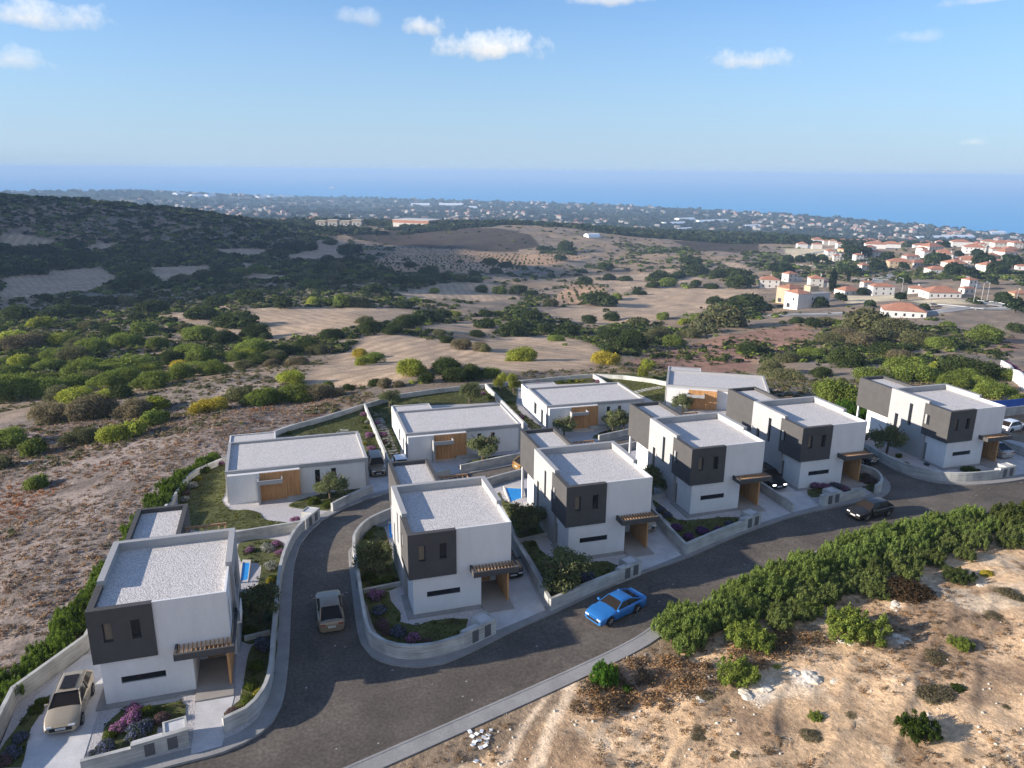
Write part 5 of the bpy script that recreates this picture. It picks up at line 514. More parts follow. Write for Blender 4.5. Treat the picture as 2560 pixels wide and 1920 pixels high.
    t.box(7.08, 7.12, -.15, 3.05, .12, 3.0, M['wood']); t.build('timber_screen', r)
    t = MB(); t.box(5.075, 7.3, -1.25, 2.995, -.4, .12, M['platform']); t.build('porch_floor', r)
    t = MB(); t.box(-.5, 5.0, -.45, -.003, -.4, .07, M['pave']); t.box(-.5, -.003, 0., 2.88, -.4, .07, M['pave']); t.build('plinth', r)
    t = MB()
    for i in range(7): a = 4.0+i*.44; t.box(a, a+.07, 8.5, 11.1, 5.72, 5.86, M['slat'])
    t.box(3.9, 6.75, 11.0, 11.12, 5.86, 6.0, M['slat']); t.box(3.9, 6.75, 8.42, 8.54, 5.86, 6.0, M['slat']); t.box(6.62, 6.74, 10.98, 11.1, -.3, 5.86, M['slat']); t.build('rear_pergola', r)
    return r
HO = [(-11.86, 44.32, -.30), (7.60, 48.70, -.28), (21.13, 52.79, .08), (34.63, 56.69, .57), (48.15, 59.02, .56), (67.28, 59.90, .35)]
HL = ['white and charcoal two-storey house at the left end, left of the curving side road', 'white and charcoal two-storey house on the rounded street corner inside the curving side road', 'white and charcoal two-storey house directly behind the blue car, olive tree in its front garden', 'white and charcoal two-storey house with a bed of purple flowers along its front wall', 'two-storey house with its driveway on the left, behind the black hatchback', 'two-storey house standing alone behind the long curved wall at the right end']
V0 = villa(); HOUSES = []
for i, (p, l) in enumerate(zip(HO, HL)):
    h = V0 if i == 0 else copy_tree(V0); h.location = p; tag(h, l, 'house', 'two-storey houses along the front road'); HOUSES.append(h)
# ------------------------------------------------------------------ the single-storey house
def bungalow():
    r = empty('single_storey_house', (0, 0, 0)); W_, L_ = 14.48, 8.95
    g = MB(); wins = [(8.88, 9.4, .45, 2.68), (10.58, 11.08, .45, 2.68)]; lw = [(4.6, 5.9, .6, 2.4), (1.6, 2.6, .05, 2.3)]
    g.wall('y', 0, .12, 14.2, -.6, 3.08, wins, .2, M['white']); g.wall('x', 0.02, .3, 8.95, -.6, 3.08, lw, .2, M['white']); g.wall('x', W_-.05, 0, 8.95, -.6, 3.08, [(3, 6, .3, 2.4)], -.2, M['white']); g.wall('y', 8.95, 0, 14.4, -.6, 3.08, [(6, 13.5, .1, 2.5)], -.2, M['white']); g.build('wall', r)
    win_parts(r, 'y', .14, wins); win_parts(r, 'x', .16, lw); win_parts(r, 'y', 8.8, [(6, 13.5, .1, 2.5)]); win_parts(r, 'x', W_-.2, [(3, 6, .3, 2.4)])
    p = MB(); e = .3
    for x0, x1, y0, y1 in ((-.02, W_, -.1, .2), (-.02, W_, L_-.2, L_+.1), (-.02, .28, .2, L_-.2), (W_-.3, W_, .2, L_-.2)): p.box(x0, x1, y0, y1, 3.08, 3.5, M['grey'])
    p.box(-.02, .1, -.1, .28, -.6, 3.078, M['grey']); p.box(W_-.27, W_, -.1, .2, -.6, 3.078, M['grey']); p.build('parapet', r)
    q = MB(); q.face([(.2, .1, 3.26), (W_-.2, .1, 3.26), (W_-.2, L_-.1, 3.26), (.2, L_-.1, 3.26)], M['gravel']); q.build('roof_gravel', r)
    b = MB(); b.box(.17, 3.3, -.68, -.102, -.6, 3.2, M['white']); b.box(3.3, 7.31, -.6, -.102, 3.14, 3.2, M['white']); b.build('entrance_block', r)
    w_ = MB()
    for i in range(31): a = 3.302+i*.1295; w_.box(a, a+.122, -.66 if i % 2 else -.668, -.104, -.05, 3.135, M['wood'])
    w_.build('timber_front', r)
    c_ = MB(); c_.box(3.05, 5.55, -1.75, -1.63, 2.28, 2.72, M['grey']); c_.box(3.05, 3.2, -1.63, -.67, 2.28, 2.72, M['grey']); c_.box(5.43, 5.55, -1.63, -.67, 2.28, 2.72, M['grey']); c_.box(3.2, 5.43, -1.63, -.67, 2.28, 2.36, M['grey']); c_.box(3.05, 3.25, -1.75, -.69, -.6, 2.276, M['grey']); c_.build('canopy', r)
    s = MB(); s.box(3.3, 6.4, -1.9, -.69, -.6, .04, M['coping']); s.box(5.9, 8.6, -1.3, -.69, -.6, .32, M['concrete']); s.build('doorstep', r)
    a = MB(); a.wall('x', 0., 8.96, 12.45, -.6, 3.2, [], .1, M['white']); a.wall('y', 12.45, 0, 5.1, -.6, 3.2, [], .1, M['white']); a.wall('x', 5.1, 9.06, 12.45, -.6, 3.2, [(9.6, 11.8, .2, 2.4)], -.2, M['white'])
    for x0, x1, y0, y1 in ((0, .15, 9.06, 12.45), (4.95, 5.1, 9.06, 12.45), (.15, 4.95, 12.3, 12.45)): a.face([(x0, y0, 3.2), (x1, y0, 3.2), (x1, y1, 3.2), (x0, y1, 3.2)], M['white'])
    a.build('rear_annex', r); q = MB(); q.face([(.1, 9.06, 3.1), (5., 9.06, 3.1), (5., 12.4, 3.1), (.1, 12.4, 3.1)], M['gravel']); q.build('roof_gravel', r)
    return r
BO = [(-6.81, 77.91, -2.44, .7), (13.04, 85.93, -2.89, -.42), (33.74, 93.74, -3.43, -1.2), (52.91, 95.82, -2.39, -29.84)]
BL = ['long white single-storey house at the left end of the back row, beside the brown off-roader', 'white single-storey house second from the left in the back row', 'white single-storey house third from the left, two olive trees right of its timber front', 'white flat-roofed single-storey house turned at an angle at the right end of the back row']
B0 = bungalow()
for i, (p, l) in enumerate(zip(BO, BL)):
    h = B0 if i == 0 else copy_tree(B0); h.location = p[:3]; h.rotation_euler = (0, 0, R(p[3])); tag(h, l, 'house', 'single-storey houses of the back row')
# ------------------------------------------------------------------ boundary walls
def bwall(path, h, label, name='boundary_wall', cab=None, th=.24, smooth=False, lv=2, planter=True):
    if smooth: path = smooth_path(path, .7)
    mb = MB(); wall_mesh(mb, path, h, th, M['concrete']); o = mb.build(name); tag(o, label, 'wall', 'board-marked concrete garden walls')
    if cab:      # thicker end of the wall with louvre doors and a pebble tray on top; cab=(x0,y0,x1,y1) on the wall line, street on its right side
        a, b = Vector(cab[:2]), Vector(cab[2:4]); t = (b-a); L_ = t.length; t.normalize(); n = Vector((-t.y, t.x)); z = S(*((a+b)/2)); H = (h if not isinstance(h, tuple) else h[1])
        def P(s, d, zz): q = a+t*s+n*d; return (q.x, q.y, z+zz)
        def bx(mb, s0, s1, d0, d1, z0, z1, m):
            i = len(mb.v); mb.v += [P(s0, d0, z0), P(s1, d0, z0), P(s1, d1, z0), P(s0, d1, z0), P(s0, d0, z1), P(s1, d0, z1), P(s1, d1, z1), P(s0, d1, z1)]
            mb.f += [tuple(i+k for k in q) for q in ((3, 2, 1, 0), (4, 5, 6, 7), (0, 1, 5, 4), (1, 2, 6, 5), (2, 3, 7, 6), (3, 0, 4, 7))]; mb.m += [mb.mi(m)]*6
        k = MB(); hh = H+.16; bx(k, 0, L_, -.14, .06, -.3, hh, M['concrete']); bx(k, L_-1.25, L_, .06, 1.15, -.3, hh-.12, M['concrete'])
        for s0, s1, d0, d1 in ((L_-1.25, L_, .06, .16), (L_-1.25, L_, 1.05, 1.15), (L_-1.25, L_-1.13, .16, 1.05), (L_-.12, L_, .16, 1.05)): bx(k, s0, s1, d0, d1, hh-.12, hh, M['concrete'])
        bx(k, 0, L_-1.25, .06, .5, -.3, hh-.2, M['concrete']); kc = k.build('meter_cabinet', o)
        k = MB(); bx(k, L_-1.13, L_-.12, .16, 1.05, hh-.12, hh-.06, M['drive']); bx(k, .1, L_-1.3, .1, .46, hh-.2, hh-.15, M['drive']); k.build('pebble_tray', kc)
        for s0 in ([L_*.22, L_*.62] if lv == 2 else [L_*.5]):
            k = MB(); bx(k, s0, s0+.52, -.165, -.14, .12, hh-.18, M['louvre']); k.build('louvre_door', kc)
    return o
bwall([(-19.2, 37.2), (-17.2, 42), (-17.2, 46.2), (-15.3, 49.1), (-14.2, 50.8), (-13.6, 60), (-12.4, 76.5)], 1.15, 'long concrete wall left of the left-end house, bending around the grey car')
bwall([(-12.4, 76.7), (-11.2, 85.6), (-7.6, 90.3), (-1.6, 98.9), (4.2, 103.2), (10.35, 108.1)], .75, 'low concrete wall closing the sloping garden behind the left single-storey house', smooth=True)
bwall([(-12.0, 38.7), (-9.4, 39.0), (-6.75, 39.5)], .9, 'short front wall with stepped pebble trays before the left-end house', cab=(-9.6, 39.0, -6.75, 39.5))
bwall([(-4.95, 39.9), (-3.7, 40.5), (-2.8, 41.9), (-2.35, 44), (-2.15, 48), (-1.95, 52), (-1.6, 58), (-1.05, 62), (-.3, 65.3), (.5, 67.3)], 1.0, 'sweeping curved wall between the left-end house and the side road', smooth=True)
bwall([(.55, 67.4), (1.9, 69.6)], .95, 'short curved wall with two louvre doors before the lawn of the left single-storey house', cab=(.55, 67.4, 1.95, 69.7))
bwall([(-12.9, 66.2), (.3, 67.2)], 1.0, 'straight retaining wall between the lawn and the pink flower bed with the pool', name='retaining_wall')
bwall([(3.3, 71.5), (4.8, 73.3), (6.4, 75.0), (7.8, 76.2)], .9, 'low curved wall under the olive tree of the left single-storey house', smooth=True)
bwall([(9.6, 67.8), (6.5, 65.4), (4.95, 62.7), (4.4, 60), (4.2, 54.2), (4.05, 47.2), (4.5, 45.4), (5.7, 44.1), (7.2, 43.6), (8.6, 43.6), (10.3, 44.0)], 1.05, 'rounded corner wall wrapping the garden of the corner house', smooth=True)
bwall([(10.3, 44.0), (12.7, 45.0)], 1.05, 'end of the corner garden wall with two louvre doors by the dark sports car drive', cab=(10.25, 43.98, 12.7, 45.0))
bwall([(17.7, 59.0), (17.35, 46.6)], .95, 'straight wall between the dark sports car and the olive garden')
bwall([(17.3, 46.45), (20.5, 47.5), (24, 48.55)], 1.0, 'front wall below the olive tree, right behind the blue car')
bwall([(24, 48.55), (25.9, 49.15)], 1.0, 'wall end with two louvre doors at the third house, left of the beige car drive', cab=(23.8, 48.5, 25.9, 49.15))
bwall([(31.3, 60), (30.9, 50.9)], .95, 'straight wall between the beige car drive and the purple flower garden')
bwall([(30.85, 50.75), (34.5, 51.85), (37.7, 52.7)], 1.0, 'front wall along the purple flower bed')
bwall([(37.7, 52.7), (39.8, 53.35)], 1.0, 'wall end with two louvre doors right of the purple flower bed', cab=(37.6, 52.68, 39.8, 53.35))
bwall([(44.2, 62), (44.2, 54.6)], .95, 'straight wall left of the black car with lit headlights')
bwall([(49.4, 55.3), (53.4, 55.9)], .85, 'low front wall behind the black hatchback')
bwall([(47.9, 55.0), (49.4, 55.3)], 1.0, 'wall block with two louvre doors behind the black hatchback', cab=(47.9, 55.02, 50.2, 55.4))
bwall([(54.7, 55.9), (56.0, 56.6), (57.2, 58.0), (57.7, 59.6), (57.2, 60.9), (55.9, 61.7), (54.6, 61.9)], 1.0, 'small U-shaped curved wall at the corner of the side road', smooth=True)
bwall([(63.0, 68.2), (62.2, 64), (62.15, 60.4), (62.9, 58.4), (64.2, 57.1), (66.4, 56.3), (69.3, 56.0), (70.6, 56.0)], 1.0, 'long curved wall around the right-end house', smooth=True)
bwall([(70.6, 56.0), (72.9, 56.2)], 1.0, 'wall end with two louvre doors before the right-end house', cab=(70.5, 56.0, 72.9, 56.2))
bwall([(79.1, 70), (79.1, 57.0)], 1.0, 'straight wall beside the silver car at the right end')
bwall([(10.5, 108.1), (15.9, 112.1), (23.1, 114.2), (30.6, 115.3)], .75, 'back garden wall behind the second single-storey house')
bwall([(30.85, 115.3), (38.1, 116.3), (44.3, 116.5), (50, 115.8)], .75, 'back garden wall behind the third single-storey house')
bwall([(50.1, 115.8), (54, 112.5), (57.3, 107.8), (60, 101.5)], .75, 'back garden wall behind the angled single-storey house')
bwall([(10.5, 107.8), (10.75, 78.2)], .95, 'dividing wall beside the brown off-roader')
bwall([(30.72, 115.0), (30.72, 93)], .95, 'dividing wall left of the third single-storey house')
bwall([(49.9, 115.6), (49.7, 106)], .8, 'short dividing wall between the third and the angled single-storey house')
bwall([(18.2, 79.3), (21.5, 80.1), (25.9, 81.2)], .95, 'low wall in front of the second single-storey house')
bwall([(15.2, 78.6), (16.9, 79.0)], .7, 'tiny wall beside the path of the second single-storey house')
bwall([(37.9, 85.3), (40.4, 86.2), (43.0, 87.1)], .95, 'low wall in front of the third single-storey house')
bwall([(16.5, 71.2), (20.8, 73.0), (26.8, 75.0), (33, 77.0), (42, 79.2)], .9, 'low wall along the back lane behind the pool of the third house')
for i in (1, 2, 3): q = HO[i]; bwall([(q[0]-3.2, q[1]+4.1), (q[0]-.3, q[1]+4.35)], .35, ('low garden step wall left of the corner house', 'low garden step wall left of the third house', 'low garden step wall left of the fourth house')[i-1], name='garden_step_wall')
bwall([(-4.1, 48.8), (-2.4, 49.1)], .35, 'low garden step wall right of the left-end house', name='garden_step_wall')
LAWN.append(('wall bed', [(8.7, 86.5), (10.3, 86.5), (10.3, 106), (8.9, 104.5)]))
# ------------------------------------------------------------------ lawns, pools, paving slabs
for nm, poly in LAWN: o = drape('lawn', smooth_path(poly, .7, True), .045 if nm != 'wall bed' else .06, M['lawn'], 1.0, .1); o['kind'] = 'structure'
for nm, p in POOL:
    P_ = [Vector(q) for q in p]; c = sum(P_, Vector((0, 0)))/4; z = S(*c)
    r = empty('swimming_pool', (c.x, c.y, z)); lab = {'H1': 'narrow blue pool with timber edge right of the left-end house', 'H2': 'sliver of blue pool left of the corner house', 'H3': 'blue rectangular pool with pale edge behind the corner house'}[nm]; tag(r, lab, 'pool', 'garden pools')
    mb = MB(); mb.face([((q-c).x, (q-c).y, .06) for q in P_], M['water']); mb.build('water', r)
    mb = MB(); E_ = [q+(q-c).normalized()*.42 for q in P_]
    for i in range(4):
        a, b, e, f = P_[i]-c, P_[(i+1) % 4]-c, E_[(i+1) % 4]-c, E_[i]-c; mb.face([(a.x, a.y, .12), (b.x, b.y, .12), (e.x, e.y, .12), (f.x, f.y, .12)], M['coping']); mb.face([(a.x, a.y, .12), (b.x, b.y, .12), (b.x, b.y, -.2), (a.x, a.y, -.2)], M['coping']); mb.face([(f.x, f.y, .12), (e.x, e.y, .12), (e.x, e.y, -.3), (f.x, f.y, -.3)], M['coping'])
    mb.build('coping', r)
pv = MB(); pv.box(-.28, .28, -.6, .6, -.05, .02, M['paver']); pv0 = pv.build('paving_slab'); first = True
def slab(x, y, rz, lab):
    global first
    o = pv0 if first else pv0.copy()
    if not first: col.objects.link(o)
    first = False; o.location = (x, y, S(x, y)+.06); o.rotation_euler = (0, 0, rz); tag(o, lab, 'paving slab', lab)
for k in range(12): slab(3.4+k*.42, 91.2+k*.95, R(62), 'pale slabs crossing the lawn behind the left single-storey house') if k < 9 else None
for k in range(20): slab(11.9, 84.8+k*.95, R(90), 'pale slabs in the strip beside the dividing wall')
for k in range(11): slab(18.9+k*.95, 100.6+k*.12, R(5), 'pale slabs behind the second single-storey house')
for k in range(9): slab(51.3+k*.7, 104.2+k*.1, R(8), 'pale slabs on the lawn beside the angled house')
# ------------------------------------------------------------------ plants
def leaf_arrays(rng, lobes, n, size, up=.15, elong=1.7, shell=.5, zmin=-.35, base=(1, 1, 1), var=.28, hue=.12, lobevar=.22, tip=None):
    """n leaf quads spread through a set of lobes (cx,cy,cz,r,squash)"""
    L = np.array(lobes, float); wt = L[:, 3]**2; k = rng.choice(len(L), n, p=wt/wt.sum())
    d = rng.normal(size=(n, 3)); d /= np.linalg.norm(d, axis=1)[:, None]; d[:, 2] = np.where(d[:, 2] < zmin, -d[:, 2], d[:, 2])
    rad = L[k, 3]*(shell+(1.06-shell)*rng.random(n)**.5)*(1+.10*rng.normal(size=n)); sq = np.stack([np.ones(n), np.ones(n), L[k, 4]], -1)
    p = L[k, :3]+d*rad[:, None]*sq
    nrm = d*.7+rng.normal(size=(n, 3))*.55; nrm /= np.linalg.norm(nrm, axis=1)[:, None]
    t = rng.normal(size=(n, 3))+np.array([0, 0, up*4])+d*up*3; t -= nrm*(t*nrm).sum(1)[:, None]; t /= np.linalg.norm(t, axis=1)[:, None]+1e-9; b = np.cross(nrm, t)
    s = (size*(.6+.8*rng.random(n)))[:, None]; a = t*s*elong*.5; c = b*s*.5
    V = np.stack([p-a, p+c*1.0-a*.1, p+a, p-c*1.0-a*.1], 1).reshape(-1, 3)
    lv = 1+lobevar*(rng.random(len(L))*2-1); g = lv[k]*(1+var*(rng.random(n)*2-1)); h = 1+hue*(rng.random(n)*2-1)
    T = np.stack([g*h, g, g*(2-h)*.95], -1)*np.array(base)
    if tip is not None: m = (rng.random(n) < tip[1])*(d[:, 2] > tip[2]); T[m] = np.array(tip[0])*(.75+.5*rng.random((m.sum(), 1)))
    return V, np.repeat(T, 4, 0)
def leaves(name, seed, lobes, n, size, **kw):
    V, T = leaf_arrays(np.random.default_rng(seed), lobes, n, size, **kw); return npmesh(name, V, np.arange(len(V)).reshape(-1, 4), [M['fol']], tint=T)
def bush_lobes(seed, k=8, h=.62, spread=.58):
    g = np.random.default_rng(seed); out = [(0, 0, h*.55, .62, .85)]
    for i in range(k):
        a = g.random()*6.283; d = spread*math.sqrt(g.random()*.8+.2); out.append((d*math.cos(a), d*math.sin(a), h*(.25+.75*g.random())*(1.15-d*.7), .24+.24*g.random(), .75+.3*g.random()))
    return out
BUSHM = [leaves('shrub_leaves', 100+i, bush_lobes(200+i, 8+i % 4, .55+.1*(i % 4)), 2300, .085) for i in range(7)]
BUSHF = [leaves('shrub_leaves', 120+i, bush_lobes(220+i, 15, .6, .66), 9500, .042, lobevar=.3, var=.36) for i in range(4)]
FAINT = [leaves('shrub_leaves_fine', 150+i, bush_lobes(250+i, 7, .5), 3200, .055, up=.5, elong=2.2) for i in range(3)]
BCOL = dict(d=C(70, 80, 46), g=C(112, 124, 60), l=C(146, 152, 66), y=C(172, 156, 64), o=C(106, 106, 74), b=C(122, 112, 88), s=C(58, 72, 32), r=C(80, 64, 46), w=C(170, 158, 140), v=C(72, 104, 38))
BW = dict(d='dark evergreen', g='mid-green leafy', l='bright lime-green', y='yellow-flowering', o='dusty olive-green', b='dry grey-brown', s='spiky dark green', r='reddish', w='pale dry', v='fresh green upright')
rng = np.random.default_rng(3); random.seed(5)
SPECIAL = []
bx_ = np.array([b[0] for b in BUSH]); by_ = np.array([b[1] for b in BUSH]); bz_ = Hv(bx_, by_)
def where_is(x, y):
    D = math.hypot(x, y); a = math.degrees(math.atan2(x, y))-17
    side = 'left' if a < -13 else ('right' if a > 13 else 'middle')
    if D < 125: z = 'close behind the houses' if side != 'left' else 'by the heath next to the left houses'
    elif D < 240: z = {'left': 'on the bushy slope at the left', 'middle': 'on the tan field beyond the back walls', 'right': 'on the rough slope below the village'}[side]
    elif D < 480: z = {'left': 'below the dark hill at the left', 'middle': 'in the valley between the tan fields', 'right': 'in the valley short of the village'}[side]
    else: z = {'left': 'on the dark wooded hillside at the left', 'middle': 'beyond the orchard in the valley', 'right': 'in the hollow left of the village'}[side]
    return z
order = np.argsort([-b[2]/math.hypot(b[0], b[1]) for b in BUSH])
for n_, i in enumerate(order):
    x, y, r, k = BUSH[i]
    if n_ >= 296: break
    me = BUSHF[(i*5) % 4] if r > 1.9 and math.hypot(x, y) < 280 else BUSHM[(i*5) % 7]; s = r*1.34; o = link('wild_shrub', me, None, (x, y, bz_[i]-.12*r), tuple(np.array(BCOL[k])*(.85+.3*random.random())), random.random()*6.28, (s, s*(.85+.3*random.random()), s*(.75+.35*random.random())*(.85 if r > 5 else 1)))
    lab = f'{BW[k]} wild shrub {where_is(x, y)}'; tag(o, lab, 'shrub', f'{BW[k]} shrubs {where_is(x, y)}')
rest = order[296:]
# tighter labels for shrubs that stand alone
def relabel(px_, py_, lab):
    c = min([o for o in col.objects if o.name.startswith('wild_shrub')], key=lambda o: (o.location.x-px_)**2+(o.location.y-py_)**2); c['label'] = lab
    if 'group' in c: del c['group']
for q in [(*SHR[0], 'round lime-green shrub standing alone on the tan field, the right one'), (*SHR[1], 'twin lime and dark green shrub standing alone in the middle of the tan mound'), (*SHR[2], 'bright yellow shrub at the upper edge of the heath, left of the back row'), (*SHR[3], 'round yellow-green shrub behind the back wall, left of the mound'), (*SHR[4], 'yellow-topped shrub just behind the back wall of the third single-storey house')]: relabel(*q)
# distant scrub and woods: nobody could count them
def blobs(name, X, Y, Z, Rr, cols, seed, flat=.7, q=40, leaf=.42):
    g = np.random.default_rng(seed); n = len(X); var = 10; Vs = []; Ts = []
    for k in range(var): V, T = leaf_arrays(np.random.default_rng(seed*31+k), bush_lobes(seed*17+k, 6, .6), q, leaf, up=0, elong=1.2, shell=.75); Vs.append(V); Ts.append(T)
    VV = []; TT = []; kk = g.integers(0, var, n); an = g.random(n)*6.283
    for k in range(var):
        m = np.nonzero(kk == k)[0]
        if not len(m): continue
        c, s = np.cos(an[m])[:, None], np.sin(an[m])[:, None]; v = Vs[k]; x = v[None, :, 0]*c-v[None, :, 1]*s; y = v[None, :, 0]*s+v[None, :, 1]*c; r = Rr[m][:, None]
        VV.append(np.stack([x*r+X[m][:, None], y*r+Y[m][:, None], v[None, :, 2]*r*flat+Z[m][:, None]-.1*r], -1).reshape(-1, 3)); TT.append((Ts[k][None]*cols[m][:, None, :]).reshape(-1, 3))
    V = np.concatenate(VV); T = np.concatenate(TT)
    o = link(name, npmesh(name, V, np.arange(len(V)).reshape(-1, 4), [M['fol']], tint=T), color=(1, 1, 1)); return o
FIELDP = [np.array(p) for k, p in FIELDS if k in ('tan', 'orch', 'pale', 'green')]; REDP = [np.array(p) for k, p in FIELDS if k in ('red', 'brown')]
def infields(x, y, polys):
    m = np.zeros(len(x), bool)
    for p in polys: m |= inpoly(x, y, p)
    return m
def scatter(n, dmin, dmax, a0=-38, a1=34, seed=1):
    g = np.random.default_rng(seed); a = R(17)+np.radians(a0+(a1-a0)*g.random(n)); d = 1/(1/dmax+(1/dmin-1/dmax)*g.random(n)); return d*np.sin(a), d*np.cos(a), d, g
VX = [np.array([v[0] for v in VILLAGE]), np.array([v[1] for v in VILLAGE])]
def far_scrub():
    x, y, d, g = scatter(42000, 210, 1350, seed=4)
    dens = fbm(x, y, 120, 7)*.55+fbm(x, y, 35, 8)*.45; az = np.degrees(np.arctan2(x, y))-17
    thr = np.where(az < -9, np.where(d > 560, .30, .46), .565)-np.where((d > 300) & (d < 1000) & (az > -9) & (az < 20), .075, 0)-.09*((d > 900) & (az > -9))
    k = (dens+.10*g.random(len(x)) > thr)&~infields(x, y, FIELDP)&(g.random(len(x)) > .62*infields(x, y, REDP))
    k &= np.min(np.hypot(x[:, None]-VX[0], y[:, None]-VX[1]), 1) > 14
    x, y, d = x[k][:12000], y[k][:12000], d[k][:12000]
    hx, hy, hd, hg = scatter(40000, 540, 1150, -40, -4, seed=14); hk = (fbm(hx, hy, 60, 57)*.6+fbm(hx, hy, 22, 58)*.4 > .33)&~infields(hx, hy, FIELDP)&(np.degrees(np.arctan2(hx, hy))-17 < -9); hk &= Hv(hx, hy) > -58; x, y, d = np.r_[x, hx[hk][:9500]], np.r_[y, hy[hk][:9500]], np.r_[d, hd[hk][:9500]]
    for wi, wp in enumerate(WOODS):
        p = np.array(wp); x0, y0 = p.min(0); x1, y1 = p.max(0); gg = np.random.default_rng(wi+70); m_ = 2600; ux = x0+(x1-x0)*gg.random(m_); uy = y0+(y1-y0)*gg.random(m_); kk = inpoly(ux, uy, p)&~infields(ux, uy, FIELDP)&(fbm(ux, uy, 30, 67) > .36); dd = np.hypot(ux, uy); q = min(430, int(kk.sum())); x, y, d = np.r_[x, ux[kk][:q]], np.r_[y, uy[kk][:q]], np.r_[d, dd[kk][:q]]
    n = len(x); z = Hv(x, y); r = (.8+2.6*g.random(n)**2)*np.clip(d/420, .6, 1.25); r = np.where((np.degrees(np.arctan2(x, y))-17 < -9) & (d > 540), r*1.45, r)
    pal = np.array([BCOL['d'], BCOL['d'], BCOL['d'], BCOL['g'], BCOL['o'], C(50, 60, 40)]); c = pal[g.integers(0, 6, n)]*(.8+.4*g.random((n, 1)))
    tag(blobs('scrubland', x, y, z, r, c, 5, .72, 44), 'dark evergreen scrub scattered over the far hills and the valley', 'scrub', kind='stuff')
    # low grey-brown heath brush nearer by
    x, y, d, g = scatter(26000, 60, 330, seed=9); az = np.degrees(np.arctan2(x, y))-17; dens = fbm(x, y, 22, 17)
    k = (dens > np.where(az < -9, .46, np.where(az > 6, .38, .50)))&~infields(x, y, FIELDP)&~inpoly(x, y, SITE)&(segdist(x, y, SITE) > 2.)&(y > 62); x, y, d = x[k][:8500], y[k][:8500], d[k][:8500]; n = len(x); z = Hv(x, y); r = .25+.75*g.random(n)**2*np.clip(d/150, .5, 1.4)
    pal = np.array([BCOL['b'], BCOL['b']*np.array(.8), BCOL['o'], BCOL['o'], C(84, 78, 62), BCOL['d']]); c = pal[g.integers(0, 6, n)]*(.8+.45*g.random((n, 1)))
    tag(blobs('brushwood', x, y, z, r, c, 6, .7, 34, .34), 'low grey-brown brush covering the slopes behind the houses', 'brush', kind='stuff')
    # dry heath west of the houses
    g = np.random.default_rng(12); x = -78+g.random(52000)*90; y = 36+g.random(52000)*92; k = (x < -9+np.clip(y-80, 0, 60)*.75)&~inpoly(x, y, SITE)&(segdist(x, y, SITE) > 2.6)&(fbm(x, y, 7, 27) > .34); x, y = x[k][:20000], y[k][:20000]; n = len(x)
    pal = np.array([C(150, 128, 112), C(134, 114, 104), C(128, 110, 96), C(150, 118, 88), C(120, 110, 96), C(156, 138, 122)]); c = pal[g.integers(0, 6, n)]*(.75+.5*g.random((n, 1))); rust = fbm(x, y, 9, 37)[:, None] > .67; c = np.where(rust, c*np.array([1.05, .72, .52]), c)
    tag(blobs('dry_heath', x, y, Hv(x, y), .16+.34*g.random(n)**1.6, c, 8, .75, 20, .34), 'dry purplish-brown heath tufts left of the houses', 'heath', kind='stuff')
far_scrub()
if len(rest):
    i = np.array(rest); tag(blobs('scrubland', bx_[i], by_[i], bz_[i], np.array([BUSH[j][2] for j in i])*1.1, np.array([BCOL[BUSH[j][3]] for j in i]), 15, .8, 60, .3), 'smallest dark shrubs dotted over the far fields', 'scrub', kind='stuff')
# orchard saplings in rows
def orchard():
    P_ = []
    for k, poly in FIELDS:
        if k != 'orch': continue
        p = np.array(poly); a = R(-52); gx, gy = np.meshgrid(np.arange(-400, 400, 11.5), np.arange(-400, 400, 9.)); c = p.mean(0); x = c[0]+gx*math.cos(a)-gy*math.sin(a); y = c[1]+gx*math.sin(a)+gy*math.cos(a); x, y = x.ravel(), y.ravel(); m = inpoly(x, y, p); P_ += list(zip(x[m], y[m]))
    P_ = [p for p in P_ if random.random() < .85]; P_.sort(key=lambda p: p[0]**2+p[1]**2)
    x = np.array([p[0] for p in P_])+rng.normal(size=len(P_))*.5; y = np.array([p[1] for p in P_])+rng.normal(size=len(P_))*.5; z = Hv(x, y); print('orchard', len(P_))
    sm_ = [leaves('sapling_leaves', 300+i, [(0, 0, .9, .7, 1.1), (.2, .1, 1.3, .45, 1.1), (-.2, 0, .7, .5, 1)], 160, .3) for i in range(3)]
    for i in range(min(290, len(x))):
        o = link('orchard_tree', sm_[i % 3], None, (x[i], y[i], z[i]), C(80, 92, 52), random.random()*6, .9+.8*random.random()); tag(o, 'small young tree in the planted rows of the valley orchard', 'tree', 'young trees in the orchard rows')
    if len(x) > 290: m = slice(290, None); tag(blobs('orchard_rows', x[m], y[m], z[m], .9+.7*rng.random(len(x)-290), np.tile(C(74, 86, 50), (len(x)-290, 1)), 21, 1.2, 26), 'farther rows of small orchard trees', 'orchard', kind='stuff')
orchard()
# ------------------------------------------------------------------ garden plants
def tree_bark(name, seed, h, spread, r0, k=5):
    g = random.Random(seed); mb = MB(); p = Vector((0, 0, -.15)); top = []
    q = Vector((g.uniform(-.12, .12), g.uniform(-.12, .12), h*.38)); mb.cyl(p, q, r0, r0*.75, 7, M['bark'], False)
    for i in range(k):
        a = 6.283*i/k+g.uniform(-.4, .4); e = q+Vector((math.cos(a)*spread*.45, math.sin(a)*spread*.45, h*g.uniform(.2, .36))); mb.cyl(q, e, r0*.55, r0*.3, 5, M['bark'], False)
        for j in range(2): b = a+g.uniform(-.7, .7); f = e+Vector((math.cos(b)*spread*.35, math.sin(b)*spread*.35, h*g.uniform(.1, .26))); mb.cyl(e, f, r0*.28, r0*.1, 4, M['bark'], False)
    o = mb.build(name); me = o.data; bpy.data.objects.remove(o); return me
OLB = [tree_bark('olive_trunk', 40+i, 2.0, 1.0, .09) for i in range(2)]
OLC = []
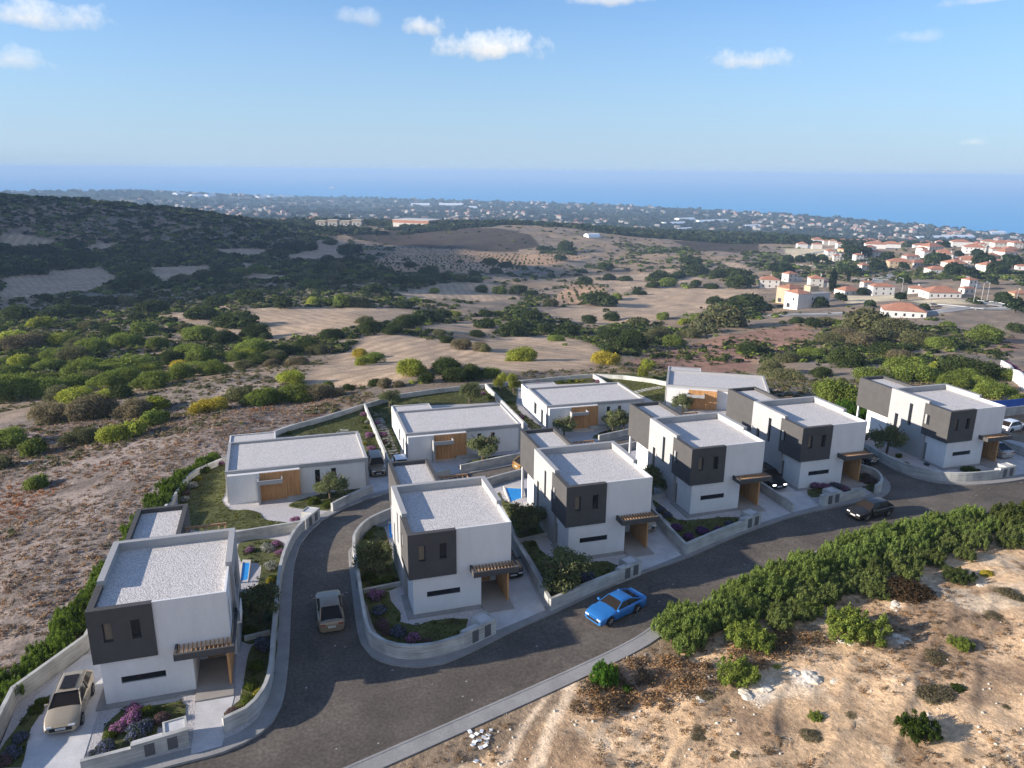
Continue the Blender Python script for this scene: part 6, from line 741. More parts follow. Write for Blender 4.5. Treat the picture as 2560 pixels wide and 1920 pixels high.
for i in range(3):
    g = np.random.default_rng(60+i); lob = [(0, 0, 1.25, .55, .9)]+[(math.cos(a)*d, math.sin(a)*d, .95+.75*g.random()-.25*d, .26+.2*g.random(), .9) for a, d in [(6.283*j/9+g.random(), .45+.4*g.random()) for j in range(11)]]
    OLC.append(leaves('olive_crown', 70+i, lob, 3600, .06, elong=2.4, shell=.35, up=.2, var=.34, hue=.08, zmin=-.9))
def olive(x, y, r, lab, zf=S, c=(108, 112, 74)):
    z = zf(x, y); t = empty('olive_tree', (x, y, z), random.random()*6.28); tag(t, lab, 'tree', 'olive trees in the gardens')
    s = r*1.0; i = random.randrange(3); link('trunk', OLB[i % 2], t, s=s); link('crown', OLC[i], t, color=tuple(np.array(C(*c))*(.85+.3*random.random())), s=(s, s, s*.95)); return t
def mound(name, seed, n, size, base, tip, frac): return leaves(name, seed, bush_lobes(seed+5, 7, .62, .55), n, size, up=.7, elong=2.6, shell=.55, base=base, tip=(tip, frac, .02), var=.3)
PM = dict(pink=[mound('flower_mound', 400+i, 2800, .06, C(84, 88, 58), C(178, 122, 170), .55) for i in range(2)], purple=[mound('flower_mound', 410+i, 2800, .06, C(70, 72, 54), C(128, 80, 144), .6) for i in range(2)], blue=[mound('flower_mound', 420+i, 2800, .055, C(74, 82, 62), C(122, 126, 160), .42) for i in range(2)], white=[mound('flower_mound', 430+i, 2800, .055, C(92, 98, 78), C(186, 184, 180), .45) for i in range(2)],
          mauve=[mound('flower_mound', 440+i, 2800, .055, C(84, 78, 58), C(128, 100, 112), .5) for i in range(2)], gold=[mound('flower_mound', 450+i, 1400, .08, C(112, 112, 44), C(172, 158, 66), .5) for i in range(2)], low=[mound('leafy_mound', 460+i, 2600, .06, C(70, 84, 36), C(98, 108, 48), .4) for i in range(3)])
PLAB = dict(pink='pink-flowering mound', purple='deep purple flowering mound', blue='blue-flowered mound', white='white-flowered grey mound', mauve='mauve-brown mound', gold='yellow-green mound', low='low green leafy mound')
def garden_of(x, y):
    D = [('beside the left-end house', -8, 47), ('beside the pool of the left-end house', -2.5, 60), ('in the corner house garden', 7, 47), ('in the garden of the third house', 21, 51), ('in the purple flower garden of the fourth house', 34, 54), ('before the fifth house', 51, 57), ('inside the small U-shaped corner wall', 56, 59), ('before the right-end house', 66, 58), ('on the lawn side of the left single-storey house', -9, 78), ('under the olive tree of the left single-storey house', 4, 74), ('along the dividing wall behind the brown off-roader', 10, 95), ('behind the second single-storey house', 22, 108), ('beside the third single-storey house', 32, 103), ('behind the third single-storey house', 42, 112), ('before the third single-storey house', 40, 90), ('before the second single-storey house', 20, 83), ('beside the angled single-storey house', 53, 108)]
    return min(D, key=lambda d: (d[1]-x)**2+(d[2]-y)**2)[0]
cnt = {}
for x, y, r, k in PLANTS:
    g = garden_of(x, y)
    if k == 'olive': olive(x, y, r*.95, f'grey-green olive tree {g}', c=(104, 110, 76)); continue
    if k == 'sap':
        t = empty('young_tree', (x, y, S(x, y)), random.random()*6); tag(t, f'slim yellow-green young tree {g}', 'tree', 'young garden trees'); link('trunk', OLB[0], t, s=r); link('crown', OLC[0], t, color=C(132, 136, 60), s=(r*.8, r*.8, r*1.1)); continue
    me = PM[k][len(cnt) % len(PM[k])]; cnt[len(cnt)] = 1; o = link('flowering_shrub' if k != 'low' else 'garden_shrub', me, None, (x, y, S(x, y)-.05), (1, 1, 1), random.random()*6.28, (r*1.05, r*(.9+.25*random.random()), r*(.85+.3*random.random())))
    tag(o, f'{PLAB[k]} {g}', 'shrub', f'{PLAB[k]}s {g}')
# ground cover plants filling the planted beds
def bedfill():
    TX = []; X = []; Y = []; c = []
    for nm, poly in LAWN:
        lush = 'bed' in nm or 'strip' in nm or 'pool' in nm; p = np.array(poly); g = np.random.default_rng(len(nm)*7+int(abs(p[0, 0])*3)); x0, y0 = p.min(0); x1, y1 = p.max(0); n = int((x1-x0)*(y1-y0)*(5 if lush else 1.2)); x = x0+(x1-x0)*g.random(n); y = y0+(y1-y0)*g.random(n); m = inpoly(x, y, p)
        if not lush:
            m &= segdist(x, y, p) < .55; n = int((x1-x0)*(y1-y0)*26); tx = x0+(x1-x0)*g.random(n); ty = y0+(y1-y0)*g.random(n); tm = inpoly(tx, ty, p); TX.append(np.c_[tx[tm], ty[tm]])
        X += list(x[m]); Y += list(y[m]); pal = [C(66, 82, 34), C(86, 90, 44), C(104, 100, 56), C(92, 84, 74), C(58, 70, 32)]; c += [np.array(pal[g.integers(0, 5)])*(.8+.4*g.random()) for _ in range(int(m.sum()))]
    x = np.array(X); y = np.array(Y); g = np.random.default_rng(2); tag(blobs('ground_cover', x, y, Sv(x, y)+.03, .10+.2*g.random(len(x))**1.5, np.array(c), 31, .9, 30, .3), 'leafy ground cover filling the garden beds', 'ground cover', kind='stuff')
    t = np.concatenate(TX); n = len(t); br = fbm(t[:, 0], t[:, 1], 3., 19)[:, None]; c = (np.array(C(96, 102, 44))*br+np.array(C(92, 84, 40))*(1-br))*(.7+.6*g.random((n, 1))); tag(blobs('grass', t[:, 0], t[:, 1], Sv(t[:, 0], t[:, 1])+.04, .05+.07*g.random(n), c, 33, .9, 9, .5), 'tufty grass of the garden lawns', 'grass', kind='stuff')
bedfill()
# ------------------------------------------------------------------ hedges made of single bushes
def frond_bush(name, seed, n=8000):
    """upright feathery bush with pale shoot tips"""
    g = np.random.default_rng(seed); lob = [(0, 0, .38, .55, .9)]+[(math.cos(a)*d, math.sin(a)*d, .25+.62*g.random()*(1.2-d*.7), .055+.075*g.random(), 3.0) for a, d in [(g.random()*6.283, .82*math.sqrt(g.random())) for _ in range(60)]]
    return leaves(name, seed, lob, n, .032, up=.9, elong=3.6, shell=.3, var=.5, hue=.14, lobevar=.22, tip=((1.6, 1.55, 1.15), .3, .2))
FB = [frond_bush('hedge_bush', 500+i) for i in range(5)]
def hedge(path, half, n, r0, h0, lab, grp, colr, zf, seed):
    g = random.Random(seed); P_ = dense(path, .25, False)
    for i in range(n):
        a = P_[int((i+.5)/n*(len(P_)-1))]; b = P_[min(len(P_)-1, int((i+.5)/n*(len(P_)-1))+1)]; t = (Vector(b)-Vector(a)).normalized() if b != a else Vector((1, 0)); d = g.uniform(-half, half); x, y = a[0]-t.y*d, a[1]+t.x*d; r = r0*g.uniform(.8, 1.25)
        o = link('hedge_bush', FB[g.randrange(5)], None, (x, y, zf(x, y)-.15), tuple(np.array(C(*colr))*g.uniform(.8, 1.25)), g.random()*6.28, (r, r, h0*g.uniform(.8, 1.25))); tag(o, lab, 'bush', grp)
ROADH = [(24.0, 40.6), (29, 42.0), (34, 43.6), (41.5, 45.7), (48, 46.9), (55, 47.4), (60, 47.8)]
hedge(ROADH, 1.7, 120, 1.15, 1.35, 'feathery green bush in the tall hedge along the near side of the road', 'bushes of the roadside hedge', (108, 124, 68), Hq, 1)
hedge([(30, 40.2), (37, 41.6), (44, 43.4), (54, 45), (64, 46)], 1.9, 48, 1.2, 1.15, 'darker bush on the slope below the roadside hedge', 'bushes below the roadside hedge', (98, 108, 64), Hq, 2)
hedge([(60, 46.5), (66, 46.8), (74, 47), (84, 48)], 2.0, 26, 1.5, 1.5, 'dark bush in the tangle at the right edge below the road', 'bushes at the right edge below the road', (76, 84, 46), Hq, 3)
hedge([(-19.8, 38.5), (-18.9, 44), (-17.6, 49.5), (-15.9, 52.5), (-15.0, 60), (-14.2, 70), (-13.8, 78), (-12.4, 86), (-9, 91.5)], .9, 84, 1.0, 1.25, 'small bush in the green strip outside the left boundary wall', 'bushes outside the left boundary wall', (86, 104, 46), Hq, 4)
hedge([(-23, 40), (-20, 44.5)], 1.4, 8, 1.4, 1.3, 'bright green bush outside the bottom left wall', 'bright bushes outside the bottom left wall', (110, 132, 44), Hq, 5)
hedge([(57, 73), (62, 74.5), (66, 77), (70, 79), (76, 82)], 2.6, 34, 1.7, 1.8, 'leafy green bush in the thicket behind the right-end house', 'thicket bushes behind the right-end house', (72, 100, 42), Hq, 6)
for x, y, r, k in DBUSH:
    o = link('dirt_bank_shrub', FB[random.randrange(5)] if k in 'gvds' else FAINT[random.randrange(3)], None, (x, y, Hq(x, y)-.1), BCOL[k], random.random()*6.28, (r*1.15, r*1.15, r*(.75 if k in 'gsdy' else (1.7 if k == 'v' else .34))))
    tag(o, f'{BW[k]} shrub on the bare dirt bank at the lower right', 'shrub', f'{BW[k]} shrubs on the dirt bank')
def dirt_cover():
    g = np.random.default_rng(44); x = -5+g.random(20000)*100; y = 12+g.random(20000)*44; k = (y < 33+.33*x)&~inpoly(x, y, SITE)&(segdist(x, y, SITE) > .5); tr = infields(x, y, [np.array(p) for q, p in DIRT if q == 'track']); dry = infields(x, y, [np.array(p) for q, p in DIRT if q == 'dry']); k &= ~tr; n1 = fbm(x, y, 4.5, 73); k &= (n1 > .52) | (dry & (n1 > .2)); x, y, dry = x[k][:7000], y[k][:7000], dry[k][:7000]; n = len(x)
    pal = np.array([C(122, 98, 74), C(140, 112, 82), C(104, 90, 74), C(150, 118, 84), C(96, 84, 70)]); c = pal[g.integers(0, 5, n)]*(.75+.5*g.random((n, 1))); r = np.where(dry, .28+.5*g.random(n), .1+.3*g.random(n)**2)
    tag(blobs('dry_weeds', x, y, Hv(x, y), r, c, 51, .8, 60, .16), 'dry brown weeds growing on the bare dirt bank', 'weeds', kind='stuff')
    # limestone chips
    x = -5+g.random(9000)*90; y = 12+g.random(9000)*42; k = (y < 34+.33*x)&~inpoly(x, y, SITE)&((fbm(x, y, 5, 83) > .5) | infields(x, y, [np.array(p) for q, p in DIRT if q == 'white'])); x, y = x[k][:2600], y[k][:2600]; z = Hv(x, y); n = len(x); s = .02+.085*g.random(n)**4
    B_ = np.array([(-1, -1, -.5), (1, -.8, -.5), (.9, 1, -.5), (-1, .9, -.5), (-.6, -.5, .7), (.7, -.6, .6), (.5, .7, .8), (-.7, .5, .6)]); a = g.random(n)*6.28; ca, sa = np.cos(a)[:, None], np.sin(a)[:, None]
    V = np.stack([(B_[None, :, 0]*ca-B_[None, :, 1]*sa)*s[:, None]+x[:, None], (B_[None, :, 0]*sa+B_[None, :, 1]*ca)*s[:, None]+y[:, None], B_[None, :, 2]*s[:, None]*.7+z[:, None]+.02], -1).reshape(-1, 3)
    f = np.array([(0, 1, 5, 4), (1, 2, 6, 5), (2, 3, 7, 6), (3, 0, 4, 7), (4, 5, 6, 7)]); F_ = (f[None]+8*np.arange(n)[:, None, None]).reshape(-1, 4)
    tag(link('stone_chips', npmesh('stone_chips', V, F_, [M['limestone']])), 'white limestone chips scattered on the dirt bank', 'stones', kind='stuff')
dirt_cover()
def rock(x, y, r, lab, seed):
    bm = bmesh.new(); bmesh.ops.create_icosphere(bm, subdivisions=3, radius=1)
    for v in bm.verts:
        q = v.co*1.7+Vector((seed*3.1, 0, 0)); v.co *= 1+.35*mnoise.noise(q)+.15*mnoise.noise(q*3); v.co.z = v.co.z*.35
    me = bpy.data.meshes.new('limestone_outcrop'); bm.to_mesh(me); bm.free(); me.materials.append(M['limestone']); o = link('limestone_outcrop', me, None, (x, y, Hq(x, y)-.02*r), None, seed*1.3, r); tag(o, lab, 'rock', 'white limestone outcrops on the dirt bank')
DW = [p for k, p in DIRT if k == 'white']
for i, p in enumerate(DW):
    a = np.array(p); c = a.mean(0); e = (a.max(0)-a.min(0)).mean()*.33
    for j in range(3): rock(c[0]+random.uniform(-1, 1)*e, c[1]+random.uniform(-1, 1)*e*.7, max(.18, e*random.uniform(.3, .6)), 'flat white limestone outcrop on the dirt bank at the lower right', i*3+j)
mb = MB(); mb.box(-.14, .14, -.1, .1, 0, .03, M['scrap']); sc0 = mb.build('white_scrap')
for i, (x, y) in enumerate(SCRAPS):
    o = sc0 if i == 0 else sc0.copy()
    if i: col.objects.link(o)
    o.location = (x, y, Hq(x, y)+.03); o.rotation_euler = (random.uniform(-.2, .2), random.uniform(-.2, .2), random.random()*6.28); tag(o, 'small white scrap in the litter heap beside the dirt track', 'litter', 'white litter by the track')
# ------------------------------------------------------------------ cars
CARS = dict( # length, width, lower outline (x from front, z), cabin: windscreen base x, roof front x, roof rear x, tail x, belt z, roof z; wheel radius, front axle, rear axle
 suv=dict(L=4.55, W=1.88, prof=[(0, .62), (.06, .78), (.35, .90), (1.15, 1.02), (1.6, 1.04), (4.2, 1.06), (4.45, .98), (4.55, .72)], cab=(1.25, 2.0, 3.75, 4.38), belt=1.02, roof=1.62, wr=.36, ax=(.85, 3.55), zb=.26),
 sedan=dict(L=4.8, W=1.86, prof=[(0, .55), (.06, .70), (.4, .80), (1.35, .93), (1.7, .95), (4.2, .97), (4.72, .93), (4.8, .66)], cab=(1.35, 2.15, 3.35, 4.5), belt=.93, roof=1.42, wr=.35, ax=(.9, 3.75), zb=.2),
 coupe=dict(L=4.72, W=1.9, prof=[(0, .52), (.05, .68), (.4, .78), (1.5, .92), (1.85, .94), (4.2, .97), (4.66, .95), (4.72, .66)], cab=(1.5, 2.25, 3.15, 4.25), belt=.92, roof=1.36, wr=.36, ax=(.88, 3.58), zb=.18),
 hatch=dict(L=4.25, W=1.8, prof=[(0, .55), (.05, .72), (.35, .82), (1.1, .95), (1.45, .97), (3.9, 1.0), (4.18, .92), (4.25, .66)], cab=(1.1, 1.85, 3.4, 4.1), belt=.95, roof=1.48, wr=.34, ax=(.85, 3.45), zb=.2),
 boxy=dict(L=4.3, W=1.78, prof=[(0, .62), (.04, .98), (.3, 1.03), (1.35, 1.08), (1.5, 1.1), (4.2, 1.12), (4.28, 1.05), (4.3, .72)], cab=(1.42, 1.72, 4.1, 4.26), belt=1.08, roof=1.88, wr=.38, ax=(.8, 3.5), zb=.32),
 open=dict(L=4.4, W=1.84, prof=[(0, .50), (.05, .64), (.4, .74), (1.4, .86), (1.7, .88), (3.9, .92), (4.32, .88), (4.4, .62)], cab=None, belt=.86, roof=1.2, wr=.34, ax=(.85, 3.35), zb=.17))
def car(kind, paint, lab, x, y, z, head, lit=False, plate=True):
    d = CARS[kind]; L_, W_ = d['L'], d['W']; r = empty('parked_car', (x, y, z), R(head)); tag(r, lab, 'car', 'cars on the estate')
    X = lambda s: L_/2-s       # s measured from the nose
    hw = W_/2; st = sorted({*[p[0] for p in d['prof']], *np.linspace(.1, L_-.1, 22)}); ps = np.array(d['prof']); V = []; F = []; NP = 15
    for s in st:
        zt = float(np.interp(s, ps[:, 0], ps[:, 1])); e = min(s, L_-s); wf = hw*(.86+.14*min(1, (e/.55))**.5) if e < .55 else hw; zb = d['zb']+.10*max(0, 1-e/.35)
        for a in d['ax']:   # wheel arches cut upward into the flank
            dd = abs(s-a)
            if dd < d['wr']*1.18: zb = max(zb, d['wr']+math.sqrt((d['wr']*1.18)**2-dd*dd)*.98)
        zb_c = d['zb']+.02; zm = max(zb+.06, zb*.35+zt*.65)
        half = [(0, zb_c), (wf*.80, zb_c), (wf*.94, zb), (wf*1.0, max(zb+.03, zb*.6+zm*.4)), (wf*.99, zm), (wf*.95, zt-.035), (wf*.86, zt), (wf*.4, zt+.03)]
        V += [(X(s), -b, c) for b, c in half[:0:-1]]+[(X(s), b, c) for b, c in half]
    nr = len(st)
    for i in range(nr-1):
        for j in range(NP): a = i*NP+j; b = i*NP+(j+1) % NP; F.append((a, b, b+NP, a+NP))
    me = bpy.data.meshes.new('body'); me.from_pydata(V, [], F+[tuple(range(NP)), tuple((nr-1)*NP+k for k in range(NP))]); me.materials.append(paint); me.polygons.foreach_set('use_smooth', [len(p.vertices) == 4 for p in me.polygons]); me.update()
    body = bpy.data.objects.new('body', me); col.objects.link(body); body.parent = r
    mb = MB(); mb.box(-L_/2+.12, L_/2-.12, -hw*.8, hw*.8, d['zb']-.03, d['zb']+.4, M['black'])
    for a in d['ax']: mb.box(X(a)-d['wr']*1.1, X(a)+d['wr']*1.1, -hw*.9, hw*.9, d['wr']*.9, d['wr']*2.1, M['black'])
    mb.build('underbody', r)
    bz, rz_ = d['belt'], d['roof']
    if d['cab']:
        c0, c1, c2, c3 = d['cab']; wb, wt = hw*.93, hw*.70
        ring = [(X(c0), wb, bz), (X(c1), wt, rz_-.03), (X(c2), wt, rz_-.03), (X(c3), wb*.94, bz+.03)]
        g = MB(); A = [(p[0], p[1]-.012, p[2]) for p in ring]; B = [(p[0], -p[1]+.012, p[2]) for p in ring]
        g.face(A, M['carglass']); g.face(B[::-1], M['carglass']); g.face([A[0], A[1], B[1], B[0]], M['carglass']); g.face([A[2], A[3], B[3], B[2]], M['carglass']); g.build('windows', r)
        g = MB(); n = 7; xs = np.linspace(c1-.10, c2+.10, n)
        rows = []
        for i, s in enumerate(xs):
            t = (s-(c1-.1))/(c2-c1+.2); crown = .05*math.sin(math.pi*t); rows.append([(X(s), -wt-.02, rz_-.035), (X(s), -wt*.8, rz_-.005+crown*.6), (X(s), 0, rz_+crown), (X(s), wt*.8, rz_-.005+crown*.6), (X(s), wt+.02, rz_-.035)])
        for i in range(n-1):
            for j in range(4): g.face([rows[i][j], rows[i][j+1], rows[i+1][j+1], rows[i+1][j]], paint)
        if kind in ('suv', 'sedan'):    # dark glass roof panel
            g.face([(X(c1+.1), -wt*.62, rz_+.062), (X(c1+.1), wt*.62, rz_+.062), (X(c2-.35), wt*.62, rz_+.068), (X(c2-.35), -wt*.62, rz_+.068)], M['carglass']) if kind == 'suv' else None
        g.build('roof', body)
        def bar(p, q, w_, mt_):
            p, q = Vector(p), Vector(q); g.cyl(p, q, w_, w_, 6, mt_)
        for s in (1, -1):
            g = MB(); f = lambda p: (p[0], s*p[1], p[2])
            bar(f(ring[0]), f(ring[1]), .035, paint); bar(f(ring[1]), f(ring[2]), .035, paint); bar(f(ring[2]), f(ring[3]), .06, paint)
            m_ = c0+(c3-c0)*.5; u = (m_-c1)/(c2-c1); bar((X(m_), s*(wt+.0), rz_-.03), (X(m_), s*wb, bz), .03, M['black'])
            g.build('roof_pillars', body)
    else:
        g = MB(); g.face([(X(1.5), -.68, .88), (X(1.5), .68, .88), (X(1.95), .56, 1.2), (X(1.95), -.56, 1.2)], M['carglass']); g.build('windscreen', r)
        g = MB(); g.box(X(3.3), X(1.7), -.64, .64, .885, .945, M['black']); g.build('cockpit', r)
        for s in (-.35, .35): g = MB(); g.box(X(2.95), X(2.75), s-.24, s+.24, .9, 1.2, M['red']); g.box(X(2.75), X(2.3), s-.24, s+.24, .9, 1.0, M['red']); g.build('seat', r)
    for a in d['ax']:
        for s in (1, -1):
            w_ = MB(); yo = s*(hw+.012); yi = s*(hw-.22); w_.cyl((X(a), yi, d['wr']), (X(a), yo, d['wr']), d['wr'], d['wr'], 20, M['tyre']); wo = w_.build('wheel', r)
            w_ = MB(); w_.cyl((X(a), s*(hw+.0125), d['wr']), (X(a), s*(hw+.018), d['wr']), d['wr']*.68, d['wr']*.66, 20, M['black'])
            for k in range(5):
                t = 2*math.pi*k/5; u = Vector((math.cos(t), 0, math.sin(t))); c_ = Vector((X(a), s*(hw+.026), d['wr'])); w_.cyl(c_, c_+u*d['wr']*.64, .035, .028, 5, M['steel'])
            w_.build('rim', wo)
    zf = float(np.interp(.12, ps[:, 0], ps[:, 1])); zr = float(np.interp(L_-.1, ps[:, 0], ps[:, 1]))
    for s in (1, -1):
        g = MB(); g.box(X(.32), X(-.005), s*hw*.62-.17, s*hw*.62+.17, zf-.17, zf-.075, M['lamp'] if not lit else M['lit']); g.build('headlight', r)
        g = MB(); g.box(X(L_+.008), X(L_-.22), s*hw*.66-.17, s*hw*.66+.17, zr-.20, zr-.12, M['tail']); g.build('tail_light', r)
        g = MB(); g.box(X(1.62 if d['cab'] else 1.75), X(1.5 if d['cab'] else 1.63), s*(hw+.08)-.1, s*(hw+.08)+.1, bz+.02, bz+.16, paint); g.build('wing_mirror', r)
    g = MB(); g.box(X(.1), X(-.012), -hw*.62, hw*.62, d['zb']+.13, zf-.20, M['black']); g.build('grille', r)
    if plate:
        for s, q in ((-.02, 1), (L_+.02, -1)):
            g = MB(); zz = d['zb']+.2 if q > 0 else zr-.40; g.box(X(s)-.006, X(s)+.006, -.26, .26, zz, zz+.115, M['plate'])
            xx = X(s)+q*.0085
            for k in range(7): yk = -.2+k*.066; g.box(xx-.001, xx+.001, yk-.02, yk+.02, zz+.03, zz+.085, M['inkm'])
            g.build('number_plate', r)
    return r
M['lit'] = pmat('lit_headlight', (.9, .9, .85), .2, 1, 0); _b = M['lit'].node_tree.nodes['Principled BSDF']; _b.inputs['Emission Color'].default_value = (1, .97, .9, 1); _b.inputs['Emission Strength'].default_value = 4
zR = lambda x, y, o=-.12: S(x, y)+o
for k, p, lab, x, y, h, o, kw in [
 ('suv', 'sand', 'pale sand-coloured car with dark glass roof on the drive left of the left-end house', -13.75, 44.4, -90.5, .02, {}),
 ('sedan', 'taupe', 'taupe saloon seen from behind, driving up the curving side road', 1.75, 50.6, 90, -.12, {}),
 ('coupe', 'blue', 'bright blue coupe driving along the front road', 21.85, 44.75, 200.5, -.12, dict(plate=False)),
 ('hatch', 'blackp', 'black hatchback on the front road near the right', 51.0, 52.35, 186, -.12, {}),
 ('suv', 'blackp', 'black car with glowing headlights parked beside the fifth house', 46.0, 61.2, -93, .02, dict(lit=True)),
 ('hatch', 'bronze', 'gold hatchback on the back lane behind the third house', 26.2, 77.6, 15, -.12, {}),
 ('open', 'blackp', 'black open-top sports car with red seats beside the corner house', 16.0, 53.5, -90, .02, {}),
 ('suv', 'sand', 'beige car half hidden by the timber screen of the third house', 29.55, 57.2, -90, .02, {}),
 ('sedan', 'taupe', 'taupe car almost hidden behind the timber screen of the fourth house', 43.1, 62.2, 90, .02, {}),
 ('hatch', 'blackp', 'black car emerging from the side lane right of the fifth house', 60.0, 64.6, -72, -.12, {}),
 ('sedan', 'silver', 'silver-grey car parked beside the right-end house', 76.6, 62.4, 88, .02, {}),
 ('boxy', 'taupe', 'brown boxy off-roader beside the left single-storey house', 9.1, 82.8, -90, .02, {}),
 ('hatch', 'whitep', 'white car, only its roof showing, left of the second single-storey house', 11.95, 82.6, -90, .02, {}),
 ('open', 'bronze', 'dark car with an orange cover behind the olive tree of the right-end house', 64.6, 70.5, 20, .02, {}),
 ('hatch', 'whitep', 'small white car by the blue fence at the right edge', 93.0, 73.3, 10, None, {})]:
    car(k, M[p], lab, x, y, (S(x, y)+o) if o is not None else Hq(x, y)+.05, h, **kw)
M['cwall'] = pmat('weathered_house_wall', (.30, .275, .25), .85, .3, .1)
# ------------------------------------------------------------------ village on the right
def hip_roof(mb, x0, x1, y0, y1, z, h, m, ov=.4):
    x0 -= ov; x1 += ov; y0 -= ov; y1 += ov; yc = (y0+y1)/2; e = min((y1-y0)/2, (x1-x0)/2*.9); a, b = (x0+e, yc, z+h), (x1-e, yc, z+h)
    mb.face([(x0, y0, z), (x1, y0, z), b, a], m); mb.face([(x1, y1, z), (x0, y1, z), a, b], m); mb.face([(x0, y1, z), (x0, y0, z), a], m); mb.face([(x1, y0, z), (x1, y1, z), b], m); mb.face([(x0, y0, z), (x0, y1, z), (x1, y1, z), (x1, y0, z)], m)
def village_house(x, y, wd, k, seed, near):
    g = random.Random(seed); z = Hq(x, y); wall = {'t': M['vtan'], 'w': M['vwhite'] if g.random() < .5 else M['vwall'], 'b': M['vwhite']}[k]
    two = k != 'b' and (wd > 9 and g.random() < .85); hgt = 6. if two else 3.3; dp = wd*g.uniform(.55, .8); rz = -YAW+g.uniform(-.35, .35)
    r = empty('village_house', (x, y, z), rz); c = .62*wd if two and g.random() < .6 else wd
    wins = []; fl = [1.0]+([4.0] if two else [])
    for f in fl:
        n = max(2, int(c/3.4))
        for i in range(n): a = -wd/2+(i+.5)*c/n; wins.append((a-.5, a+.5, f, f+1.3))
    mb = MB(); x1 = -wd/2+c; mb.wall('y', -dp/2, -wd/2, x1, -2.5, hgt, wins if near else [], .18, wall); mb.wall('y', dp/2, -wd/2, x1, -2.5, hgt, [], .1, wall); mb.wall('x', -wd/2, -dp/2, dp/2, -2.5, hgt, [(-.6, .6, 1, 2.3)] if near else [], .18, wall); mb.wall('x', x1, -dp/2, dp/2, -2.5, hgt, [], .1, wall)
    if c < wd: mb.box(x1, wd/2, -dp/2+1., dp/2-.3, -2.5, 3.3, wall)
    mb.build('wall', r)
    if near:
        for a0, a1, z0, z1 in wins: q = MB(); q.box(a0, a1, -dp/2+.12, -dp/2+.16, z0, z1, M['vglass']); q.build('window', r)
        q = MB(); q.box(-wd/2+.12, -wd/2+.16, -.6, .6, 1, 2.3, M['vglass']); q.build('window', r)
    mb = MB(); hip_roof(mb, -wd/2, x1, -dp/2, dp/2, hgt, min(dp, c)*.24, M['tile'])
    if c < wd: hip_roof(mb, x1+.4, wd/2, -dp/2+1.4, dp/2-.7, 3.3, 1.0, M['tile'], .3) if g.random() < .6 else mb.box(x1, wd/2+.1, -dp/2+.9, dp/2-.2, 3.3, 3.7, wall)
    mb.build('roof', r)
    if near and g.random() < .6: q = MB(); q.box(.6, 1.2, .3, .9, hgt+.2, hgt+min(dp, c)*.24+.9, wall); q.build('chimney', r)
    return r
def vlabel(i, x, y, k):
    D = math.hypot(x, y); a = math.degrees(math.atan2(x, y))
    near = 'nearest edge of the village' if D < 460 else ('middle of the village' if D < 760 else 'far rows of the village')
    return {'t': 'tan house with a red tiled roof', 'w': 'pale house with a red tiled roof', 'b': 'low white house with a broad red hipped roof'}[k]+' at the '+near
def villa_front(x, y, wall, x0, x1, dp, h, roofs, wins, lab, rz):
    z = Hq(x, y); r = empty('village_house', (x, y, z), rz); tag(r, lab, 'house')
    mb = MB(); mb.wall('y', -dp/2, x0, x1, -3, h, wins, .2, wall); mb.wall('y', dp/2, x0, x1, -3, h, [], .1, wall); sw = [(-2.6, -1.5, 4.6, 6.0), (.6, 3.2, .4, 2.6)]; mb.wall('x', x0, -dp/2, dp/2, -3, h, sw, .25, wall); mb.wall('x', x1, -dp/2, dp/2, -3, h, [], .1, wall); mb.face([(x0, -dp/2, h), (x1, -dp/2, h), (x1, dp/2, h), (x0, dp/2, h)], M['cwall']); mb.build('wall', r)
    for a0, a1, z0, z1 in wins: q = MB(); q.box(a0, a1, -dp/2+.14, -dp/2+.18, z0, z1, M['vglass']); q.build('window', r)
    for a0, a1, z0, z1 in sw: q = MB(); q.box(x0+.18, x0+.22, a0, a1, z0, z1, M['vglass']); q.build('window', r)
    for rx0, rx1, ry0, ry1, zz, hh in roofs: q = MB(); hip_roof(q, rx0, rx1, ry0, ry1, zz, hh, M['tile']); q.build('roof', r)
    return r
v_ = VILLAGE[0]; villa_front(v_[0], v_[1], M['vtan'], -5.2, 5.2, 9.5, 8.8, [(-5.2, 5.2, -4.75, 4.75, 8.8, 1.9)], [(-3.6, -2.8, 6, 7.3), (-2.2, -1.4, 6, 7.3), (-2.6, -1.8, 1.2, 2.6)], 'tall tan house with a red roof, left of the big grey villa', -YAW+.45)
v_ = VILLAGE[1]; r = villa_front(v_[0], v_[1]+5, M['vgrey'], -10, 9.5, 11, 8.4, [(-10, -2.5, -5.5, 5.5, 8.4, 1.9)], [(-1.6, -.8, 5, 6.5), (.9, 1.6, 5, 6.4), (3.2, 3.9, 5, 6.4)], 'big grey two-storey villa with a red roof over its left half', -YAW+.3)
q = MB(); q.box(1.2, 6.6, 0, 5, 8.4, 11.2, M['vtan']); q.build('roof_tower', r); q = MB(); q.box(-10.25, 9.75, -5.75, 5.75, 8.1, 8.38, M['vgrey']); q.build('cornice', r)
for i, (x, y, wd, k) in enumerate(VILLAGE):
    if i < 2: continue
    wd *= 1.12
    r = village_house(x, y, min(wd, 22), k, i*7+1, math.hypot(x, y) < 1000); tag(r, vlabel(i, x, y, k), 'house', vlabel(i, x, y, k).replace('house', 'houses'))
for wd, path in VROAD:
    P_ = dense(path, 3., False); o = ribbon('village_road', offset_path(P_, -wd/2), wd, .25, M['vroad'], .6, Hv); struct(o)
    o = ribbon('kerb', offset_path(P_, wd/2), .8, .42, M['kerbw'], .6, Hv); struct(o)
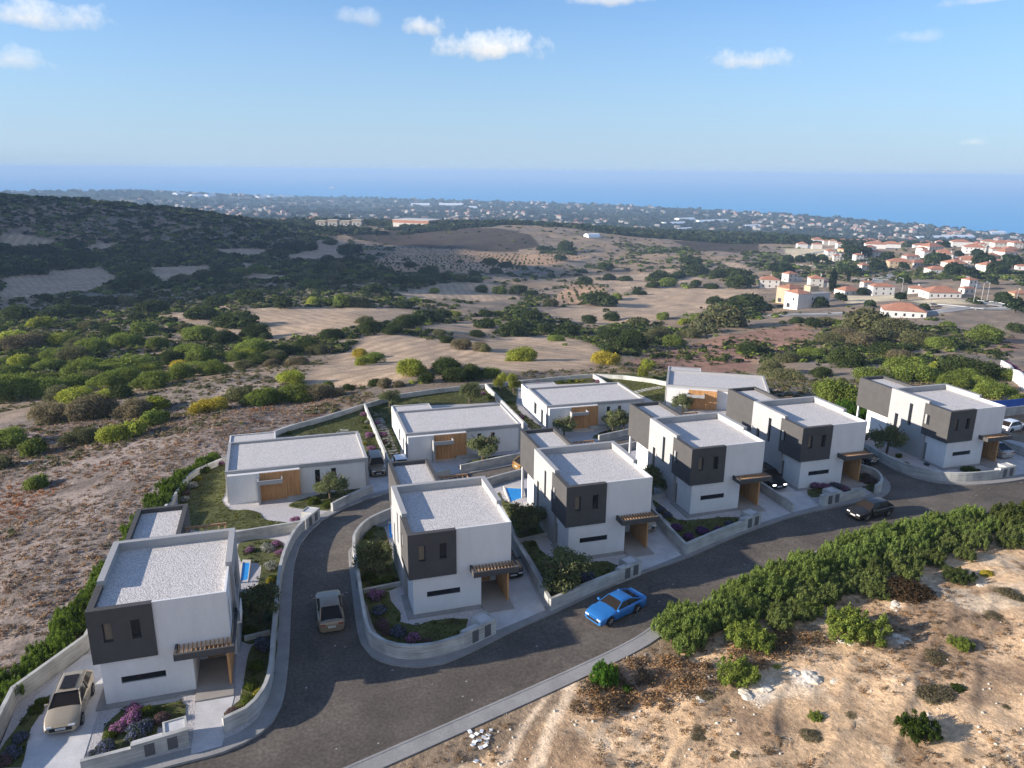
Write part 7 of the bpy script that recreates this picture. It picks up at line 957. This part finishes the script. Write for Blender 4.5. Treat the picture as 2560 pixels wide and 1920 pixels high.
# cypresses and garden trees between the houses
VTM = [leaves('tree_crown', 600+i, [(0, 0, 1.2, .75, 1.)]+[(math.cos(a)*.55, math.sin(a)*.55, .8+.8*random.random(), .4, .95) for a in np.linspace(0, 5.6, 7)], 900, .16) for i in range(3)]
CYM = leaves('cypress_crown', 640, [(0, 0, t, .15*(1-(abs(t-.42)/.62)**2)+.02, 1.6) for t in np.linspace(.08, .95, 11)], 900, .05, up=.8, elong=2)
tk = MB(); tk.cyl((0, 0, -.6), (0, 0, .9), .1, .07, 6, M['bark']); t_o = tk.build('trunk'); TRK = t_o.data; bpy.data.objects.remove(t_o)
for i, (x, y, r) in enumerate(VTREES):
    t = empty('village_tree', (x, y, Hq(x, y))); tag(t, 'dark round-crowned tree among the village houses', 'tree', 'round trees in the village'); link('trunk', TRK, t, s=r); link('crown', VTM[i % 3], t, loc=(0, 0, -.45*r), color=tuple(np.array(C(58, 70, 42))*(.8+.5*random.random())), s=(r*1.05, r*1.05, r*.9))
for i, (x, y, h) in enumerate(CYP):
    t = empty('cypress_tree', (x, y, Hq(x, y))); tag(t, ['tall slim dark cypress right of the big grey villa', 'smaller cypress behind the low red-roofed houses', 'cypress beside the white hipped-roof house', 'distant cypress beside the village road'][i], 'tree', 'cypresses in the village'); link('trunk', TRK, t, s=h*.18); link('crown', CYM, t, color=C(40, 50, 34), s=h)
for i, (x, y) in enumerate(LAMPS):
    t = empty('street_lamp', (x, y, Hq(x, y)), R(40*i)); tag(t, 'tall grey street lamp by the village road', 'street lamp', 'street lamps in the village'); mb = MB(); mb.cyl((0, 0, -.5), (0, 0, 9.5), .14, .10, 8, M['lampp']); mb.cyl((0, 0, 9.5), (2.2, 0, 9.8), .08, .07, 6, M['lampp']); mb.build('pole', t); mb = MB(); mb.box(1.6, 2.7, -.2, .2, 9.72, 9.9, M['lampp']); mb.build('lamp_head', t)
car('suv', M['silver'], 'silver car parked on the village road beside the hipped-roof house', VCAR[0], VCAR[1], Hq(*VCAR)+.3, -20)
# garden wall with bougainvillea and the blue screened fence at the right edge
RW = [(133, 104), (141, 112), (149, 120), (158, 130)]
mb = MB(); wall_mesh(mb, RW, 2.6, .4, M['vwhite'], Hv, 2., 2.); tag(mb.build('garden_wall'), 'tall white garden wall with purple blossom at the right edge', 'wall')
P_ = dense(RW, 1.2, False); x = np.array([p[0] for p in P_])+.8; y = np.array([p[1] for p in P_])-.6; tag(blobs('bougainvillea', x, y, Hv(x, y)+1.6, np.full(len(x), 1.1), np.tile(C(122, 70, 110), (len(x), 1)), 71, .9, 60, .26), 'purple bougainvillea trailing over the tall white garden wall', 'climber')
FE = [(93, 79), (101, 81), (111, 83.5), (122, 86)]; mb = MB(); wall_mesh(mb, FE, 1.3, .25, M['concrete'], Hv, 1., 2.); wb = mb.build('screened_fence'); tag(wb, 'blue netting fence on a low grey wall at the right edge', 'fence'); mb = MB(); i0 = len(mb.v); wall_mesh(mb, FE, 2.5, .04, M['bluef'], lambda a, b: Hv(a, b)+.0, -1.35, 2.); mb.build('blue_netting', wb)
# ------------------------------------------------------------------ coastal plain: warehouse, school, greenhouses, town
def boxbuilding(name, a, b, depth, h, lab, cat, wall, band):
    a, b = Vector(a), Vector(b); c = (a+b)/2; t = (b-a); L_ = t.length; rz = math.atan2(t.y, t.x); z = min(Hq(*a), Hq(*b), Hq(*c)); r = empty(name, (c.x, c.y, z), rz); tag(r, lab, cat)
    mb = MB(); wn = [(-L_*.32, -L_*.18, 1., 5.), (L_*.05, L_*.28, 2.5, 4.5), (L_*.34, L_*.4, 0.5, 4.)]; mb.wall('y', 0, -L_/2, L_/2, -6, h*.62, wn, .6, wall); mb.wall('x', -L_/2, 0, depth, -6, h*.62, [], .1, wall); mb.wall('x', L_/2, 0, depth, -6, h*.62, [], .1, wall); mb.wall('y', depth, -L_/2, L_/2, -6, h*.62, [], .1, wall); mb.build('wall', r)
    for q0, q1, z0, z1 in wn: q = MB(); q.box(q0, q1, .4, .5, z0, z1, M['vglass']); q.build('window', r)
    mb = MB(); mb.box(-L_/2-.3, L_/2+.3, -.3, depth+.3, h*.62, h*.95, band); mb.box(-L_/2-.6, L_/2+.6, -.6, depth+.6, h*.95, h, M['vwall']); mb.build('roof', r); return r
wa = WAREH; boxbuilding('warehouse', wa[:2], wa[2:], 45, 13, 'large pale warehouse with a brown band under its flat roof, on the far ridge', 'warehouse', M['vwall'], M['tile'])
lb = LONGB
for i in range(4):
    f = lambda t: (lb[0]+(lb[2]-lb[0])*t, lb[1]+(lb[3]-lb[1])*t); boxbuilding('apartment_block', f(i*.26), f(i*.26+.2), 14, 9+(i % 2)*2, ['orange-trimmed flat block left of the warehouse, farthest left of its row', 'orange-trimmed flat block left of the warehouse, second of its row', 'orange-trimmed flat block left of the warehouse, third of its row', 'orange-trimmed flat block nearest the warehouse'][i], 'building', M['vwall'], M['vtan'])
ghm = MB(); n = 10
for k in range(n):
    a0, a1 = math.pi*k/n, math.pi*(k+1)/n; ghm.face([(-.5, -.5*math.cos(a0), math.sin(a0)*.5), (.5, -.5*math.cos(a0), math.sin(a0)*.5), (.5, -.5*math.cos(a1), math.sin(a1)*.5), (-.5, -.5*math.cos(a1), math.sin(a1)*.5)], M['gh'])
ghm.face([(-.5, -.5*math.cos(math.pi*k/n), .5*math.sin(math.pi*k/n)) for k in range(n+1)], M['gh']); ghm.face([(.5, -.5*math.cos(math.pi*k/n), .5*math.sin(math.pi*k/n)) for k in range(n+1)], M['gh']); g0 = ghm.build('greenhouse'); first = True
for x0, y0, x1, y1 in GREENH:
    L_ = math.hypot(x1-x0, y1-y0); o = g0 if first else g0.copy()
    if not first: col.objects.link(o)
    first = False; x, y = (x0+x1)/2, (y0+y1)/2; D = math.hypot(x, y); o.location = (x, y, Hq(x, y)-.5); o.rotation_euler = (0, 0, math.atan2(y1-y0, x1-x0)); o.scale = (L_, min(40, D*.012), 2*(3.2+D*.0022)); tag(o, 'long white greenhouse on the dark coastal plain', 'greenhouse', 'white greenhouses on the coastal plain')
def town():
    hs = []
    for i in range(6):
        g = random.Random(i); mb = MB(); wl = M['cwall']; mb.box(-.5, .5, -.4, .4, -.3, .62, wl)
        if i % 3: hip_roof(mb, -.5, .5, -.4, .4, .62, .22, M['tile'], .05)
        else: mb.box(-.3, .2, -.2, .2, .62, .85, wl)
        if i > 3: mb.box(.5, .95, -.3, .3, -.3, .4, wl)
        o = mb.build('coastal_house'); hs.append(o.data); bpy.data.objects.remove(o)
    x, y, d, g = scatter(26000, 1450, 6800, -38, 38, seed=77); z = Hv(x, y); dens = fbm(x, y, 520, 91, 3); a = np.degrees(np.arctan2(x, y))-17
    cd = np.interp(np.arctan2(x, y), COAST_A, COAST_D); k = (d < cd*.985)&((dens > np.where(a < 0, .52, .57)) | ((d > cd*.8)&(dens > .42)))&(g.random(len(x)) < np.clip(d/3500, .25, 1)); x, y, d, z = x[k], y[k], d[k], z[k]; x, y, d, z = x[:950], y[:950], d[:950], z[:950]; o_ = np.argsort(d); x, y, d, z = x[o_], y[o_], d[o_], z[o_]; print('town', len(x))
    sel = np.arange(len(x)); pick = sel[:300]
    for i in pick: o = link('coastal_house', hs[i % 6], None, (x[i], y[i], z[i]), None, g.random()*3, 7+5*g.random()); tag(o, 'tiny pale house of the far coastal town', 'house', 'houses of the coastal town')
    m = sel[300:]; V = []; F = []; MI = []
    for i in m:
        s = (9+6*g.random())*(1+d[i]/6500); ang = g.random()*3; c, sn = math.cos(ang), math.sin(ang); w_, l_, h_ = s*.5, s*.4, s*(.35+.25*g.random()); b = len(V)
        for zz in (-2, h_):
            for u, v in ((-w_, -l_), (w_, -l_), (w_, l_), (-w_, l_)): V.append((x[i]+u*c-v*sn, y[i]+u*sn+v*c, z[i]+zz))
        rf = g.random() < .5; V += [(x[i]-w_*.3*c, y[i]-w_*.3*sn, z[i]+h_*(1.35 if rf else 1)), (x[i]+w_*.3*c, y[i]+w_*.3*sn, z[i]+h_*(1.35 if rf else 1))]
        F += [(b, b+1, b+5, b+4), (b+1, b+2, b+6, b+5), (b+2, b+3, b+7, b+6), (b+3, b, b+4, b+7), (b+4, b+5, b+9, b+8), (b+5, b+6, b+9, b+9), (b+6, b+7, b+8, b+9), (b+7, b+4, b+8, b+8)]; MI += [0]*4+[1 if rf else 0]*4
    F = [tuple(dict.fromkeys(f)) for f in F]; me = bpy.data.meshes.new('coastal_town'); me.from_pydata(V, [], F); me.materials.append(M['cwall']); me.materials.append(M['tile']); me.polygons.foreach_set('material_index', MI); me.update(); tag(link('coastal_town', me), 'distant pale houses along the coast, too many to tell apart', 'town', kind='stuff')
    x, y, d, g = scatter(60000, 1150, 6500, -38, 38, seed=78); z = Hv(x, y); dens = fbm(x, y, 260, 95, 3)*.6+fbm(x, y, 60, 96, 2)*.4; k = (z > -168)&(dens > .36); x, y, d, z = x[k][:24000], y[k][:24000], d[k][:24000], z[k][:24000]; n = len(x); r = (3+6*g.random(n)**1.5)*(1+d/3500); pal = np.array([C(52, 62, 40), C(58, 66, 44), C(46, 56, 38), C(74, 80, 48), C(60, 70, 46)]); c = pal[g.integers(0, 5, n)]*(.8+.4*g.random((n, 1)))
    tag(blobs('coastal_woods', x, y, z, r, c, 83, .75, 26, .55), 'dark groves and tree belts of the coastal plain', 'woods', kind='stuff')
town()
sx, sy = SHIP; D = math.hypot(sx, sy); r = empty('ship', (sx, sy, -168.9), R(-10)); tag(r, 'small white ship with a wake on the sea', 'ship'); mb = MB()
hull = [(-40, -8), (30, -8), (48, 0), (30, 8), (-40, 8)]; mb.face([(a, b, 9) for a, b in hull], M['ship'])
for i in range(5): a, b = hull[i], hull[(i+1) % 5]; mb.face([(a[0]*.93, a[1]*.8, -1), (b[0]*.93, b[1]*.8, -1), (b[0], b[1], 9), (a[0], a[1], 9)], M['vgrey'])
mb.build('hull', r); mb = MB(); mb.box(-34, 14, -6.5, 6.5, 9, 18, M['ship']); mb.box(-24, 4, -5, 5, 18, 24, M['ship']); mb.box(-18, -12, -2.5, 2.5, 24, 31, M['vgrey']); mb.build('superstructure', r)
mb = MB(); mb.face([(-46, -12, .4), (70, -30, .4), (80, 0, .4), (70, 30, .4), (-46, 12, .4), (-140, 0, .4)], M['foam']); mb.build('wake', r)
# ------------------------------------------------------------------ the cloud whose shadow lies on the left hill
M['cloudm'] = pmat('cloud_white', (.85, .85, .86), 1., .004, .05, spec=0.)
def cloud(c, a, b, h, lab):
    bm = bmesh.new(); bmesh.ops.create_icosphere(bm, subdivisions=5, radius=1)
    for v in bm.verts:
        q = v.co.copy(); k = 1+.38*mnoise.fractal(q*2.1+Vector((7, 3, 1)), .6, 2.1, 5); v.co = Vector((q.x*a*k, q.y*b*k, q.z*h*(k if q.z > 0 else .35*k)))
    me = bpy.data.meshes.new('cloud'); bm.to_mesh(me); bm.free(); me.materials.append(M['cloudm']); me.polygons.foreach_set('use_smooth', [True]*len(me.polygons)); o = link('cloud', me, None, c); tag(o, lab, 'cloud')
hc = Vector((-150, 735, -45))+sdir*(370/sdir.z); cloud(hc, 190, 300, 70, 'white cumulus cloud off to the left that shades the dark hill')
# ------------------------------------------------------------------ haze
def haze():
    mb = MB(); m = bpy.data.materials.new('haze_air'); m.use_nodes = True; nt = m.node_tree; nt.nodes.clear(); v = nt.nodes.new('ShaderNodeVolumePrincipled'); v.inputs['Color'].default_value = (*HAZEC, 1); v.inputs['Density'].default_value = HAZED; v.inputs['Anisotropy'].default_value = 0.
    o = nt.nodes.new('ShaderNodeOutputMaterial'); nt.links.new(v.outputs[0], o.inputs['Volume']); mb.box(-95000, 95000, -95000, 95000, -260, CAMZ+14, m); h = mb.build('haze'); tag(h, 'pale bluish haze lying over the plain and the sea', 'haze', kind='stuff')
HAZEC, HAZED = (.425, .61, .87), 1.25e-4
if USE_HAZE: haze()
# ------------------------------------------------------------------ tell look-alikes apart by their order across the view
def order_labels():
    word = ['leftmost', 'second from left', 'third from left', 'fourth from left', 'fifth from left', 'sixth from left', 'seventh from left', 'eighth from left', 'ninth from left']
    by = {}
    for o in col.objects:
        if o.parent is None and 'label' in o: by.setdefault(o['label'], []).append(o)
    def sx(o):
        v = o.location-cam.location; return v.dot(_R2)/max(1, v.dot(_F))
    for lab, l in by.items():
        if 2 <= len(l) <= 9 and len(lab.split()) <= 11:
            l.sort(key=sx)
            for i, o in enumerate(l): o['label'] = lab+', '+(('left one' if i == 0 else 'right one') if len(l) == 2 else ('rightmost' if i == len(l)-1 else word[i]))
order_labels()
